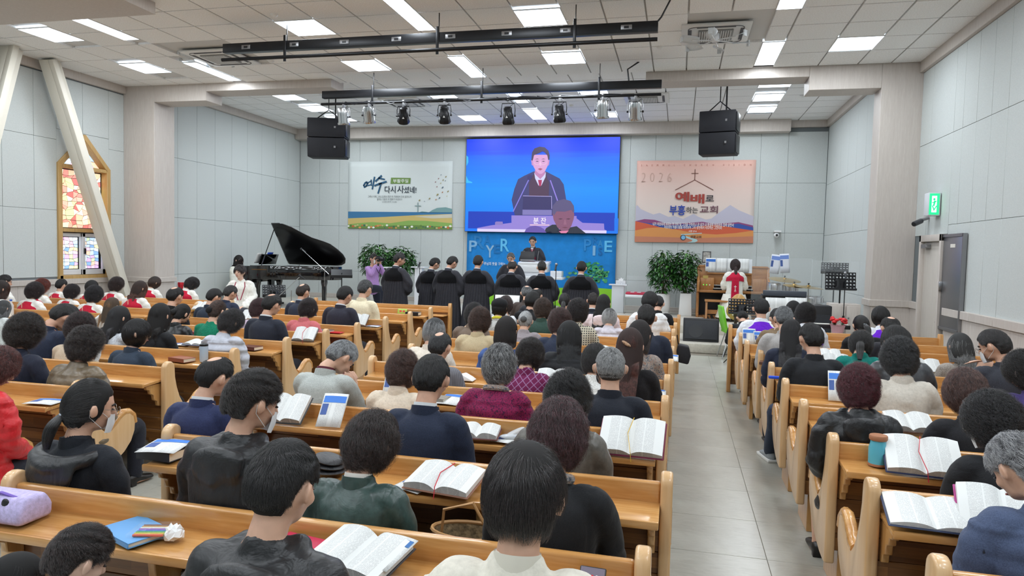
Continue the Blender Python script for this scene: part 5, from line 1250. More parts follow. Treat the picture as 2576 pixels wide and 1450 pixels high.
tag(p, 'photographer in lilac shirt kneeling with a camera held to his face', 'person')
mb = MB(); limb(mb, [(a, b, c, d+.014, e+.014) for a, b, c, d, e in TORSO[:-1]]+[(0, .156, 1.03, .08, .06)], 22, 3)
for s in (-1, 1):
    A_ = arm_pts('camera', s, .012); limb(mb, A_[:-1]+[tuple(np.array(A_[-1])-np.array([0, 0, .03, 0]))], 12)
part('shirt', remesh(mb, 'shirt', .011, 2), cloth((176, 138, 196), 'soft'), p); part('trousers', kneel_legs(), cloth((30, 34, 48)), p)
part('shoe', MB().box((.11, .69, .04), (.09, .26, .08)).mesh('shoe', bevel=.025), plain('shoe_leather', (26, 24, 24), .4), p); part('shoe', MB().box((-.10, -.20, .07), (.09, .10, .14)).mesh('shoe', bevel=.025), plain('shoe_leather', (26, 24, 24), .4), p)
dress_head(p, HM, 'crop', (48, 40, 38), 0, True, False, True)
R3 = p.rotation_euler.to_matrix()
ce = empty('digital_camera', p.location+(R3 @ Vector((0, .345, 1.215)))*k_, rz); tag(ce, 'black digital camera with long lens held at the photographer\'s eye', 'camera')
MB().bx(-.07, .07, -.03, .04, -.05, .05).bx(-.03, .03, -.02, .03, .05, .075).obj('camera_body', M_BLACK, ce, bevel=.01, weld=False); MB().cyl((0, .04, 0), (0, .17, -.005), .040, .044, 18).obj('lens', M_DARKM, ce, bevel=.004); MB().tube([(-.07, 0, .02), (-.10, .0, -.15), (0, .02, -.33), (.10, .0, -.15), (.07, 0, .02)], .008, 6).obj('strap', plain('strap_black', (30, 28, 26), .8), ce)
# organist with stole
def stole(p, LM, HM):
    m = cloth((186, 24, 58), 'soft'); yoke((186, 24, 58))(p, LM, HM)
    mb = MB(); mb.grid(lambda u, v: ((u-.5)*(.15+.03*v), -.012-.035*v-.005*math.sin(v*9), .92-.72*v), 6, 14); part('stole', mb.mesh('stole'), m, p, LM)
    mb = MB(); mb.box((0, -.035, .70), (.010, .004, .11)).box((0, -.035, .725), (.055, .004, .010)); mb.tube([(.0, -.038, .64), (.02, -.038, .625), (0, -.038, .61), (-.018, -.038, .62), (-.01, -.038, .64), (.012, -.038, .65)], .004, 6)
    part('cross_emblem', mb.mesh('cross_emblem', weld=False), plain('robe_white', (240, 238, 230), .8), p, LM)
def robe_skirt(p, LM, HM):
    mb = MB(); mb.grid(lambda u, v: ((.24+.16*v)*math.cos(PI*u+PI)*1.0, .20-(.20+.12*v)*abs(math.sin(PI*u))-.012*math.sin(u*44)*v, .56-.54*v), 48, 8)
    part('robe_skirt', mb.mesh('robe_skirt'), cloth((238, 236, 226), 'robe'), p)
pp = seat_person(0, 16.2, 1850, 668, 'organist with long brown hair in white robe and crimson stole with cross', 'halfpony', (58, 42, 40), tcol=(238, 236, 226), tk='robe', top='robe', arm='keys', bow=.15, scale=1.0, face=False, extra=lambda p, a, b: (stole(p, a, b), robe_skirt(p, a, b)))
P = atY(1850, 668, 16.35); pp.location = (P.x, 16.15, P.z-1.21)
OGZ = pp.location.z
# ------------------------------------------------------------ organ
OX0, OX1 = .47, 2.05; OY = 16.95
og = empty('organ_console', ((OX0+OX1)/2, OY, STZ)); tag(og, 'oak organ console with two keyboards on the right of the stage', 'organ'); ow = (OX1-OX0)/2
M_OAK = wood('golden_oak', (150, 96, 48), (196, 142, 84), 2, 1.2, .4, .2); M_OAKX = wood('golden_oak_cross', (150, 96, 48), (196, 142, 84), 0, 1.2, .4, .2)
side = [(0, 0), (.62, 0), (.62, 1.22), (.20, 1.22), (.14, .98), (-.10, .86), (-.10, .62), (.06, .58), (.06, .10), (0, .08)]
for s in (-1, 1): MB().prism(side, s*ow-.03, s*ow+.03, 'x').obj('side_panel', M_OAK, og, bevel=.008)
MB().bx(-ow, ow, .16, .64, 1.20, 1.245).obj('top_board', M_OAKX, og, bevel=.008); MB().bx(-ow+.03, ow-.03, .50, .54, 0, .6).obj('knee_shade_panel', M_BLACK, og)  # shade of the knee space is put into this panel's black colour
MB().bx(-ow+.03, ow-.03, -.06, .30, .60, .66).obj('key_bed', M_OAKX, og, bevel=.006); MB().bx(-ow+.03, ow-.03, .18, .22, .66, 1.2).obj('control_panel', M_OAKX, og, bevel=.006)
for s in (-1, 1): MB().bx(s*(ow-.20)-.16, s*(ow-.20)+.16, .02, .18, .66, .95).obj('stop_jamb', M_OAK, og, bevel=.01)
M_IV = plain('ivory_keys', (236, 234, 226), .3)
for lv in (0, 1):
    kb = MB().bx(-.45, .45, -.02+lv*.10, .12+lv*.10, .67+lv*.07, .70+lv*.07).obj('manual', M_DARKM, og)
    k_ = MB()
    for i in range(36): k_.bx(-.44+i*.0244, -.44+i*.0244+.0225, -.015+lv*.10, .115+lv*.10, .70+lv*.07, .712+lv*.07)
    ko = k_.obj('white_keys', M_IV, kb, weld=False); ko['kind'] = 'stuff'
    k_ = MB()
    for i in range(36):
        if i % 7 not in (2, 6): k_.bx(-.44+i*.0244+.016, -.44+i*.0244+.029, .04+lv*.10, .115+lv*.10, .712+lv*.07, .724+lv*.07)
    ko = k_.obj('black_keys', M_BLACK, kb, weld=False); ko['kind'] = 'stuff'
for i in range(3): MB().cyl((-ow+.12+i*.07, .01, .78), (-ow+.12+i*.07, -.005, .78), .014, .014, 12).obj('stop_knob', plain('lit_green', (120, 220, 90), .4, emit=(90, 220, 70), es=.8) if i < 2 else M_IV, og)
MB().bx(-ow+.10, -ow+.22, .015, .02, .98-.05, 1.0).obj('name_plate', plain('brass_plate', (196, 170, 100), .4, .6), og)
MB().bx(-.60, .42, .10, .14, 1.04, 1.08).obj('rack_ledge', M_OAKX, og, bevel=.004)
MB().box((-.08, .15, 1.24), (1.0, .02, .34), Matrix.Rotation(-.15, 3, 'X')).obj('music_rack', plain('rack_acrylic', (214, 218, 222), .2), og)
for i in range(18): MB().bx(-.66+i*.06, -.66+i*.06+.035, -.55, .10, .03, .055).obj('pedal', M_OAK if i % 7 in (0, 2, 4, 5) else M_BLACK, og)
MB().bx(-ow+.03, ow-.03, .1, .5, 0, .03).obj('pedal_base', M_OAKX, og)
M_PAPER = plain('paper', (240, 240, 238), .8)
def page_mat():
    t = NT('printed_page'); v = t.coord(); sx = t.n('SeparateXYZ', i_Vector=v)
    m = t.n('Math', operation='MULTIPLY', i_0=sx.outputs[1], i_1=300.0); fr = t.n('Math', operation='FRACT', i_0=m.outputs[0]); ln = t.n('Math', operation='GREATER_THAN', i_0=fr.outputs[0], i_1=.5)
    nz = t.noise(t.coord('Object', (1, .3, 1)), 420, 2); g = t.n('Math', operation='GREATER_THAN', i_0=nz, i_1=.44); k = t.n('Math', operation='MULTIPLY', i_0=ln.outputs[0], i_1=g.outputs[0])
    ax = t.n('Math', operation='ABSOLUTE', i_0=sx.outputs[0]); a1 = t.n('Math', operation='GREATER_THAN', i_0=ax.outputs[0], i_1=.012); a2 = t.n('Math', operation='LESS_THAN', i_0=ax.outputs[0], i_1=.118); cc = t.n('Math', operation='ABSOLUTE', i_0=t.n('Math', operation='SUBTRACT', i_0=ax.outputs[0], i_1=.065).outputs[0]); a3 = t.n('Math', operation='GREATER_THAN', i_0=cc.outputs[0], i_1=.003)
    k2 = t.n('Math', operation='MULTIPLY', i_0=a1.outputs[0], i_1=a2.outputs[0]); k3 = t.n('Math', operation='MULTIPLY', i_0=k2.outputs[0], i_1=a3.outputs[0]); k4 = t.n('Math', operation='MULTIPLY', i_0=k3.outputs[0], i_1=k.outputs[0]); k5 = t.n('Math', operation='MULTIPLY', i_0=k4.outputs[0], i_1=.36)
    mx = t.n('Mix', data_type='RGBA', i_0=k5.outputs[0]); mx.inputs[6].default_value = rgb(230, 231, 229); mx.inputs[7].default_value = rgb(60, 62, 70); t.set(Base_Color=mx.outputs[2], Roughness=.7); return t.m
M_PAGE = page_mat()
def sheet(name, x, y, z, w, h, rx, rz, label, m=None, cat='paper', bandcol=None, parent=None):
    """a sheet of paper with its printed band, lying or leaning"""
    e = MB().grid(lambda u, v: ((u-.5)*w, (v-.5)*h, .004*math.sin(u*PI)), 6, 3).obj(name, m or M_PAGE, parent); e.location = (x, y, z); e.rotation_euler = (rx, 0, rz)
    so = e.modifiers.new('s', 'SOLIDIFY'); so.thickness = .0015
    if label: tag(e, label, cat)
    if bandcol: MB().grid(lambda u, v: (-w*.45+u*w*.9, h*(.22+.2*v), .004*math.sin((.05+.9*u)*PI)+.0012), 4, 1).obj('printed_heading', plain('print_%d_%d_%d' % bandcol, bandcol, .7), e)
    if bandcol: MB().grid(lambda u, v: (-w*.45+u*w*.25, h*(-.15+.33*v), .004*math.sin((.05+.2*u)*PI)+.0012), 2, 1).obj('printed_box', plain('print_dk', (70, 96, 160), .7), e)
    return e
for i in range(4): sheet('sheet_music', og.location.x-.52+i*.25, OY+.085, STZ+1.26, .24, .32, PI/2-.15, 0, ['leftmost sheet with blue heading on the organ rack', 'second white music sheet from left on the organ rack', 'music sheet on the organ rack just right of the organist\'s head', 'rightmost music sheet on the organ rack'][i], bandcol=(50, 110, 200) if i == 0 else None)
fr = empty('picture_frame', (atY(1778, 640, OY+.3).x, OY+.3, STZ+1.245)); tag(fr, 'small black framed picture standing on the organ', 'picture frame')
MB().box((0, 0, .19), (.20, .02, .28), Matrix.Rotation(-.1, 3, 'X')).obj('frame', M_BLACK, fr, bevel=.004); MB().box((0, -.012, .19), (.165, .004, .245), Matrix.Rotation(-.1, 3, 'X')).obj('photo_print', speckled('grey_photo', (150, 146, 140), .5, 12, .4), fr); MB().cyl((0, .02, 0), (0, .02, .08), .008).cyl((0, .02, 0), (0, .02, .01), .06).obj('stand', M_DARKM, fr, weld=False)
be = empty('organ_bench', (pp.location.x-.02, 16.32, STZ)); tag(be, 'oak organ bench under the organist', 'bench'); bh = OGZ-STZ+.42
MB().bx(-.62, .62, -.18, .18, bh-.05, bh-.01).obj('seat', M_OAKX, be, bevel=.008)
for s in (-1, 1): MB().prism([(-.17, 0), (.17, 0), (.14, .06), (.14, bh-.05), (-.14, bh-.05), (-.14, .06)], s*.58-.02, s*.58+.02, 'x').obj('bench_end', M_OAK, be, bevel=.005)
MB().bx(-.56, .56, -.02, .02, bh*.3, bh*.5).obj('stretcher', M_OAKX, be)
# ------------------------------------------------------------ grand piano
PX0 = -9.84; PYf = 14.12; PYh = 15.58
pn = empty('grand_piano', (PX0, PYh, STZ)); tag(pn, 'black grand piano with raised lid on the left of the stage', 'piano')
M_LAC = plain('black_lacquer', (14, 13, 15), .08, coat=1.0)
def curve_pts():
    P = [(0.25, -1.46), (.55, -1.46), (.80, -1.36), (1.05, -1.16), (1.30, -1.00), (1.55, -.90), (1.78, -.78), (1.95, -.60), (2.06, -.42), (2.09, -.26), (2.03, -.10), (1.90, -.02), (1.76, 0), (.25, 0)]
    return [(a, b*.86) for a, b in P]
rimz0, rimz1 = .66, .985
MB().prism([(.0, -1.256)]+curve_pts()[0:-1]+[(.0, 0)], rimz0, rimz1, 'z').obj('rim', M_LAC, pn, bevel=.008)
MB().bx(-.26, .06, -1.256, 0, .58, .76).obj('key_block', M_LAC, pn, bevel=.01)
for s in (-1.23, -.06): MB().bx(-.26, .02, s-.02, s+.06, .74, .97).obj('cheek', M_LAC, pn, bevel=.02)
kk = MB()
for i in range(52): kk.bx(-.22, -.06, -1.17+i*.0205, -1.17+i*.0205+.0192, .76, .778)
o = kk.obj('white_keys', M_IV, pn, weld=False); o['kind'] = 'stuff'
kk = MB()
for i in range(52):
    if i % 7 not in (2, 6): kk.bx(-.16, -.06, -1.17+i*.0205+.016, -1.17+i*.0205+.026, .778, .792)
o = kk.obj('black_keys', M_BLACK, pn, weld=False); o['kind'] = 'stuff'
MB().prism([(a*.985+.01, b*.97-.02) for a, b in [(.15, -1.42)]+curve_pts()[1:-1]+[(.15, -.03)]], rimz1-.10, rimz1-.085, 'z').obj('iron_frame', plain('gold_frame', (120, 86, 48), .4, .7), pn)
th = math.radians(52); RL = Matrix.Rotation(-th, 4, 'X')
ld = MB().prism([(a, b) for a, b in curve_pts()], 0, .022, 'z').obj('lid', plain('lid_lacquer', (12, 11, 13), .28), pn, bevel=.006); ld.matrix_local = Matrix.Translation((.06, .0, rimz1+.01)) @ RL
fl2 = MB().prism([(-.02, -1.256), (.245, -1.256), (.245, 0), (-.02, 0)], .024, .045, 'z').obj('folded_lid', M_LAC, pn, bevel=.006); fl2.matrix_local = Matrix.Translation((.28, .0, rimz1+.01)) @ RL
MB().tube([(.30, -1.20, rimz1-.02), (.34, -.72, rimz1+.88)], .012, 8).obj('prop_stick', M_LAC, pn)
MB().box((.12, -.64, rimz1+.14), (.015, .72, .26), Matrix.Rotation(.35, 3, 'Y')).obj('music_desk', M_LAC, pn, bevel=.004)
for (lx, ly) in ((.12, -1.10), (.12, -.18), (1.66, -.38)):
    MB().prism([(-.07, .66), (.07, .66), (.075, .58), (.05, .50), (.04, .10), (-.04, .10), (-.05, .50), (-.075, .58)], ly-.05, ly+.05, 'y').obj('leg', M_LAC, pn, bevel=.008).location.x = lx
    MB().bx(lx-.09, lx+.09, ly-.09, ly+.09, 0, .045).cyl((lx, ly-.02, .07), (lx, ly+.02, .07), .035).obj('caster', M_DARKM, pn, weld=False)
MB().bx(.20, .32, -.80, -.66, .05, .66).bx(.05, .22, -.86, -.60, .05, .09).obj('pedal_lyre', M_LAC, pn, weld=False)
e = sheet('sheet_music', PX0+.09, PYh-.62, STZ+rimz1+.17, .30, .24, 0, 0, 'blue music binder open on the grand piano desk', plain('blue_binder', (40, 84, 200), .5)); e.rotation_euler = (0, -1.2, 0)
e = sheet('sheet_music', PX0+.05, PYh-.98, STZ+rimz1+.17, .26, .22, 0, 0, 'white music book beside the blue binder on the piano desk', M_PAPER); e.rotation_euler = (0, -1.2, 0)
pn.scale = (.88, 1, 1)
# ------------------------------------------------------------ stands, microphones
def perforated(w, h, mat, nx, ny, gap=True):
    mb = MB(); mb.bx(-w/2, w/2, -.004, .004, 0, h); return mb
def music_stand(px, py, Y, zf, w, h, tilt, label, holes=True, rz=0):
    P = atY(px, py, Y); e = empty('music_stand', (P.x, Y, zf), rz); tag(e, label, 'music stand'); hz = P.z-zf-h/2
    R = Matrix.Translation((0, 0, hz)) @ Matrix.Rotation(-tilt, 4, 'X')
    nx, ny = 9, 5; mb = MB(); cw, chh = w/nx, h/ny
    if holes:
        for i in range(nx):
            for j in range(ny):
                solid = (3 <= i <= 5 and j <= 2)
                cx, cz = -w/2+cw*(i+.5), chh*(j+.5)
                if solid: mb.bx(cx-cw/2, cx+cw/2, -.003, .003, cz-chh/2, cz+chh/2)
                else:
                    rr = min(cw, chh)*.27; n = 8; vs = []
                    sq = [(cx+cw/2*a, cz+chh/2*b) for a, b in ((1, 0), (1, 1), (0, 1), (-1, 1), (-1, 0), (-1, -1), (0, -1), (1, -1))]
                    for k in range(n): vs += [(sq[k][0], 0, sq[k][1]), (cx+rr*math.cos(k*PI/4), 0, cz+rr*math.sin(k*PI/4))]
                    mb.add(vs, [(2*k, 2*((k+1) % n), 2*((k+1) % n)+1, 2*k+1) for k in range(n)])
    else: mb.bx(-w/2, w/2, -.004, .004, 0, h)
    o = mb.obj('desk_plate', M_DARKM, e); o.matrix_local = R
    if holes: so = o.modifiers.new('s', 'SOLIDIFY'); so.thickness = .004
    o = MB().bx(-w/2, w/2, -.07, .0, -.012, 0).bx(-w/2, w/2, -.075, -.068, -.012, .02).obj('ledge', M_DARKM, e, weld=False); o.matrix_local = R
    MB().cyl((0, .02, .25), (0, .02, hz+h*.35), .012).obj('pole', M_DARKM, e); MB().cyl((0, .02, .55*hz), (0, .02, .55*hz+.06), .02).obj('clamp', M_BLACK, e)
    for k in range(3): a = k*2*PI/3+.5; MB().tube([(0, .02, .32), (math.cos(a)*.28, .02+math.sin(a)*.28, .01)], .008).obj('leg', M_DARKM, e)
    return e
def mic_stand(px, pyt, Y, zf, label, boom=None):
    P = atY(px, pyt, Y); e = empty('microphone_stand', (P.x, Y, zf)); tag(e, label, 'microphone stand'); hz = P.z-zf
    MB().cyl((0, 0, .02), (0, 0, hz*.55), .012).obj('lower_tube', M_DARKM, e); MB().cyl((0, 0, hz*.55), (0, 0, hz-.05), .007).obj('upper_tube', M_CHROME if boom else M_DARKM, e); MB().cyl((0, 0, hz*.53), (0, 0, hz*.57), .017).obj('clutch', M_BLACK, e)
    if boom is None: MB().cyl((0, 0, 0), (0, 0, .02), .13, .11, 24).obj('base', M_DARKM, e)
    else:
        for k in range(3): a = k*2*PI/3+.3; MB().tube([(0, 0, .25), (math.cos(a)*.33, math.sin(a)*.33, .01)], .008).obj('leg', M_DARKM, e)
        b0, b1 = boom; MB().tube([b0, b1], .007).obj('boom_arm', M_CHROME, e)
    tip = Vector(boom[1]) if boom else Vector((0, 0, hz))
    d = Vector((-.6, 0, .35)).normalized() if boom else Vector((0, .5, .5)).normalized()
    MB().cyl(tip-d*.12, tip, .012, .017, 12).obj('microphone', M_BLACK if boom else M_DARKM, e); MB().ell(tip+d*.02, (.026, .026, .028)).obj('mic_head', M_BLACK if boom else M_STEEL, e)
    return e
mic_stand(1056, 662, 12.9, 0, 'straight microphone stand between the first and second ministers')
mic_stand(1399, 668, 11.5, 0, 'straight microphone stand in front of the printed tree')
P1 = atY(832, 685, 13.9); P2 = atY(768, 628, 14.6)
mic_stand(817, 672, 13.95, STZ, 'boom microphone stand pointing a microphone into the grand piano', boom=((.1, 0, P1.z-STZ-.05), (P2.x-atY(817, 672, 13.95).x, .5, P2.z-STZ)))
music_stand(860, 682, 14.0, STZ, .46, .30, .95, 'black music stand tilted flat at the tail of the grand piano', False, rz=.5)
music_stand(690, 727, 12.6, 0, .46, .34, .8, 'perforated black music stand in front of the grand piano', True, rz=.6)
mic_stand(733, 725, 12.4, 0, 'silver boom stand crossing in front of the grand piano', boom=((-.35, 0, .72), (.20, 0, 1.2)))
music_stand(2115, 707, 12.3, 0, .47, .29, .15, 'upright perforated black music stand by the right pillar')
music_stand(2100, 670, 13.6, .17, .46, .27, .75, 'tilted perforated music stand behind the upright one', rz=-.2)
music_stand(1866, 771, 11.9, 0, .42, .25, .2, 'low perforated music stand in front of the guitar')
mic_stand(2127, 690, 12.0, 0, 'chrome pole stand in front of the upright music stand')
# ------------------------------------------------------------ pulpit and furniture
M_AW = plain('white_acrylic', (230, 232, 236), .15, coat=.5); M_GL = plain('clear_acrylic', (232, 240, 244), .06, alpha=.07)
pu = empty('pulpit', (atY(1345, 660, 16.0).x, 16.0, STZ)); tag(pu, 'white acrylic pulpit with wide lower shelf at centre stage', 'pulpit')
zt = atY(1350, 657, 16.0).z-STZ
MB().bx(-.24, .24, -.16, .16, .03, zt-.12).obj('column', M_AW, pu, bevel=.01); MB().box((0, 0, zt-.05), (.72, .44, .07), Matrix.Rotation(.10, 3, 'X')).obj('reading_desk', M_AW, pu, bevel=.012)
MB().bx(-.34, .34, -.22, .22, zt-.26, zt-.09).obj('desk_box', M_AW, pu, bevel=.012); MB().bx(-.42, .72, -.30, .20, zt-.42, zt-.36).obj('lower_shelf', M_AW, pu, bevel=.015); MB().bx(-.45, .45, -.26, .22, 0, .04).obj('plinth', M_AW, pu, bevel=.01); MB().bx(.42, .68, -.2, .12, zt-.36, zt-.22).obj('side_box', M_AW, pu, bevel=.01)
mb = MB(); mb.bx(-.012, .012, -.175, -.16, zt-.95, zt-.55); mb.bx(-.08, .08, -.175, -.16, zt-.70, zt-.675); mb.obj('cross_relief', plain('frosted', (214, 218, 222), .3), pu, weld=False)
lp = empty('laptop', (atY(1327, 655, 15.95).x, 15.95, STZ+zt)); tag(lp, 'dark tablet screen on a stand on top of the pulpit', 'tablet')
MB().box((0, 0, .12), (.34, .014, .20), Matrix.Rotation(-.2, 3, 'X')).obj('screen', plain('tablet_back', (44, 44, 48), .4), lp, bevel=.006); MB().bx(-.17, .17, -.03, .12, 0, .03).obj('base', M_STEEL, lp, bevel=.006)
for (qx, nm) in ((1312, 'left'), (1352, 'right')):
    P = atY(qx+(8 if nm == 'left' else 4), 628, 16.1); e = empty('gooseneck_microphone', (atY(qx, 660, 16.0).x, 15.98, STZ+zt-.01)); tag(e, 'thin gooseneck microphone on the pulpit, %s of the preacher\'s tie' % nm, 'microphone')
    t_ = P-e.location; MB().tube([(0, 0, 0), (t_.x*.3, t_.y*.4, t_.z*.5), t_*.92], .006).obj('gooseneck', M_STEEL, e); MB().cyl(t_*.88, t_, .013, .018).ell(t_, (.022, .022, .022)).obj('mic_capsule', M_BLACK, e, weld=False)
def podium(px, py, Y, label, w=.42):
    P = atY(px, py, Y); e = empty('acrylic_stand', (P.x, Y, STZ)); tag(e, label, 'stand'); h = P.z-STZ
    MB().bx(-w/2, w/2, -.17, .17, h-.03, h).obj('top_plate', M_AW, e, bevel=.006); MB().bx(-w*.28, w*.28, -.10, .10, .02, h-.03).obj('column', M_AW, e, bevel=.01); MB().bx(-w/2, w/2, -.17, .17, 0, .025).obj('base_plate', M_AW, e, bevel=.006)
podium(985, 672, 16.4, 'white acrylic stand behind the photographer'); podium(1056, 671, 16.6, 'white acrylic stand beside the straight microphone stand', .36)
ct = empty('offering_table', (atY(1556, 705, 17.3).x, 17.3, STZ)); tag(ct, 'slim frosted acrylic table holding a tissue box, right of the backdrop', 'table'); h = atY(1556, 715, 17.3).z-STZ
MB().bx(-.22, .22, -.17, .17, h-.03, h).obj('top_plate', M_AW, ct, bevel=.005); MB().bx(-.15, .15, -.12, .12, 0, h-.03).obj('column', plain('frosted', (214, 218, 222), .3), ct, bevel=.008)
tb = empty('tissue_box', (ct.location.x+.06, 17.3, STZ+h)); tag(tb, 'white tissue box on the slim acrylic table', 'tissue box'); MB().bx(-.12, .12, -.06, .06, 0, .09).obj('box', speckled('box_print', (222, 222, 224), .2, 90, .6), tb, bevel=.005)
MB().prism([(-.05, 0), (-.06, .05), (-.02, .04), (0, .08), (.03, .045), (.06, .06), (.05, 0)], -.008, .008, 'y').obj('tissue', plain('tissue_white', (245, 245, 245), .9), tb).location = (0, 0, .085)
ch = empty('acrylic_chair', (atY(1600, 725, 17.2).x, 17.2, STZ)); tag(ch, 'clear acrylic chair with white seat right of the tissue box', 'chair'); hs = atY(1600, 741, 17.2).z-STZ
MB().bx(-.25, .25, -.22, .22, hs-.07, hs).obj('seat', M_AW, ch, bevel=.02); MB().bx(-.27, .27, .22, .24, .05, hs+.45).obj('backrest', M_GL, ch, bevel=.004)
for s in (-1, 1): MB().bx(s*.26-.012, s*.26+.012, -.22, .22, 0, hs+.22).obj('side_panel', M_GL, ch, bevel=.004)
cs = MB().bx(-.24, .24, -.20, .20, 0, .055).obj('seat_cushion', plain('crimson_cushion', (196, 60, 84), .85), bevel=.025); cs.location = (ch.location.x, 17.2, STZ+hs); tag(cs, 'crimson patterned cushion on the acrylic chair', 'cushion')
mb = MB()
for a in (-.08, .08): mb.bx(a-.045, a+.045, -.21, .10, .052, .058)
mb.obj('woven_pattern', plain('cushion_pattern', (226, 190, 196), .85), cs, weld=False)
# stage monitor, green chair, guitar, drums
mo = empty('stage_monitor', (atZ(1763, 862, .17).x, 13.5, .17)); tag(mo, 'black wedge floor monitor speaker on the stage step', 'speaker')
MB().prism([(-.02, 0), (.33, 0), (.33, .42), (.12, .42)], -.33, .33, 'x').obj('cabinet', plain('speaker_black', (30, 30, 33), .6), mo, bevel=.012)
def wgrille(r, c, name, z): return MB().cyl((c, .045+z, .20), (c, .03+z, .19), r, r, 28).obj(name, plain('grille_dark', (44, 46, 50), .7), mo)
G = MB(); G.box((0, 0, 0), (.60, .012, .36)); g_ = G.obj('grille', speckled('grille_mesh', (48, 50, 55), .3, 260, .6, .4), mo, bevel=.004); g_.matrix_local = Matrix.Translation((0, .035, .22)) @ Matrix.Rotation(-.32, 4, 'X')
o = MB().lathe([(.09, -.004), (.13, -.004), (.13, .004), (.09, .004)], (0, 0, 0), 28, Matrix.Rotation(PI/2, 3, 'X')).obj('woofer_ring', plain('ring_dark', (34, 36, 40), .5), mo); o.matrix_local = Matrix.Translation((-.10, .022, .20)) @ Matrix.Rotation(-.32, 4, 'X')
gc = empty('green_chair', (.80, 12.7, 0), -1.42); tag(gc, 'lime green plastic chair with chrome legs at the foot of the stage', 'chair'); M_GRN = plain('lime_plastic', (122, 204, 50), .35)
MB().grid(lambda u, v: ((u-.5)*.42*(1-.15*(v-.5)**2), -.02+.42*v if v < .5 else .19+.0*v, .44), 2, 2) if False else None
prof = [(.42, .43), (.38, .455), (.10, .44), (.03, .47), (-.01, .60), (-.05, .80), (-.07, .93)]
mb = MB()
def shell(u, v):
    t = v*(len(prof)-1); i = min(int(t), len(prof)-2); f = t-i; y = prof[i][0]*(1-f)+prof[i+1][0]*f; z = prof[i][1]*(1-f)+prof[i+1][1]*f
    w = .23-.05*ss(.8, 1.0, v); return ((u-.5)*2*w, y+.02*(2*u-1)**2*(1 if v > .5 else 0), z+.02*(2*u-1)**2*(1 if v < .5 else 0))
mb.grid(shell, 10, 24); o = mb.obj('shell', M_GRN, gc); so = o.modifiers.new('s', 'SOLIDIFY'); so.thickness = .03; so.offset = 0
for a in (-1, 1):
    for b, c in ((.08, -.04), (.36, .42)): MB().tube([(a*.15, b, .43), (a*.21, c, .0)], .011).obj('leg', M_CHROME, gc)
gt = empty('acoustic_guitar', (atY(1850, 800, 12.9).x, 12.9, .0)); tag(gt, 'natural wood acoustic guitar on a floor stand near the organ', 'guitar')
zb_ = atY(1845, 806, 12.9).z; zt_ = atY(1869, 692, 12.9).z; xt = atY(1869, 692, 12.9).x-gt.location.x; hh = zt_-zb_
body = []
for k in range(28):
    t = 2*PI*k/28; y = math.cos(t)*.24; r = .18-.045*math.cos(t)-.035*math.exp(-((y-.04)/.07)**2); body.append((math.sin(t)*r, y+.24))
R = Matrix.Rotation(math.atan2(xt, hh), 4, 'Y'); b_ = MB().prism(body, -.05, .05, 'y').obj('guitar_body', wood('spruce_top', (206, 150, 80), (232, 186, 118), 2, 1, .3, .5), gt, bevel=.008); b_.matrix_local = Matrix.Translation((0, 0, zb_)) @ R
o = MB().cyl((0, -.055, .30), (0, -.052, .30), .05, .05, 24).obj('sound_hole', M_BLACK, gt); o.matrix_local = b_.matrix_local
o = MB().bx(-.027, .027, -.065, -.045, .40, hh-.10).obj('neck', wood('dark_neck', (52, 36, 28), (78, 54, 40), 2), gt, bevel=.004); o.matrix_local = b_.matrix_local
o = MB().prism([(-.035, hh-.10), (.035, hh-.10), (.045, hh+.06), (-.045, hh+.06)], -.06, -.04, 'y').obj('headstock', wood('dark_neck', (52, 36, 28), (78, 54, 40), 2), gt, bevel=.004); o.matrix_local = b_.matrix_local
for s in (-1, 1):
    for k in range(3): o = MB().cyl((s*.04, -.05, hh-.06+k*.045), (s*.065, -.05, hh-.06+k*.045), .008).obj('tuning_peg', M_CHROME, gt); o.matrix_local = b_.matrix_local
o = MB().bx(-.05, .05, -.06, -.05, .12, .14).obj('bridge', M_BLACK, gt); o.matrix_local = b_.matrix_local
gs = empty('guitar_stand', (gt.location.x, 12.98, 0)); tag(gs, 'black folding stand under the acoustic guitar', 'stand')
for s in (-1, 1): MB().tube([(0, .05, .45), (s*.18, -.12, 0)], .01).obj('leg', M_DARKM, gs); MB().tube([(s*.08, -.02, zb_-.0), (s*.08, -.14, zb_-.01)], .012).obj('cradle', M_DARKM, gs)
MB().tube([(0, .05, .45), (0, .22, 0)], .01).obj('leg', M_DARKM, gs)
# drum kit behind an acrylic shield
DX, DYc = 1.95, 14.2
def drum(px, py, Y, r, h, label, zf=.17, tilt=.0, col=(232, 232, 236)):
    P = atY(px, py, Y); e = empty('drum', (P.x, Y, zf)); tag(e, label, 'drum'); z = P.z-zf
    R = Matrix.Rotation(tilt, 3, 'X')
    MB().cyl((0, 0, z-h), (0, 0, z), r, r, 26).obj('drum_shell', plain('drum_%d' % col[0], col, .15, .7), e, bevel=.002); MB().cyl((0, 0, z), (0, 0, z+.004), r*.98, r*.98, 26).obj('drum_head', plain('drum_skin', (238, 238, 236), .6), e)
    for q in (0, -h+.012): MB().lathe([(r, z+q-.012), (r+.012, z+q-.012), (r+.012, z+q+.006), (r, z+q+.006)], (0, 0, 0), 26).obj('hoop', M_CHROME, e)
    for k in range(8): a = k*PI/4; MB().bx(-.006, .006, -.006, .006, z-h*.8, z-h*.2).obj('lug', M_CHROME, e).location = ((r+.008)*math.cos(a), (r+.008)*math.sin(a), 0)
    for k in range(3): a = k*2*PI/3; MB().tube([(math.cos(a)*r*.9, math.sin(a)*r*.9, z-h), (math.cos(a)*r*1.0, math.sin(a)*r*1.0, 0)], .008).obj('leg', M_CHROME, e)
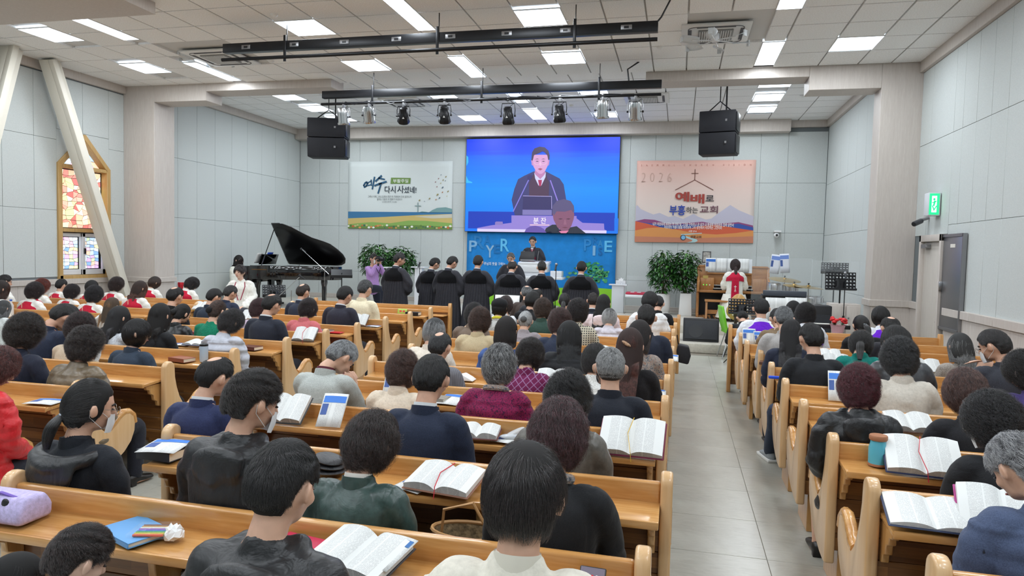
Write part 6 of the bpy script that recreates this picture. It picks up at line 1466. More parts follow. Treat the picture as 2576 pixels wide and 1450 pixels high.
def cymbal(px, py, Y, r, label, tilt=.12, zf=.17):
    P = atY(px, py, Y); e = empty('cymbal', (P.x, Y, zf)); tag(e, label, 'cymbal'); z = P.z-zf
    o = MB().lathe([(.001, .035), (.03, .03), (.045, .012), (r*.6, .004), (r, -.012), (r, -.015), (r*.6, .001), (.03, .02)], (0, 0, 0), 32).obj('bronze_disc', plain('bronze', (190, 160, 96), .25, .9), e); o.matrix_local = Matrix.Translation((0, 0, z)) @ Matrix.Rotation(tilt, 4, 'X') @ Matrix.Rotation(.08, 4, 'Y')
    MB().cyl((0, 0, z+.03), (0, 0, z+.07), .008).cyl((0, 0, z+.05), (0, 0, z+.065), .018).obj('wing_nut', M_BLACK, e, weld=False); MB().cyl((0, 0, .25), (0, 0, z+.03), .010).obj('pole', M_CHROME, e)
    for k in range(3): a = k*2*PI/3+.4; MB().tube([(0, 0, .35), (math.cos(a)*.28, math.sin(a)*.28, .01)], .008).obj('leg', M_CHROME, e)
cymbal(1974, 703, 14.3, .30, 'large thin cymbal highest on the drum kit', .14); cymbal(1998, 718, 13.8, .20, 'small crash cymbal in the middle of the drum kit'); cymbal(2034, 722, 13.7, .26, 'pair cymbal on its own stand at the right of the drum kit', .05)
drum(1953, 712, 14.6, .15, .18, 'small chrome tom drum under the large cymbal'); drum(1985, 716, 14.7, .16, .20, 'second chrome tom drum behind the small crash cymbal'); drum(2045, 745, 14.1, .18, .14, 'white snare drum at the right of the drum kit'); drum(2062, 758, 14.5, .21, .30, 'floor tom drum near the beige cabinet')
def acr(px0, px1, pt, pb, Y, label):
    a, b = atY(px0, pt, Y), atY(px1, pb, Y); z0, z1 = .17, a.z
    e = MB().bx(a.x, b.x, Y-.004, Y+.004, z0, z1).obj('acrylic_shield', M_GL, bevel=.001); tag(e, label, 'shield')
acr(1893, 1930, 645, 760, 13.7, 'narrow clear acrylic drum shield panel nearest the organ'); acr(1932, 2040, 648, 760, 13.75, 'wide clear acrylic drum shield panel in front of the cymbals'); acr(2042, 2172, 655, 760, 13.3, 'clear acrylic drum shield panel near the pillar')
for (a, b, q, rz_, lab) in ((1950, 665, 14.0, .1, 'blue and white leaflet taped to the drum shield, left one'), (1974, 663, 14.0, -.08, 'blue and white leaflet taped to the drum shield, right one')):
    P = atY(a, b, 13.74); e = sheet('leaflet', P.x, 13.742, P.z, .17, .36, PI/2, 0, lab, plain('leaflet_paper', (226, 230, 240), .7), bandcol=(120, 150, 220)); e.rotation_euler = (PI/2, rz_, 0)
# keyboard amplifier and sheet board
kb = empty('keyboard_stand', (atY(1972, 780, 11.6).x, 11.6, 0)); tag(kb, 'dark electric keyboard seen from behind, carrying large white sheets', 'keyboard'); q0, q1 = atY(1918, 730, 11.6), atY(2027, 748, 11.6); wk = (q1.x-q0.x)/2
MB().bx(-wk, wk, -.02, .02, q1.z, q0.z).obj('rear_panel', plain('slate_plastic', (70, 76, 86), .5), kb, bevel=.01); MB().bx(-wk, wk, .02, .30, q1.z-.05, q1.z+.02).obj('keyboard_body', M_BLACK, kb, bevel=.01)
for s in (-1, 1): MB().tube([(s*wk*.7, 0, q1.z), (-s*wk*.7, 0, 0)], .015).obj('leg', M_DARKM, kb)
for k, lab in enumerate(('large white music sheet hanging left under the dark keyboard panel', 'large white music sheet hanging right under the dark keyboard panel')):
    P = atY(1952+k*50, 778, 11.55); e = sheet('sheet_music', P.x, 11.55, P.z, .32, .36, PI/2-.1, 0, lab)
am = MB().bx(-.2, .2, -.15, .15, 0, .92).obj('amplifier', plain('speaker_black', (30, 30, 33), .6), bevel=.012); P = atY(2053, 795, 11.7); am.location = (P.x, 11.7, 0); am.scale.z = atY(2053, 768, 11.7).z/.92; tag(am, 'tall black amplifier cabinet right of the white music sheets', 'amplifier')
MB().bx(-.18, .18, -.156, -.15, .05, .80).obj('grille', speckled('grille_mesh', (48, 50, 55), .3, 260, .6, .4), am)
ca = empty('low_cabinet', (2.87, 12.15, 0)); tag(ca, 'beige two door cabinet against the right portal pillar', 'cabinet'); c0, c1 = atY(2096, 766, 12.0), atY(2172, 770, 12.0); cw = (c1.x-c0.x)/2; ca.location.x = (c0.x+c1.x)/2; chh = c0.z
MB().bx(-cw, cw, 0, .38, 0, chh).obj('carcass', M_BEIGE, ca, bevel=.006)
for s in (-1, 1):
    d_ = MB().bx(s*cw/2-cw/2+.008, s*cw/2+cw/2-.008, -.018, .0, .03, chh-.03).obj('door', M_BEIGE, ca, bevel=.004); MB().ell((s*.04, -.03, chh-.22), (.014, .014, .014)).obj('knob', M_STEEL, d_)
kp = empty('white_keyboard', (atY(2070, 820, 10.9).x, 10.9, 0)); tag(kp, 'white and black keyboard on a dark stand in front of the beige cabinet', 'keyboard'); zk = atY(2070, 815, 10.9).z
MB().bx(-.35, .35, -.12, .12, zk-.06, zk).obj('case', M_BLACK, kp, bevel=.008); o = MB()
for i in range(30): o.bx(-.33+i*.022, -.33+i*.022+.02, -.11, .02, zk, zk+.008)
o = o.obj('white_keys', M_IV, kp, weld=False); o['kind'] = 'stuff'
for s in (-1, 1): MB().tube([(s*.28, 0, zk-.06), (-s*.28, 0, 0)], .014).obj('leg', M_DARKM, kp)
# ------------------------------------------------------------ plants
def leaf_mesh():
    mb = MB(); mb.grid(lambda u, v: ((v-.5)*.042*math.sin(PI*min(1, u*1.02+.02))**.8*(1.1-.3*u), u*.11, .012*math.sin(u*PI)-.02*u*u+.006*abs(v-.5)*2), 5, 2); return mb.mesh('leaf')
LEAF = leaf_mesh()
M_LEAF = [plain('leaf_green_a', (46, 92, 38), .35, coat=.2), plain('leaf_green_b', (66, 120, 48), .35, coat=.2), plain('leaf_green_c', (34, 74, 36), .35, coat=.2)]
def plant(px0, px1, pt, pb, Y, zf, pot, label, potlabel, seed, dep=.35, nst=9):
    rn = random.Random(seed); a, b = atY(px0, pt, Y), atY(px1, pb, Y); w = (b.x-a.x)/2; cx = (a.x+b.x)/2; ztop, zbot = a.z-zf, b.z-zf
    e = empty('potted_plant', (cx, Y, zf)); tag(e, label, 'plant')
    base = pot[1]
    stems = MB(); nl = 0; lv = {0: [], 1: [], 2: []}; rest = [MB(), MB(), MB()]
    for k in range(nst):
        an = rn.uniform(0, 2*PI); r = rn.random()**.5; tip = Vector((math.cos(an)*w*.75*r, math.sin(an)*dep*.7*r, rn.uniform(.55, .93)*(ztop-base)+base))
        p0 = Vector((rn.uniform(-.05, .05), rn.uniform(-.05, .05), base-.05)); stems.tube([p0, p0.lerp(tip, .5)+Vector((0, 0, .08)), tip], [.012, .009, .005], 6)
    stems.obj('stem', plain('plant_stem', (92, 84, 56), .8), e, weld=False)
    for k in range(820):
        th = rn.uniform(0, 2*PI); c = rn.uniform(-1, 1); rr = rn.random()**.33; s_ = math.sqrt(1-c*c); zc, hz = (ztop+zbot)/2, (ztop-zbot)/2
        lump = 1+.18*math.sin(th*3+seed)+.12*math.sin(c*6+seed)
        P = Vector((math.cos(th)*s_*w*rr*min(1.0, lump), math.sin(th)*s_*dep*rr, zc+c*hz*rr))
        Mx = Euler((rn.uniform(-.9, .4), rn.uniform(-.4, .4), th-PI/2+rn.uniform(-.9, .9))).to_matrix().to_4x4(); ms = rn.uniform(.9, 1.5)
        mi = rn.choice((0, 0, 1, 2))
        if k < 250:
            o = bpy.data.objects.new('leaf', LEAF2[mi]); COL.objects.link(o); o.parent = e; o.matrix_local = Matrix.Translation(P) @ Mx @ Matrix.Scale(ms, 4)
        else:
            vs = [Matrix.Translation(P) @ Mx @ Matrix.Scale(ms, 4) @ v.co for v in LEAF.vertices]; rest[mi].add(vs, [tuple(p.vertices) for p in LEAF.polygons])
    for i, mb in enumerate(rest):
        if mb.v: o = mb.obj('foliage', M_LEAF[i], e, weld=False); o['kind'] = 'stuff'
    if pot[0] == 'round':
        q = empty('plant_pot', (cx+pot[3], Y, zf)); tag(q, potlabel, 'plant pot'); r = pot[2]; MB().lathe([(r*.8, .06), (r*.95, .10), (r, .25), (r, base-.02), (r*.93, base), (r*.88, base-.03)], (0, 0, 0), 32).obj('pot', M_WHITE, q); MB().cyl((0, 0, .03), (0, 0, .06), r*.95, r*.95, 28).obj('saucer', M_WHITE, q)
        for k in range(3): a_ = k*2*PI/3; MB().cyl((math.cos(a_)*r*.7, math.sin(a_)*r*.7, 0), (math.cos(a_)*r*.7, math.sin(a_)*r*.7, .03), .02).obj('foot', M_WHITE, q)
        MB().cyl((0, 0, base-.06), (0, 0, base-.05), r*.9, r*.9, 24).obj('soil', speckled('soil', (60, 48, 38), .3, 60), q)
    else:
        q = empty('planter_column', (cx+pot[3], Y, zf)); tag(q, potlabel, 'plant pot'); r = pot[2]
        MB().prism([(-r*1.1, 0), (r*1.1, 0), (r*.92, base), (-r*.92, base)], -r, r, 'y').obj('column', M_WHITE, q, bevel=.006); MB().bx(-r*.8, r*.8, -r*.8, r*.8, base-.0, base+.01).obj('soil', speckled('soil', (60, 48, 38), .3, 60), q)
LEAF2 = []
for m in M_LEAF: l_ = LEAF.copy(); l_.materials.append(m); LEAF2.append(l_)
hpot = lambda y, Y: atY(1700, y, Y).z-STZ
plant(1634, 1705, 628, 738, 17.35, STZ, ('round', hpot(740, 17.35), .19, 0), 'bushy green potted tree left of the organ, in the round pot', 'round white ceramic pot on a saucer left of the organ', 3)
plant(1688, 1762, 630, 738, 17.3, STZ, ('sq', hpot(737, 17.3), .14, .02), 'bushy green potted tree touching the organ, on the square column planter', 'tall square white planter column beside the organ', 8)
plant(908, 985, 612, 700, 16.9, STZ, ('round', .45, .18, 0), 'spreading green potted plant behind the photographer', 'white pot hidden behind the photographer', 5, nst=7)
plant(972, 1046, 620, 705, 17.3, STZ, ('round', .45, .18, 0), 'green potted plant behind the tall minister at the left', 'white pot hidden behind the tall minister', 11, nst=7)
fw = empty('flower_pot', (atY(2107, 832, 10.6).x, 10.6, 0)); zq = atY(2107, 838, 10.6).z; fw.location.z = .0; tag(fw, 'red potted flowers wrapped in cellophane beside the white keyboard', 'flowers')
MB().bx(-.16, .16, -.14, .14, 0, zq-.05).obj('side_stool', M_BEIGE, bevel=.008).location = (fw.location.x, 10.6, 0); tag(bpy.data.objects['side_stool'], 'small beige stool carrying the red flowers', 'stool'); fw.location.z = zq-.05
MB().lathe([(.06, 0), (.10, .16), (.11, .17), (.09, .15)], (0, 0, 0), 16).obj('wrap', plain('pink_wrap', (226, 176, 186), .3), fw)
rn = random.Random(2)
for k in range(16): a = rn.uniform(0, 2*PI); r = rn.random()**.5*.10; MB().ell((r*math.cos(a), r*math.sin(a), .22+rn.uniform(-.02, .04)), (.03, .03, .022), None, 8, 6).obj('blossom', plain('red_blossom', (214, 40, 44), .6), fw)
for k in range(12): a = rn.uniform(0, 2*PI); o = bpy.data.objects.new('leaf', LEAF2[k % 3]); COL.objects.link(o); o.parent = fw; o.location = (0.05*math.cos(a), .05*math.sin(a), .15); o.rotation_euler = (.4, 0, a)
# red flag near the left pillar
P = atY(446, 705, 12.9); e = MB().grid(lambda u, v: (u*.16*(1-v)+.02*math.sin(v*6), .02*math.sin(u*9), .5*(1-v)), 8, 8).obj('red_banner', plain('red_flag', (196, 30, 44), .8)); e.location = (P.x-.04, 12.95, P.z-.55); tag(e, 'folded red cloth flag by the left pillar', 'flag'); so = e.modifiers.new('s', 'SOLIDIFY'); so.thickness = .006
MB().cyl((0, 0, -(P.z-.55)), (0, 0, .52), .012).obj('flag_pole', M_WHITE, e)
# ------------------------------------------------------------ flat art helpers
def art(parent, name, pts, col, layer=1, Y=None, emit=0, px=True, rough=.8):
    """a flat printed or lit shape on a banner or screen; pts are outline points on its face"""
    Yf = Y - .0022*layer; q = [atY(a, b, Yf) for a, b in pts] if px else [Vector((a, Yf, b)) for a, b in pts]
    o0 = parent.location; mb = MB(); n = len(q)
    vs = [p-o0 for p in q]+[p-o0+Vector((0, .0015, 0)) for p in q]
    mb.add(vs, [tuple(range(n)), tuple(range(2*n-1, n-1, -1))])
    m = plain('%s_%d_%d_%d' % (('lit' if emit else 'print',)+tuple(int(c) for c in col)), col, rough, emit=col if emit else None, es=emit or 1) if not emit else litmat(col, emit)
    o = mb.obj(name, m, parent, smooth=False, weld=False); return o
def litmat(col, es):
    k = 'lit_%d_%d_%d' % tuple(int(c) for c in col)
    if k in MATS: return MATS[k]
    t = NT(k); t.set(Base_Color=(.01, .01, .01, 1), Roughness=.5, Emission_Color=rgb(col), Emission_Strength=es); MATS[k] = t.m; return t.m
def textm(parent, name, body, x0, y0, x1, y1, Y, col, layer=2, bold=0.0, emit=0, shear=0, spacing=1.0, mono=False):
    """lettering fitted to a box given by its corners on the face"""
    cu = bpy.data.curves.new(name, 'FONT'); cu.body = body; cu.size = 1; cu.extrude = 0; cu.offset = bold; cu.shear = shear; cu.space_character = spacing; cu.resolution_u = 3
    me = baked(bpy.data.objects.new(name, cu))
    a = get(me)
    if len(a) == 0: return None
    lo, hi = a.min(0), a.max(0); Yf = Y-.0022*layer; c = [atY(x0, y1, Yf), atY(x1, y0, Yf)]
    b = np.zeros_like(a); b[:, 0] = c[0].x+(a[:, 0]-lo[0])/(hi[0]-lo[0])*(c[1].x-c[0].x)-parent.location.x; b[:, 2] = c[0].z+(a[:, 1]-lo[1])/(hi[1]-lo[1])*(c[1].z-c[0].z)-parent.location.z; b[:, 1] = Yf-parent.location.y
    put(me, b); me.name = name
    return mk(name, me, litmat(col, emit) if emit else plain('print_%d_%d_%d' % col, col, .8), parent)
def stroke(parent, name, pts, w, col, Y, layer=2, sc=None, emit=0):
    mb = MB(); Yf = Y-.0022*layer; q = [atY(a, b, Yf)-parent.location for a, b in pts]
    for a, b in zip(q[:-1], q[1:]):
        d = (b-a).normalized(); n = Vector((-d.z, 0, d.x))*w/2; mb.add([a-n-d*w*.3, a+n-d*w*.3, b+n+d*w*.3, b-n+d*w*.3], [(0, 1, 2, 3)])
    return mb.obj(name, litmat(col, emit) if emit else plain('print_%d_%d_%d' % col, col, .8), parent, weld=False)
def crop(x0, y0, s): return lambda pts: [(x0+a/s, y0+b/s) for a, b in pts]
# ------------------------------------------------------------ LED wall
YS = FY-.16
led = empty('led_screen', (atY(1367, 465, YS).x, YS, atY(1367, 465, YS).z)); tag(led, 'large LED wall showing the preacher, above the blue backdrop', 'screen')
tl, tr, bl_, br_ = atY(1172, 350, YS), atY(1562, 343, YS), atY(1170, 584, YS), atY(1553, 588, YS)
X0, X1, Z0, Z1 = (tl.x+bl_.x)/2, (tr.x+br_.x)/2, (bl_.z+br_.z)/2, (tl.z+tr.z)/2
MB().bx(X0-led.location.x, X1-led.location.x, .002, .12, Z0-led.location.z, Z1-led.location.z).obj('cabinet', M_BLACK, led, bevel=.004)
def ledmat():
    t = NT('led_blue'); v = t.coord('Object'); sx = t.n('SeparateXYZ', i_Vector=v); mr = t.n('MapRange', i_Value=sx.outputs[2]); mr.inputs[1].default_value = -1.26; mr.inputs[2].default_value = 1.26
    st_ = t.noise(t.coord('Object', (.15, 1, 9)), 3.0, 2); ad = t.n('Math', operation='MULTIPLY_ADD', i_0=st_, i_1=.12, i_2=mr.outputs[0]); sb_ = t.n('Math', operation='SUBTRACT', i_0=ad.outputs[0], i_1=.06)
    c = t.ramp(sb_.outputs[0], (0, rgb(6, 120, 250)), (.45, rgb(4, 146, 252)), (.78, rgb(12, 110, 255)), (.86, rgb(16, 72, 252)), (1, rgb(10, 62, 246)))
    t.link(c, t.b.inputs['Emission Color']); t.set(Emission_Strength=1.0, Base_Color=(.01, .01, .01, 1), Roughness=.5); return t.m
MB().bx(X0-led.location.x+.01, X1-led.location.x-.01, 0, .002, Z0-led.location.z+.01, Z1-led.location.z-.01).obj('lit_face', ledmat(), led)
C = crop(1160, 330, 5.371); E1 = 1.0
def L_(name, pts, col, layer): return art(led, name, C(pts), col, layer, YS, E1)
L_('lit_letter', [(72, 330), (95, 350), (98, 420), (80, 460), (72, 470)], (60, 190, 255), 1); L_('lit_letter', [(68, 605), (100, 670), (150, 690), (150, 702), (66, 702)], (60, 190, 255), 1)
L_('lit_panel', [(98, 1085), (2078, 1105), (2072, 1350), (92, 1315)], (12, 58, 190), 1)
L_('lit_corner', [(2070, 1180), (2125, 1180), (2118, 1385), (1975, 1385), (1960, 1350), (2070, 1350)], (6, 120, 240), 2)
L_('lit_gown', [(980, 545), (1145, 545), (1330, 640), (1385, 720), (1420, 930), (1410, 1140), (725, 1140), (682, 930), (720, 780), (770, 650), (850, 605)], (62, 62, 120), 3)
L_('lit_gown_front', [(990, 560), (1145, 560), (1190, 700), (1185, 880), (920, 880), (918, 700)], (78, 52, 82), 4)
L_('lit_neck', [(1000, 520), (1130, 520), (1140, 590), (1068, 660), (990, 590)], (196, 132, 184), 5)
L_('lit_shirt', [(988, 560), (1005, 590), (1070, 650), (1125, 590), (1145, 550), (1140, 620), (1085, 735), (1045, 735), (1000, 640)], (214, 214, 250), 6)
L_('lit_necktie', [(1040, 660), (1092, 660), (1088, 700), (1078, 745), (1056, 745), (1046, 700)], (176, 44, 96), 7)
L_('lit_ear', [(945, 390), (968, 395), (975, 468), (955, 460)], (200, 140, 200), 4); L_('lit_ear', [(1172, 395), (1197, 388), (1188, 455), (1168, 475)], (200, 140, 200), 4)
L_('lit_face_shape', [(970, 320), (1170, 320), (1178, 410), (1165, 480), (1135, 540), (1090, 578), (1055, 578), (1012, 540), (978, 480), (966, 410)], (222, 164, 214), 7)
L_('lit_hair', [(948, 395), (958, 290), (990, 235), (1060, 210), (1130, 220), (1180, 265), (1196, 330), (1192, 390), (1176, 385), (1165, 330), (1130, 288), (1100, 275), (1050, 300), (985, 325), (972, 380), (965, 400)], (66, 52, 88), 8)
for x_ in (1028, 1112):
    L_('lit_eyebrow', [(x_-32, 384), (x_, 372), (x_+30, 382), (x_, 380)], (70, 56, 90), 9); L_('lit_eye', [(x_-24, 408), (x_, 402), (x_+24, 408), (x_, 416)], (84, 60, 96), 9)
    stroke(led, 'lit_lens', C([(x_+38*math.cos(k*PI/8), 425+30*math.sin(k*PI/8)) for k in range(0, 9)]), .006, (250, 226, 240), YS, 10, emit=1)
L_('lit_nose', [(1062, 405), (1072, 400), (1086, 462), (1070, 472), (1056, 462)], (236, 186, 226), 9); L_('lit_mouth', [(1035, 512), (1068, 500), (1102, 512), (1070, 532)], (170, 84, 120), 9)
L_('lit_microphone', [(895, 610), (930, 590), (965, 600), (955, 640), (920, 665), (895, 650)], (52, 46, 110), 8); stroke(led, 'lit_gooseneck', C([(910, 665), (705, 1085)]), .03, (132, 124, 220), YS, 8, emit=1)
L_('lit_microphone', [(1158, 610), (1180, 590), (1215, 595), (1228, 630), (1210, 665), (1170, 660)], (70, 60, 120), 8); stroke(led, 'lit_gooseneck', C([(1205, 665), (1310, 960)]), .03, (150, 130, 226), YS, 8, emit=1)
L_('lit_pulpit_top', [(680, 1140), (1560, 1148), (1560, 1180), (1640, 1240), (1930, 1250), (1935, 1330), (1965, 1345), (1962, 1383), (218, 1358), (218, 1310), (400, 1275), (680, 1240)], (150, 132, 216), 4)
L_('lit_pulpit_edge', [(218, 1320), (1965, 1345), (1962, 1383), (218, 1358)], (222, 212, 252), 5); L_('lit_cup', [(458, 1235), (475, 1222), (560, 1224), (566, 1268), (458, 1268)], (140, 124, 196), 6)
L_('lit_tablet', [(838, 875), (1222, 882), (1226, 1060), (830, 1060)], (54, 48, 104), 8); L_('lit_tablet_base', [(830, 1062), (1224, 1066), (1224, 1138), (828, 1134)], (128, 122, 186), 8)
stroke(led, 'lit_tablet_edge', C([(838, 876), (1222, 883), (1224, 1050)]), .012, (200, 190, 250), YS, 9, emit=1)
textm(led, 'lit_lettering', '분 잔', *C([(975, 1168)])[0], *C([(1150, 1252)])[0], YS, (255, 246, 250), 9, .01, 1)
stroke(led, 'lit_underline', C([(932, 1269), (1190, 1271)]), .022, (255, 214, 220), YS, 9, emit=1)
L_('lit_front_gown', [(1290, 1265), (1350, 1380), (1500, 1300), (1560, 1285), (1690, 1385), (1110, 1375), (1150, 1310), (1230, 1265)], (38, 42, 58), 9)
L_('lit_front_face', [(1232, 1100), (1250, 1060), (1500, 1050), (1530, 1120), (1520, 1190), (1490, 1280), (1440, 1350), (1360, 1352), (1300, 1300), (1250, 1200)], (136, 86, 116), 10)
L_('lit_front_hair', [(1232, 1100), (1238, 1010), (1290, 945), (1390, 918), (1480, 945), (1522, 1010), (1530, 1090), (1510, 1100), (1490, 1065), (1400, 1090), (1290, 1085), (1255, 1140)], (92, 84, 128), 11)
L_('lit_front_collar', [(1320, 1352), (1390, 1350), (1455, 1345), (1420, 1380), (1350, 1380)], (226, 130, 170), 11)
for x_ in (1345, 1450): L_('lit_front_eye', [(x_-35, 1188), (x_, 1180), (x_+30, 1186), (x_, 1196)], (80, 48, 66), 12)
L_('lit_front_mouth', [(1360, 1302), (1405, 1296), (1450, 1304), (1405, 1312)], (110, 58, 78), 12); L_('lit_front_nose', [(1395, 1200), (1412, 1200), (1425, 1265), (1385, 1265)], (152, 100, 128), 12)
L_('lit_bald_head', [(855, 1368), (880, 1320), (930, 1290), (1000, 1280), (1070, 1295), (1120, 1325), (1152, 1374)], (104, 84, 170), 12)
# ------------------------------------------------------------ blue cloth backdrop
YB = FY-.10
bd = empty('backdrop_banner', (-3.6, YB, STZ)); tag(bd, 'blue PRAYER and PRAISE cloth backdrop with printed tree below the LED wall', 'banner')
q = [(1178, 586), (1552, 590), (1541, 800), (1172, 800)]
a0 = atY(1175, 588, YB); a1 = atY(1551, 590, YB); zt_ = Z0+.02
def cloth_panel(x0, x1, z0, z1, Y, mat, par, name='cloth', amp=.006):
    mb = MB(); mb.grid(lambda u, v: (x0+(x1-x0)*u-par.location.x, Y-par.location.y+amp*math.sin(u*17+v*3)*math.sin(v*PI)-amp, z0+(z1-z0)*v-par.location.z), 24, 12)
    o = mb.obj(name, mat, par); so = o.modifiers.new('s', 'SOLIDIFY'); so.thickness = .003; so.offset = 1; return o
cloth_panel(a0.x, a1.x, STZ+.02, zt_, YB+.02, speckled('backdrop_blue', (30, 132, 208), .06, 4, .85, .3, 8), bd)
YB2 = YB+.004
art(bd, 'printed_ground', [(1174, 800), (1541, 800), (1541, 770), (1542, 728), (1490, 724), (1174, 726)], (140, 206, 48), 1, YB2)
Cb = crop(1160, 570, 6.283)
def tree_blob(cx, cy, rx, ry, col, lay, sd):
    rn = random.Random(sd); art(bd, 'printed_leaves', Cb([(cx+rx*math.cos(k*PI/12)*rn.uniform(.8, 1.1), cy+ry*math.sin(k*PI/12)*rn.uniform(.75, 1.1)) for k in range(24)]), col, lay, YB2)
stroke(bd, 'printed_trunk', Cb([(2010, 1000), (2030, 900), (2090, 800), (2150, 740), (2220, 700)]), .035, (96, 84, 60), YB2, 2); stroke(bd, 'printed_trunk', Cb([(2090, 810), (2200, 800), (2260, 760)]), .02, (96, 84, 60), YB2, 2)
for (a_, b_, c_, d_, col) in ((2010, 620, 90, 85, (70, 170, 96)), (2120, 660, 110, 90, (62, 156, 100)), (2230, 740, 90, 80, (56, 150, 108)), (1900, 750, 100, 60, (76, 166, 106)), (1720, 740, 60, 40, (84, 150, 120)), (2280, 860, 60, 70, (70, 160, 110)), (1690, 800, 60, 40, (92, 150, 96)), (2160, 860, 70, 50, (60, 150, 100))): tree_blob(a_, b_, c_*.55, d_*.55, col, 3, int(a_))
rt = random.Random(21)
for k in range(120):
    a_, r_ = rt.uniform(0, 2*PI), rt.random()**.5; cx_, cy_2 = 2080+250*r_*math.cos(a_)-(60 if k % 5 == 0 else 0), 735+165*r_*math.sin(a_)
    tree_blob(cx_, cy_2, rt.uniform(14, 34), rt.uniform(10, 22), rt.choice([(84, 180, 104), (50, 140, 96), (104, 190, 116), (40, 120, 92)]), 4, k)
def letter(ch, x0, y0, x1, y1, col, lay=2): textm(bd, 'printed_letter', ch, *Cb([(x0, y0)])[0], *Cb([(x1, y1)])[0], YB2, col, lay, .015)
for ch, x0, y0, x1, y1, col in (('R', 200, 150, 370, 350, (44, 128, 192)), ('P', 125, 225, 255, 395, (128, 178, 216)), ('A', 360, 150, 475, 285, (28, 118, 186)), ('Y', 385, 300, 525, 490, (140, 180, 210)), ('E', 515, 285, 615, 425, (26, 112, 178)), ('R', 620, 195, 765, 395, (96, 186, 232)),
        ('P', 1940, 200, 2060, 385, (44, 136, 204)), ('R', 2080, 170, 2170, 280, (24, 116, 188)), ('A', 2160, 215, 2240, 320, (54, 142, 202)), ('I', 2078, 305, 2125, 460, (128, 178, 216)), ('S', 2165, 335, 2235, 460, (20, 100, 168)), ('E', 2262, 228, 2392, 402, (96, 186, 232))): letter(ch, x0, y0, x1, y1, col, 2 if y0 < 200 else 3)
textm(bd, 'printed_lettering', '주님의 뜻을 구하는', *Cb([(360, 570)])[0], *Cb([(700, 612)])[0], YB2, (225, 238, 246), 3, .01)
# ------------------------------------------------------------ left banner
YL = FY-.035
b1 = empty('easter_banner', (-7.7, YL, 3.3)); tag(b1, 'white Easter banner with Korean calligraphy and a seaside meadow print', 'banner')
t0, t1, u0 = atY(876, 407, YL), atY(1139, 408, YL), atY(1138, 577, YL)
cloth_panel(t0.x, t1.x, u0.z, t0.z, YL+.012, plain('banner_white', (214, 220, 218), .8), b1, amp=.004)
C1 = crop(860, 380, 6.59); YL_ = YL
A1 = lambda name, pts, col, lay=1: art(b1, name, C1(pts), col, lay, YL_)
A1('printed_sea', [(103, 1005), (1828, 1020), (1826, 1045), (1300, 1062), (700, 1095), (103, 1118)], (62, 118, 160)); A1('printed_hill', [(1270, 1020), (1330, 1002), (1400, 1010), (1440, 1020), (1500, 980), (1580, 945), (1720, 934), (1828, 962), (1828, 1022)], (122, 158, 158))
A1('printed_field', [(103, 1118), (700, 1095), (1300, 1062), (1826, 1045), (1830, 1300), (103, 1280)], (206, 182, 112)); A1('printed_grass', [(250, 1200), (500, 1180), (800, 1200), (1100, 1155), (1400, 1160), (1826, 1200), (1830, 1250), (103, 1260), (103, 1220)], (140, 176, 92), 2)
A1('printed_sand', [(1200, 1090), (1826, 1048), (1826, 1110), (1500, 1120)], (206, 200, 182), 2); A1('printed_hedge', [(103, 1235), (400, 1250), (900, 1235), (1200, 1230), (1828, 1262), (1828, 1304), (103, 1284)], (110, 140, 70), 3)
rn = random.Random(9)
for k in range(46): x_ = 110+k*37.5; y_ = 1225+rn.uniform(0, 45)+.012*(x_-100); r = rn.uniform(14, 24); A1('printed_flower', [(x_+r*math.cos(a), y_+r*.8*math.sin(a)) for a in np.linspace(0, 2*PI, 7)[:-1]], rn.choice([(206, 104, 66), (240, 240, 232), (96, 130, 66), (220, 150, 90), (70, 110, 90), (200, 190, 130)]), 4)
for (x_, y_, r, c) in ((1643, 397, 11, 0), (1724, 428, 17, 1), (1603, 458, 12, 2), (1679, 483, 15, 1), (1715, 495, 11, 0), (1551, 515, 13, 2), (1638, 535, 15, 3), (1575, 594, 13, 2), (1670, 606, 20, 0), (1667, 685, 15, 4), (1760, 672, 19, 1), (1585, 725, 22, 1), (1741, 750, 12, 3), (1617, 780, 18, 0), (1560, 806, 14, 4), (1453, 790, 18, 1), (1370, 835, 9, 0), (1286, 818, 18, 1)):
    A1('printed_petal', [(x_+r*math.cos(a)*math.cos(.8)+.55*r*math.sin(a)*math.sin(.8), y_-r*math.cos(a)*math.sin(.8)+.55*r*math.sin(a)*math.cos(.8)) for a in np.linspace(0, 2*PI, 9)[:-1]], [(100, 118, 130), (150, 140, 96), (160, 110, 110), (190, 186, 150), (180, 120, 84)][c], 2)
A1('printed_cross', [(1253, 855), (1268, 855), (1268, 903), (1310, 905), (1310, 921), (1268, 919), (1266, 1018), (1252, 1018), (1252, 919), (1208, 918), (1208, 903), (1253, 903)], (140, 160, 160), 2)
BLU = (38, 84, 116)
for pts, w in (([(420, 520), (385, 530), (362, 570), (375, 600), (405, 580), (425, 540), (400, 515)], .045), ([(415, 535), (480, 500)], .03), ([(425, 575), (480, 560)], .03), ([(485, 480), (490, 570)], .035), ([(540, 435), (505, 630)], .045), ([(655, 412), (560, 500)], .05), ([(610, 450), (705, 470)], .04), ([(545, 575), (620, 545), (735, 510)], .05), ([(650, 535), (600, 700)], .045)): stroke(b1, 'printed_calligraphy', C1(pts), w, BLU, YL_, 3)
A1('printed_box', [(815, 443), (1140, 448), (1132, 545), (806, 543)], (112, 142, 76), 2)
T1 = lambda s, x0, y0, x1, y1, col, lay=3, b=0: textm(b1, 'printed_lettering', s, *C1([(x0, y0)])[0], *C1([(x1, y1)])[0], YL_, col, lay, b)
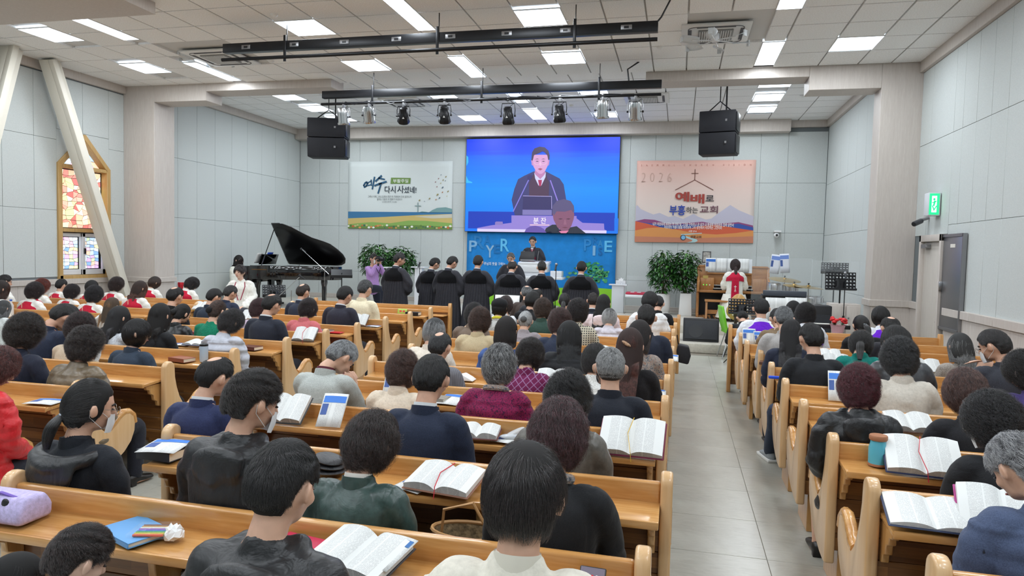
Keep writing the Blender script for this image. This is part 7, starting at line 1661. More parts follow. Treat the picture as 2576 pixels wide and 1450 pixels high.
T1('부활주일', 848, 466, 1102, 528, (236, 240, 232), 3, .01); T1('다시', 708, 580, 890, 698, (52, 62, 74), 3, .01); T1('사', 915, 575, 1030, 700, (52, 62, 74), 3, .01); T1('셨네!', 1030, 590, 1235, 702, (52, 62, 74), 3, .01)
T1('그러나 이제 그리스도께서 죽은 자 가운데서 다시 살아나사', 430, 740, 1155, 775, (90, 96, 98)); T1('잠자는 자들의 첫 열매가 되셨도다', 580, 785, 1000, 818, (90, 96, 98)); T1('[고린도전서 15:20]', 670, 830, 905, 860, (90, 96, 98))
# ------------------------------------------------------------ right banner
b2 = empty('vision_banner', (.3, YL, 3.2)); tag(b2, 'peach 2026 church vision banner with Korean slogan and dunes', 'banner')
t0, t1, u0, u1 = atY(1602, 404, YL), atY(1901, 403, YL), atY(1597, 609, YL), atY(1895, 611, YL)
mt = NT('banner_peach'); v = mt.coord('Object'); sx = mt.n('SeparateXYZ', i_Vector=v); mr = mt.n('MapRange', i_Value=sx.outputs[2]); mr.inputs[1].default_value = -.35; mr.inputs[2].default_value = 1.0
mt.set(Base_Color=mt.ramp(mr.outputs[0], (0, rgb(222, 208, 200)), (.5, rgb(222, 196, 186)), (1, rgb(226, 178, 164))), Roughness=.8)
cloth_panel((t0.x+u0.x)/2, (t1.x+u1.x)/2, (u0.z+u1.z)/2, (t0.z+t1.z)/2, YL+.012, mt.m, b2, amp=.005)
C2 = crop(1580, 390, 6.303)
A2 = lambda name, pts, col, lay=1: art(b2, name, C2(pts), col, lay, YL)
A2('printed_mountain', [(125, 810), (150, 800), (200, 860), (300, 905), (400, 945), (500, 920), (640, 985), (740, 970), (870, 1015), (1040, 935), (1110, 980), (1230, 1025), (1320, 1010), (1440, 920), (1620, 795), (1760, 880), (1990, 975), (1985, 1120), (115, 1120)], (188, 184, 200), 1)
A2('printed_dune', [(115, 1050), (260, 1018), (420, 1030), (600, 1085), (760, 1095), (1180, 1060), (1340, 1090), (1600, 1080), (1750, 1066), (1980, 1120), (1985, 1250), (115, 1250)], (140, 72, 118), 2)
A2('printed_dune', [(115, 1050), (350, 1085), (620, 1120), (900, 1100), (1350, 1120), (1600, 1110), (1750, 1090), (1985, 1150), (1985, 1260), (115, 1260)], (58, 84, 160), 3)
A2('printed_dune', [(115, 1050), (300, 1090), (520, 1150), (700, 1175), (950, 1170), (1150, 1125), (1400, 1110), (1650, 1150), (1985, 1200), (1985, 1300), (110, 1300)], (206, 96, 66), 4)
A2('printed_dune', [(110, 1200), (300, 1160), (520, 1148), (800, 1190), (1050, 1240), (1400, 1262), (1700, 1240), (1985, 1200), (1982, 1398), (105, 1382)], (216, 146, 84), 5)
A2('printed_dune', [(105, 1290), (500, 1300), (1100, 1320), (1985, 1290), (1982, 1398), (105, 1382)], (196, 128, 100), 6)
A2('printed_river', [(830, 1258), (990, 1248), (1170, 1236), (1172, 1246), (1010, 1262), (870, 1272), (990, 1310), (1090, 1340), (1105, 1365), (1060, 1388), (920, 1392), (1010, 1370), (1020, 1350), (900, 1310)], (176, 208, 210), 7)
A2('printed_emblem_ring', [(873+45*math.cos(a), 1312+45*math.sin(a)) for a in np.linspace(0, 2*PI, 21)[:-1]], (70, 60, 66), 8); A2('printed_emblem', [(875+33*math.cos(a), 1310+33*math.sin(a)) for a in np.linspace(0, 2*PI, 21)[:-1]], (124, 184, 222), 9)
LN = (126, 84, 74)
stroke(b2, 'printed_line', C2([(750, 556), (1057, 397), (1350, 556)]), .018, LN, YL, 3); stroke(b2, 'printed_line', C2([(1063, 230), (1057, 397)]), .018, LN, YL, 3); stroke(b2, 'printed_line', C2([(1008, 294), (1113, 293)]), .018, LN, YL, 3)
T2 = lambda s, x0, y0, x1, y1, col, lay=3, b=0, sp=1: textm(b2, 'printed_lettering', s, *C2([(x0, y0)])[0], *C2([(x1, y1)])[0], YL, col, lay, b, 0, 0, sp)
T2('SAEMMUL CHURCH VISION', 207, 142, 1958, 180, (176, 104, 92), 3, .0, 4.6)
textm(b2, 'printed_lettering', '2026', *C2([(212, 282)])[0], *C2([(692, 430)])[0], YL, (198, 164, 150), 3, -.025, spacing=1.7)
T2('예', 745, 585, 975, 740, (160, 66, 58), 8, .03); T2('배', 985, 620, 1215, 770, (160, 66, 58), 8, .03); T2('로', 1228, 640, 1365, 735, (70, 66, 70), 8, .02)
T2('부흥', 652, 798, 910, 958, (52, 74, 160), 8, .025); T2('하는', 918, 825, 1110, 925, (76, 72, 74), 8, .01); T2('교회', 1136, 808, 1428, 925, (112, 78, 88), 8, .02)
T2('내가 여호와께 바라는 한 가지 일 그것을 구하리니 곧 내가 내 평생에 여호와의 집에 살면서', 390, 1084, 1675, 1124, (244, 238, 236), 8, .012); T2('여호와의 아름다움을 바라보며 그의 성전에서 사모하는 그것이라', 572, 1132, 1490, 1170, (244, 238, 236), 8, .012); T2('시편 27:4', 958, 1196, 1085, 1226, (246, 240, 236), 8, .01); T2('샘물교회', 985, 1280, 1162, 1318, (70, 54, 56), 9, .01)
# ------------------------------------------------------------ trusses, spotlights, hanging speakers
def truss(px0, py0, px1, py1, z, label, hang, boxes, bar_dz, ceil):
    a, b = atZ(px0, py0, z), atZ(px1, py1, z); y = (a.y+b.y)/2; e = empty('lighting_truss', ((a.x+b.x)/2, y, z)); tag(e, label, 'truss'); h = (b.x-a.x)/2
    MB().bx(-h, h, -.05, .05, -.065, .065).obj('box_beam', M_DARKM, e, bevel=.005); MB().cyl((-h, -.06, -bar_dz), (h, -.06, -bar_dz), .025, .025, 14).obj('pipe', M_DARKM, e)
    for hx in hang:
        x = atY(hx, (py0+py1)/2, y).x-e.location.x
        MB().bx(x-.02, x+.02, -.062, -.05, -bar_dz-.06, .14).bx(x-.006, x+.006, -.006, .006, .06, ceil-z).obj('hanger', M_DARKM, e, bevel=.002, weld=False)
    for k in range(boxes):
        x = -h+h*2*(k+.5)/boxes; s_ = MB().bx(x-.07, x+.07, -.058, -.05, -.03, .03).obj('socket_plate', M_STEEL, e, bevel=.006); MB().bx(x-.03, x+.03, -.061, -.058, -.015, .015).obj('socket', M_BLACK, s_)
    return e, y
t1_, y1 = truss(556, 120, 1656, 73, 4.66, 'near black lighting bar under the main ceiling, with empty sockets', (722, 1104, 1447), 8, .17, NZ)
t2_, y2 = truss(807, 237, 1665, 215, 4.62, 'far black lighting bar carrying eight spotlights', (940, 1214, 1508), 0, .18, NZ)
MB().tube([(t1_.location.x*0+3.05, 0, .0), (3.15, .0, .12), (3.25, .05, NZ-4.66)], .012, 6).obj('power_cable', M_BLACK, t1_)
MB().tube([(2.55, 0, .02), (2.52, -.05, .25), (2.7, .0, NZ-4.62)], .014, 6).obj('power_cable', M_BLACK, t2_)
mb = MB(); rn = random.Random(4)
for k in range(7): x0 = -2.6+k*.72; mb.tube([(x0, -.06, -.15), (x0+.2, -.09, -.19+rn.uniform(-.03, .02)), (x0+.42, -.03, -.14), (x0+.7, -.06, -.16)], .009, 5)
mb.obj('loose_cable', M_BLACK, t2_, weld=False)
ORDS = ['leftmost silver', 'second silver', 'first black', 'second black', 'third black', 'fourth black', 'third silver', 'rightmost silver']
for k, (px, py, tw, tl_) in enumerate(((864, 295, -.1, .15), (928, 290, .2, .35), (1015, 291, .35, .55), (1118, 290, .25, .4), (1278, 292, 0, .3), (1407, 287, -.1, .25), (1516, 277, -.05, .2), (1598, 281, .0, .35))):
    P = atY(px, py, y2-.06); silver = k in (0, 1, 6, 7); e = empty('spotlight', (P.x, y2-.06, P.z), 0); col = M_CHROME if silver else plain('spot_black', (22, 22, 25), .3, .3)
    tag(e, '%s stage spotlight on the far lighting bar' % ORDS[k], 'spotlight'); top = 4.62-.18-P.z
    B = Matrix.Rotation(tw, 4, 'Z') @ Matrix.Rotation(tl_, 4, 'X')
    if silver: pr = [(.05, .17), (.085, .16), (.10, .10), (.10, .05), (.105, .05), (.105, .03), (.10, .03), (.10, -.10), (.112, -.10), (.112, -.13), (.108, -.14)]
    else: pr = [(.045, .16), (.075, .14), (.08, .05), (.095, .03), (.10, -.05), (.115, -.11), (.10, -.14)]
    o = MB().lathe(pr, (0, 0, 0), 20 if silver else 8).obj('lamp_can', col, e, bevel=0); o.matrix_local = B
    o = MB().cyl((0, 0, -.145), (0, 0, -.135), .09, .09, 20).obj('lens', plain('lens_glass', (120, 124, 128), .1), e); o.matrix_local = B
    if not silver: o = MB().prism([(-.02, -.02), (.02, -.02), (0, .015)], -.105, -.10, 'y').obj('warning_label', M_WHITE, e); o.matrix_local = B
    MB().tube([(-.12, 0, 0), (-.125, 0, .10), (-.11, 0, top-.08), (.11, 0, top-.08), (.125, 0, .10), (.12, 0, 0)], .008, 6).obj('yoke', M_DARKM if not silver else M_STEEL, e); MB().bx(-.02, .02, -.02, .02, top-.08, top+.03).obj('clamp', M_STEEL, e, bevel=.003)
    MB().tube([(0, .0, .14), (.10, -.03, .20), (.03, -.02, top-.02)], .006, 5).obj('lead', M_BLACK, e)
    for s in (-1, 1): MB().cyl((s*.11, 0, 0), (s*.14, 0, 0), .018).obj('knob', M_BLACK, e)
def array(pxc, pyt, pyb, pxw, Y, label, rz):
    T_, Bm = atY(pxc, pyt, Y), atY(pxc, pyb, Y); h = T_.z-Bm.z; w = (atY(pxc+pxw/2, pyt, Y).x-atY(pxc-pxw/2, pyt, Y).x)
    e = empty('hanging_speaker', (T_.x, Y, Bm.z), rz); tag(e, label, 'speaker'); M_S = speckled('speaker_grille', (30, 31, 38), .15, 300, .6, .3)
    for k in range(2):
        z0 = k*h/2+.006; z1 = (k+1)*h/2-.006; t = -.05 if k == 0 else .0
        c_ = MB().prism([(-w/2, z0), (w/2, z0), (w/2, z1), (-w/2, z1)], -.24, .24, 'y').mesh('cab', bevel=.015)
        a = get(c_); a[:, 0] += (a[:, 2]-h/2)*(0) ; a[:, 1] *= 1-.18*(a[:, 2] < (z0+z1)/2)*(1 if k == 0 else .0); put(c_, a)
        o = mk('cabinet', c_, M_S, e); MB().bx(w*.22, w*.27, -.246, -.24, (z0+z1)/2-.01, (z0+z1)/2+.03).obj('badge', M_STEEL, o); MB().bx(w/2-.005, w/2+.02, -.20, .20, z0+.03, z1-.03).obj('side_plate', M_DARKM, o, bevel=.004)
    zt = h; MB().tube([(-w*.35, 0, zt), (0, 0, zt+.20), (w*.35, 0, zt)], .012, 6).obj('sling', M_DARKM, e); MB().tube([(0, 0, zt+.20), (0, 0, FZ-Bm.z if Y > 12.5 else NZ-Bm.z)], .010, 6).obj('chain', M_DARKM, e); MB().tube([(w*.15, .1, zt), (w*.15, .1, FZ-Bm.z)], .016, 6).obj('cable', M_BLACK, e)
    return e
array(827, 301, 399, 84, 13.3, 'pair of black hanging speakers on the left of the stage', .25)
array(1811, 283, 392, 92, 13.3, 'pair of black hanging speakers on the right of the stage', -.22)
# ------------------------------------------------------------ air conditioners and fans
def aircon(x, y, z, label, s=.94):
    e = empty('ceiling_air_conditioner', (x, y, z)); tag(e, label, 'air conditioner'); M_AC = plain('ac_white', (226, 226, 224), .4)
    MB().bx(-s/2, s/2, -s/2, s/2, -.03, .0).obj('cover', M_AC, e, bevel=.012); pts = []
    r = s*.40; rc = .10; pts = []
    for cx, cy, a0 in ((r-rc, r-rc, 0), (-r+rc, r-rc, 90), (-r+rc, -r+rc, 180), (r-rc, -r+rc, 270)): pts += arc(cx, cy, rc, a0, a0+90, 5)
    MB().tube([(a, b, -.032) for a, b in pts+[pts[0]]], .006, 6).obj('groove', plain('dark_slot', (90, 90, 92), .7), e)
    MB().bx(-.24, .24, -.24, .24, -.05, -.03).obj('intake_grille', plain('ac_grille', (150, 150, 148), .6), e, bevel=.01)
    for k in range(14): MB().bx(-.22+k*.032, -.22+k*.032+.012, -.23, .23, -.062, -.05).obj('slat', M_AC, e)
    for k in range(4):
        o = MB().bx(-.26, .26, .33, .37, -.036, -.030).obj('louver', plain('dark_slot', (90, 90, 92), .7), e); o.rotation_euler = (0, 0, k*PI/2)
    return e
aircon(acx, acy, NZ, 'ceiling air conditioner behind the fan at the upper right'); aircon(AC2[0], acy, NZ, 'ceiling air conditioner behind the fan at the upper left')
P = atZ(1625, 238, FZ); aircon(P.x, P.y+.3, FZ, 'stage ceiling air conditioner behind the right end of the far lighting bar'); P = atZ(1010, 252, FZ); aircon(P.x, P.y+.2, FZ, 'stage ceiling air conditioner behind the left half of the far lighting bar')
def fan(px, py, Y, label, sd):
    P = atY(px, py, Y); e = empty('air_circulator_fan', (P.x, Y, P.z)); tag(e, label, 'fan'); m = plain('fan_translucent', (222, 226, 228), .3, alpha=.75); rn = random.Random(sd)
    MB().cyl((0, 0, -.02), (0, 0, .09), .055, .06, 20).obj('hub', plain('fan_clear', (226, 228, 230), .2), e, bevel=.006); MB().cyl((0, 0, .09), (0, 0, NZ-.06-P.z), .015).obj('shaft', plain('fan_clear', (226, 228, 230), .2), e)
    for k in range(6):
        a = k*PI/3+sd; R = Matrix.Rotation(a, 4, 'Z'); o = MB().tube([(.04, 0, 0), (.34, 0, -.02)], .008, 6).obj('blade_arm', plain('fan_clear', (226, 228, 230), .2), e); o.matrix_local = R
        mb = MB(); mb.grid(lambda u, v: (.24+.26*u, (v-.5)*(.10+.06*math.sin(u*PI)), .03*(v-.5)*2-.02+.02*u), 6, 3); o = mb.obj('blade', m, e); o.matrix_local = R; so = o.modifiers.new('s', 'SOLIDIFY'); so.thickness = .003
        MB().bx(.48, .50, -.03, .03, -.05, .03).obj('winglet', m, o)
fan(1799, 102, acy-.15, 'clear bladed fan hanging under the upper right air conditioner', .35); fan(520, 146, acy+.1, 'clear bladed fan hanging under the upper left air conditioner', .1)
for (px, py, z, lab) in ((682, 152, NZ, 'small round smoke detector left of the near lighting bar centre'), (1660, 117, NZ, 'small round smoke detector beside the right fan'), (1437, 264, FZ, 'small round detector on the stage ceiling above the LED wall'), (2018, 240, FZ, 'small round detector on the stage ceiling by the right portal bracket'), (690, 35, NZ, 'sprinkler cap at the top of the main ceiling')):
    P = atZ(px, py, z); e = MB().lathe([(.01, -.045), (.03, -.04), (.05, -.02), (.055, 0)], (0, 0, 0), 18).obj('smoke_detector', M_WHITE); e.location = P; tag(e, lab, 'detector')
# ventilation duct at the top left corner
d_ = struct(MB().bx(NX0, -6.9, 6.6, 7.95, NZ-.16, NZ+.02).obj('ceiling_bulkhead', M_BEIGE, bevel=.006))
e = empty('stage_downlight', tuple(atZ(1265, 308, FZ))); tag(e, 'small warm downlight above the LED wall', 'light'); MB().cyl((0, 0, -.012), (0, 0, 0), .07, .07, 20).obj('warm_lens', plain('warm_lens', (255, 214, 160), .4, emit=(255, 200, 140), es=3), e); MB().lathe([(.07, -.014), (.085, -.012), (.085, 0), (.07, 0)], (0, 0, 0), 20).obj('ring', M_WHITE, e)
# ------------------------------------------------------------ things on the desks
def item_at(px, py, yrow, yoff=-.11, z=.757):
    """a spot on the book shelf of the pew at yrow, under the given pixel column"""
    P = atY(px, py, yrow+yoff); return Vector((P.x, yrow+yoff, z))
def book_mesh(w, h, th, arch=.012):
    mb = MB()
    for s in (-1, 1):
        f = lambda u, v, k=1.0, s=s: (s*u*w/2, (v-.5)*h, th*.35+(th*.65*(math.sin(min(1, u*3.2)*PI/2)))*k*(1-.35*u)+arch*math.sin(u*PI))
        mb.grid(lambda u, v: f(u, v), 10, 2)
        n = len(mb.v)
        for v0 in (0, 1):   # page edges
            ring = [f(i/10, v0) for i in range(11)]; base = [(p[0], p[1], 0) for p in ring]; mb.add(ring+base, [(i, i+1, 12+i, 11+i) for i in range(10)])
        a, b = f(1, 0), f(1, 1); mb.add([a, b, (b[0], b[1], 0), (a[0], a[1], 0)], [(0, 1, 2, 3)])
    return mb.mesh('page_block', weld=True)
BOOKM = {}
def open_book(px, py, yrow, label, w=.27, h=.19, th=.022, cover=(40, 36, 44), tilt=.42, rz=0, yoff=-.13, ribbon=None, cat='book', tabs=True):
    P = item_at(px, py, yrow, yoff); key = (round(w, 2), round(h, 2), th)
    e = empty('open_book', P+Vector((0, 0, .020+math.sin(tilt)*h*.40))); e.rotation_euler = Euler((tilt, 0, rz)); tag(e, label, cat)
    me = BOOKM.get(key) or book_mesh(w, h, th); BOOKM[key] = me
    mk('page_block', me, M_PAGE, e, loc=(0, 0, .004)); MB().bx(-w/2-.008, w/2+.008, -h/2-.008, h/2+.008, -.002, .004).obj('cover', plain('leather_%d_%d_%d' % cover, cover, .5), e, bevel=.003, seg=1)
    if ribbon: MB().tube([(0, h*.5, th+.006), (-.02, 0, th+.012), (.004, -h*.5, th+.004), (.01, -h*.5-.03, -.01)], .0022, 4).obj('ribbon', plain('ribbon_%d_%d_%d' % ribbon, ribbon, .6), e)
    if tabs:
        for k in range(7): MB().bx(w/2-.010, w/2-.003, -h*.38+k*h*.12, -h*.38+k*h*.12+.008, th*.62+.004, th*.62+.007).obj('index_tab', M_BLACK, e)
    return e
def leaflet(px, py, yrow, label, w=.15, h=.21, tilt=0.0, rz=0, yoff=-.11, dz=.003, band=(70, 130, 220)):
    P = item_at(px, py, yrow, yoff); e = sheet('bulletin', P.x, P.y, P.z+dz+math.sin(tilt)*h*.5, w, h, tilt, 0, label, None, 'paper', bandcol=band); e.rotation_euler = Euler((tilt, 0, rz)); return e
def closed_book(px, py, yrow, label, col, w=.13, h=.19, th=.03, rz=1.4, yoff=-.11):
    P = item_at(px, py, yrow, yoff); e = empty('closed_book', P, rz); tag(e, label, 'book'); m = plain('leather_%d_%d_%d' % col, col, .45)
    MB().bx(-w/2+.004, w/2-.004, -h/2+.004, h/2-.004, .003, th-.003).obj('pages', plain('page_edges', (222, 216, 200), .8), e); MB().bx(-w/2, w/2, -h/2, h/2, 0, .004).bx(-w/2, w/2, -h/2, h/2, th-.004, th).bx(-w/2, -w/2+.004, -h/2, h/2, 0, th).obj('cover', m, e, bevel=.002, seg=1, weld=False)
    return e
C_, L_R, R_R = ROWC, ROWL, ROWR

open_book(903, 1428, C_[1], 'large open Bible with handwritten pages beside the crimson book, nearest desk', .29, .20, .03, (46, 38, 40), .22, -.25, -.13)
leaflet(975, 1428, C_[1], 'lined bulletin lying over the right page of the nearest open Bible', .12, .17, .22, -.25, -.13, .052, (60, 110, 170))
closed_book(752, 1385, C_[1], 'crimson closed book at the elbow of the nearest man in black', (190, 30, 72), .14, .2, .045)
closed_book(340, 1342, C_[1], 'light blue coloring book with a fish drawing inside a clear pouch', (96, 158, 214), .16, .22, .02, 1.2)
e = empty('crayon_pouch', item_at(388, 1345, C_[1])+Vector((0, 0, .02)), .3); tag(e, 'row of colored crayons in a clear plastic pouch on the nearest desk', 'crayons')
for k, c in enumerate([(226, 96, 60), (200, 190, 60), (80, 160, 90), (70, 110, 190), (150, 90, 170), (220, 220, 210), (190, 150, 90), (110, 70, 60)]): MB().cyl((-.05, -.05+k*.012, .006), (.05, -.05+k*.012, .006), .005, .005, 8).obj('crayon', plain('crayon_%d' % c[0], c, .6), e)
MB().bx(-.07, .07, -.065, .055, -.004, .015).obj('clear_pouch', M_GL, e, bevel=.004)
rn = random.Random(8)
def crumple(px, py, yrow, label, r=.035, yoff=-.11):
    P = item_at(px, py, yrow, yoff); mb = MB(); mb.ell((0, 0, r*.7), (r, r*.9, r*.75), None, 12, 8); me = mb.mesh('tissue_wad'); a = get(me); a += np.random.RandomState(int(px)).normal(size=a.shape)*r*.13; a[:, 2] = np.maximum(a[:, 2], 0.001); put(me, a)
    for p in me.polygons: p.use_smooth = False
    e = mk('crumpled_tissue', me, plain('tissue_white', (245, 245, 245), .9), loc=P); tag(e, label, 'tissue'); return e
crumple(438, 1345, C_[1], 'crumpled white tissue right of the crayon pouch')
e = empty('purple_pouch', item_at(28, 1290, C_[1], -.12)); tag(e, 'lilac fabric pouch with black penguin shapes at the left end of the nearest desk', 'pouch')
MB().prism([(-.07, 0), (.07, 0), (.075, .05), (.045, .10), (-.045, .10), (-.075, .05)], -.13, .12, 'x').mesh and MB().prism([(-.07, 0), (.07, 0), (.075, .05), (.045, .10), (-.045, .10), (-.075, .05)], -.13, .12, 'x').obj('pouch_body', speckled('lilac_fabric', (196, 184, 226), .1, 60, .8, .4), e, bevel=.02, seg=3); MB().tube([(-.11, -.03, .085), (0, -.035, .108), (.11, -.03, .085)], .006, 6).obj('zipper', plain('zip_purple', (120, 90, 190), .5), e)
for k, (x, y) in enumerate(((.04, -.055), (-.05, -.06), (.09, -.02))): MB().ell((x, y, .075-.01*k), (.018, .008, .022), None, 10, 8).obj('printed_shape', M_BLACK, e)
ph = empty('smartphone', (atY(1487, 1425, 1.98).x, 1.97, .800)); ph.rotation_euler = (.85, 0, -.05); tag(ph, 'smartphone with lit app icons leaning on the nearest pew rail', 'phone')
MB().bx(-.040, .040, -.080, .080, -.006, .004).obj('phone_case', M_BLACK, ph, bevel=.005); MB().bx(-.036, .036, -.076, .076, .004, .0048).obj('lit_display', litmat((120, 112, 130), .9), ph, bevel=.0)
MB().bx(-.036, .036, -.076, -.02, .0048, .0050).obj('lit_wallpaper', litmat((214, 150, 110), .9), ph)
for r_ in range(3):
    for c in range(5):
        if r_ == 2 and c not in (0, 4): continue
        MB().cyl((-.028+c*.014, .050-r_*.022, .0050), (-.028+c*.014, .050-r_*.022, .0054), .0052, .0052, 12).obj('lit_icon', litmat([(226, 40, 40), (60, 190, 140), (214, 30, 50), (235, 235, 240), (225, 225, 235), (80, 190, 150), (210, 40, 60), (230, 60, 60), (200, 180, 190), (220, 60, 170)][(r_*5+c) % 10], 1), ph)
# row C1 desk (pew 2.93)
open_book(1120, 1230, C_[2], 'open Bible with brown zip cover and red ribbon beside the green leather jacket', .30, .2, .026, (150, 104, 82), .22, -.15, ribbon=(200, 30, 50))
leaflet(1052, 1215, C_[2], 'bulletin with blue heading under the left page of the brown zip Bible', .15, .2, .05, -.3)
closed_book(412, 1150, C_[2], 'black Bible under a bulletin by the left end of the centre pew', (30, 32, 44), .14, .2, .045, 1.5)
leaflet(416, 1140, C_[2], 'blue and white bulletin on top of the black Bible', .19, .2, .05, .2, -.11, .05)
e = empty('black_pouch', item_at(828, 1170, C_[2], -.10)); tag(e, 'folded black fabric bag on the desk between the hood and the green jacket', 'bag')
for k in range(3): MB().ell((0, 0, .02+k*.026), (.085-.008*k, .07, .016), Matrix.Rotation(.12*k, 3, 'Y'), 18, 10).obj('fold', cloth((34, 34, 38), 'shiny'), e)
# row C2 desk
open_book(722, 1040, C_[3], 'open Bible with thumb index beside the curly haired man', .24, .2, .03, (60, 60, 60), .6, .1)
leaflet(836, 1050, C_[3], 'bulletin with blue cover photo standing against the pew rail', .15, .22, .85, .12, -.12)
open_book(1205, 1100, C_[3], 'small open Bible with maroon cover right of the navy suit', .22, .16, .024, (110, 60, 56), .12, .1)
leaflet(1285, 1112, C_[3], 'bulletin under the clear glasses case', .17, .17, 0, -.2)
e = empty('glasses_case', item_at(1290, 1100, C_[3], -.10)+Vector((0, 0, .008))); tag(e, 'open clear plastic spectacle case on a bulletin', 'case')
for k in range(2): o = MB().ell((0, 0, .012), (.075, .028, .014), None, 18, 10).obj('case_half', plain('clear_case', (235, 238, 240), .1, alpha=.55), e); o.rotation_euler = (0, -.5*k, .3); o.location = (0, .02*k, .012*k)
open_book(1590, 1103, C_[2]+.83, 'large open Bible with maroon cover and yellow ribbon at the right pew end', .33, .23, .028, (120, 34, 66), .62, -.05, -.13, ribbon=(220, 180, 60))
# row C3 desk
leaflet(1135, 1012, C_[4], 'bulletin on the desk right of the navy suited man', .16, .2, .15, -.1)
closed_book(1098, 1002, C_[4], 'grey book behind the bulletin on the third desk', (150, 146, 138), .12, .17, .03)
leaflet(990, 975, C_[4], 'pale blue booklet standing behind the round brown perm', .14, .2, 1.0, .1, -.06)
# row C4 and further
open_book(1392, 948, C_[5], 'open Bible between the plaid jacket and the black coat', .26, .19, .022, (60, 50, 50), .5)
leaflet(1650, 938, C_[5], 'folded white bulletin at the right end of the fifth centre desk', .16, .18, .05)
e = mk('white_headscarf', MB().prism([(-.12, 0), (.11, 0), (.08, .02), (.02, .05), (-.05, .03)], -.06, .06, 'y').mesh('white_headscarf', bevel=.008), plain('tissue_white', (245, 245, 245), .9), loc=item_at(1163, 905, C_[5])); tag(e, 'folded white cloth on the desk right of the grey pinstripe suit', 'cloth')
open_book(1520, 880, C_[6]-.02, 'open Bible in front of the woman with the jewelled clip', .3, .2, .024, (120, 50, 60), .8)
open_book(1240, 855, C_[6]+.0, 'small open book between the trench coat and the blue jacket', .2, .15, .02)
leaflet(1692, 872, C_[7]+.0, 'blue and white bulletin at the right pew end beside the navy suit', .12, .15, .3)
open_book(1506, 850, C_[7], 'open book beside the checked coat', .2, .16, .02)
sheet('sheet_music', atY(1275, 770, 11.1).x, 11.1, atY(1275, 770, 11.1).z, .42, .36, PI/2-.15, 0, 'large white sheets on a stand behind the black beret', M_PAPER)
music_stand(1275, 765, 11.15, 0, .48, .34, .15, 'music stand carrying large white sheets in the aisle before the ministers', False)
# left block desks
leaflet(115, 1001, L_R[2]+.0, 'bulletins stacked on the left desk beside the red jacket', .2, .16, 0, .15, -.12)
closed_book(458, 898, L_R[4], 'tan leather zip Bible cover on the left block desk', (150, 84, 58), .13, .2, .035, 1.35)
e = empty('tumbler', item_at(513, 885, L_R[4], -.06)); tag(e, 'pale blue tumbler with dark lid on the left block desk', 'bottle')
MB().lathe([(.032, 0), (.036, .02), (.036, .14)], (0, 0, 0), 20).obj('cup', plain('pale_blue', (176, 196, 216), .4), e); MB().lathe([(.037, .14), (.037, .155), (.02, .165)], (0, 0, 0), 20).obj('lid', M_DARKM, e)
open_book(495, 862, L_R[5], 'open notebook with navy cover behind the tan leather Bible', .22, .16, .012, (40, 56, 100), .15)
leaflet(455, 865, L_R[5], 'loose white pages left of the navy notebook', .18, .15, 0.02, .2)
closed_book(632, 868, L_R[5], 'dark brown leather Bible at the aisle end beside the quilted coat', (96, 52, 44), .13, .2, .035)
open_book(768, 841, L_R[6], 'open Bible with yellow page edges at the aisle end, left block', .24, .19, .026, (60, 50, 50), .65, .15, ribbon=(210, 50, 60))
closed_book(848, 833, L_R[7], 'small red book on the desk beside the pink jacket', (206, 30, 50), .1, .14, .012, 1.5); closed_book(818, 824, L_R[7], 'grey covered Bible standing behind the small red book', (96, 96, 106), .13, .18, .03, 1.4)
open_book(905, 805, L_R[8], 'open Bible held up beside the purplish suit', .22, .18, .022, (90, 60, 56), .8); leaflet(938, 817, L_R[8], 'flat bulletin at the aisle end of the eighth left desk', .2, .15)
e = closed_book(1040, 785, L_R[10], 'black zip Bible case on the front left screen', (26, 26, 30), .14, .22, .05, 1.55)
e = sheet('reserved_card', atY(1012, 782, L_R[10]-.06).x, L_R[10]-.06, .80, .16, .09, 1.2, 0, None, plain('card_green', (168, 190, 84), .7)); tag(e, 'small green card with red lettering beside the black Bible case', 'card')
for k in range(2): MB().bx(-.045+k*.055, -.010+k*.055, -.012, .018, .005, .007).obj('printed_mark', plain('print_red', (206, 60, 60), .7), e)
closed_book(497, 833, L_R[6], 'maroon book with a leaflet beside the emerald sweater', (130, 30, 50), .13, .18, .03); open_book(627, 790, L_R[8], 'open white Bible between the two navy suits', .22, .17, .018, (180, 180, 180), .7)
open_book(505, 765, L_R[9], 'open hymn book with yellow page at the choir side', .22, .17, .02, (200, 180, 90), .7); open_book(645, 760, L_R[9], 'open Bible held by the man with grey sides', .22, .18, .02, (70, 60, 56), .6)
closed_book(10, 800, ROWF[0], 'thick book on the choir pew beside the bottle', (70, 56, 50))
e = empty('water_bottle', item_at(28, 800, ROWF[0], -.1)); tag(e, 'clear water bottle with blue cap on the choir pew at the left edge', 'bottle'); MB().lathe([(.03, 0), (.033, .01), (.033, .14), (.014, .18), (.014, .2)], (0, 0, 0), 18).obj('bottle', plain('clear_case', (235, 238, 240), .1, alpha=.55), e); MB().lathe([(.016, .2), (.016, .22)], (0, 0, 0), 14).obj('cap', plain('cap_blue', (40, 90, 190), .4), e)
open_book(265, 778, ROWF[0], 'open hymn book in front of the choir members with dark hair', .22, .17, .02, (150, 50, 60), .5)
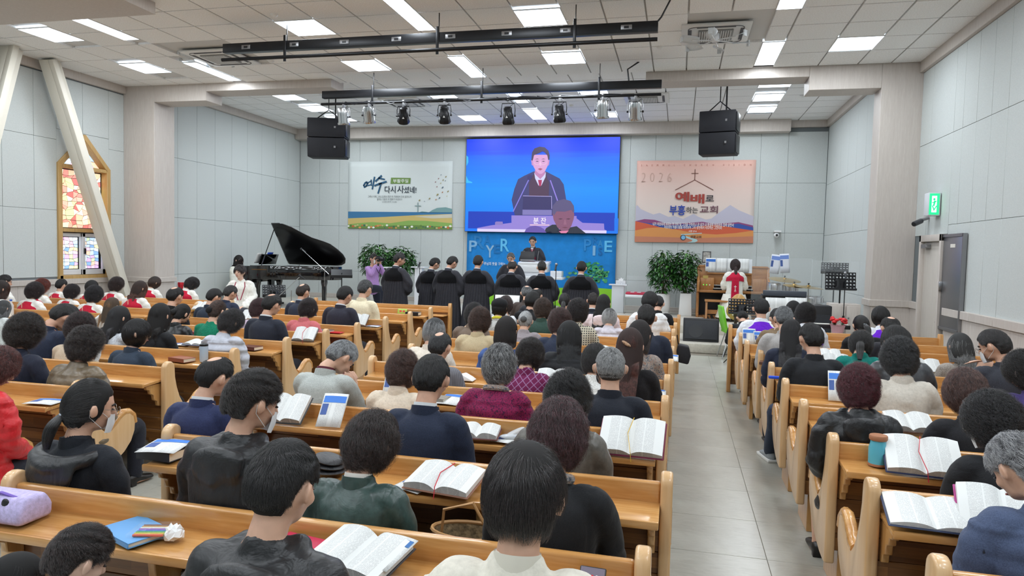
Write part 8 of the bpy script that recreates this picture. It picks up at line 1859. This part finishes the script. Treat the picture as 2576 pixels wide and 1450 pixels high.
# right block desks
open_book(2320, 1150, R_R[3], 'big open Bible with navy zip cover and orange page tabs, right block', .33, .23, .03, (38, 46, 84), .55, -.12, ribbon=(200, 40, 60))
e = empty('glass_bottle', item_at(2207, 1155, R_R[3], -.08)); tag(e, 'turquoise glass bottle with cork lid on the right block desk', 'bottle')
MB().lathe([(.035, 0), (.042, .008), (.043, .09), (.036, .115), (.035, .13)], (0, 0, 0), 24).obj('bottle', plain('turquoise', (92, 182, 204), .35), e); MB().lathe([(.040, .13), (.043, .135), (.043, .152), (.040, .156)], (0, 0, 0), 24).obj('cork_lid', plain('cork', (170, 116, 84), .7), e); MB().lathe([(.044, .0), (.045, .008), (.044, .012)], (0, 0, 0), 24).obj('cork_base', plain('cork', (170, 116, 84), .7), e)
open_book(2340, 1325, R_R[2], 'open booklet with curled pages spread on the nearest right desk', .32, .2, .010, (50, 60, 90), .3, -.08, tabs=False); leaflet(2440, 1330, R_R[2], 'white printed page under the right side of the curled booklet', .2, .18, .2, -.2)
open_book(2525, 1280, R_R[2], 'Bible with magenta cover and thumb index in front of the man in slate blue', .3, .22, .03, (176, 50, 130), .6, -.2)
open_book(2285, 1078, R_R[4], 'open Bible with brown cover between the black jackets', .26, .18, .026, (110, 78, 66), .35)
leaflet(2108, 990, R_R[5], 'lined white leaflet standing left of the burgundy hair', .14, .24, 1.0, -.1, -.06); e = MB().box((0, 0, .012), (.12, .035, .024)).obj('pencil_case', plain('bright_blue', (30, 80, 220), .5), bevel=.008); e.location = item_at(1952, 945, R_R[6]); tag(e, 'small bright blue pencil case beside the black casual jacket', 'case')
open_book(2105, 905, R_R[7], 'open Bible left of the teal jacket', .22, .18, .02, (60, 50, 50), .6); open_book(2330, 915, R_R[7], 'open Bible with pale green cover beside the taupe cardigan', .24, .18, .022, (190, 214, 150), .6)
closed_book(1935, 886, R_R[7], 'brown wallet and papers at the aisle end of the sixth right desk', (104, 70, 56), .12, .17, .025); leaflet(1884, 853, R_R[9], 'bulletin with blue heading standing at the aisle end behind the white robe', .15, .2, 1.1, 0, -.05); leaflet(1910, 856, R_R[9], 'white leaflet leaning right of the blue headed bulletin', .12, .18, 1.0, .2, -.06)
open_book(2090, 872, R_R[8], 'small open booklet before the scrunchie ponytail', .2, .14, .01)
# bags and floor things
bg = empty('shoulder_bag', (.07, C_[8]+.15, .0)); P = atY(1716, 885, 8.1); bg.location = (.085, 8.02, 0); tag(bg, 'black drawstring shoulder bag hanging on the aisle pew end', 'bag'); zb = atY(1716, 912, 8.1).z; zt = atY(1716, 868, 8.1).z
MB().prism([(-.055, zb+.02), (.06, zb), (.085, zb+.10), (.06, zt), (-.06, zt+.02), (-.075, zb+.14)], -.09, .09, 'y').obj('bag_body', cloth((38, 38, 42), 'suit'), bg, bevel=.02, seg=3); MB().tube([(-.05, 0, zt-.02), (-.075, 0, zt+.12), (-.06, 0, .80), (-.04, 0, zt)], .007, 6).obj('strap', M_BLACK, bg); MB().tube([(.04, -.04, zt-.02), (.08, -.05, (zb+zt)/2), (.05, -.04, zb+.02)], .006, 6).obj('handle', M_BLACK, bg)
wb = empty('wicker_basket', (atY(1185, 1345, 2.62).x, 2.62, .44)); tag(wb, 'striped wicker handbag with tan leather rim on the seat behind the near rail', 'bag')
MB().lathe([(.10, 0), (.15, .05), (.165, .22), (.16, .22), (.145, .05)], (0, 0, 0), 28).obj('wicker_body', speckled('wicker', (150, 130, 100), .35, 50, .8, .6), wb).scale = (1, .55, 1); MB().tube([(.165*math.cos(a), .09*math.sin(a), .225) for a in np.linspace(0, 2*PI, 25)], .008, 6).obj('leather_rim', plain('tan_leather', (198, 150, 98), .5), wb)
MB().tube([(-.12, -.02, .20), (-.10, -.05, .32), (.02, -.05, .36), (.10, -.04, .22)], .007, 6).obj('handle', plain('tan_leather', (198, 150, 98), .5), wb)
gb = MB().bx(-.22, .22, -.16, .16, 0, .30).obj('green_basket', plain('green_box', (28, 120, 54), .6), bevel=.03); P = atY(893, 925, 5.2); gb.location = (-3.1, 5.75, 0); tag(gb, 'green storage box on the floor of the side aisle', 'box')
rb = MB().bx(-.06, .06, -.05, .05, 0, .11).obj('red_bag', plain('red_bag', (186, 32, 50), .7), bevel=.02); P = atY(318, 1010, 4.2); rb.location = (P.x, 4.15, .445); tag(rb, 'crimson bag standing on the seat beside the olive coat', 'bag')
# trouser leg with grey sneaker reaching into the aisle
sn = empty('sneaker', (atZ(1925, 1138, 0).x, 6.42, 0), .25); tag(sn, 'grey and white sneaker in the aisle beside the right block pews', 'shoe'); 
MB().prism([(-.10, 0), (.17, 0), (.185, .015), (.18, .028), (-.105, .028)], -.045, .045, 'x').obj('sole', plain('sole_white', (236, 236, 234), .6), sn, bevel=.006); mb = MB(); limb(mb, [(0, -.06, .05, .040, .045), (0, .0, .055, .042, .045), (0, .07, .045, .042, .03), (0, .135, .035, .036, .02)], 14); mb2 = remesh(mb, 'upper', .006, 2); mk('upper', mb2, speckled('grey_suede', (160, 166, 172), .06, 90, .8, .2), sn)
MB().tube([(.046, -.05, .03), (.048, .02, .035), (.044, .06, .055)], .004, 5).obj('side_stripe', M_BLACK, sn)

def calf(p, x, y0, y1, zk, col, label=None):
    """lower leg of a seated person that shows beside the pew end; a part of that person"""
    M = Matrix.LocRotScale(p.location, p.rotation_euler, p.scale).inverted()
    q = [M @ Vector(v) for v in ((x, y0, zk), (x+.01, y0+.06, zk*.72), (x, (y0+y1)/2+.03, zk*.4), (x, y1-.02, .085))]
    o = part('trouser_leg' if col else 'calf', remesh(limbs([(*v, r) for v, r in zip(q, (.075, .072, .062, .050))]), 'leg', .012, 2), cloth(col) if col else skin(0), p); return o
for p in PEOPLE:
    if p['label'].startswith('man with neat black hair in a black casual'): calf(p, sn.location.x, 6.12, 6.42, .50, (44, 54, 76))
    if p['label'].startswith('woman with burgundy dyed bob'):
        q = atZ(2105, 1382, 0); calf(p, q.x, q.y-.15, q.y-.05, .44, None)
        M = Matrix.LocRotScale(p.location, p.rotation_euler, p.scale).inverted(); mb = MB()
        for a, b in (((0, -.11, .045), .035),): pass
        limb(mb, [tuple(M @ Vector((q.x, q.y+a, z)))+(r,) for a, z, r in ((-.12, .06, .034), (-.04, .05, .038), (.06, .03, .036), (.11, .02, .022))], 12); part('court_shoe', remesh(mb, 'court_shoe', .007, 2), plain('shoe_leather', (26, 24, 24), .4), p)
bpy.data.scenes.remove(TMP)
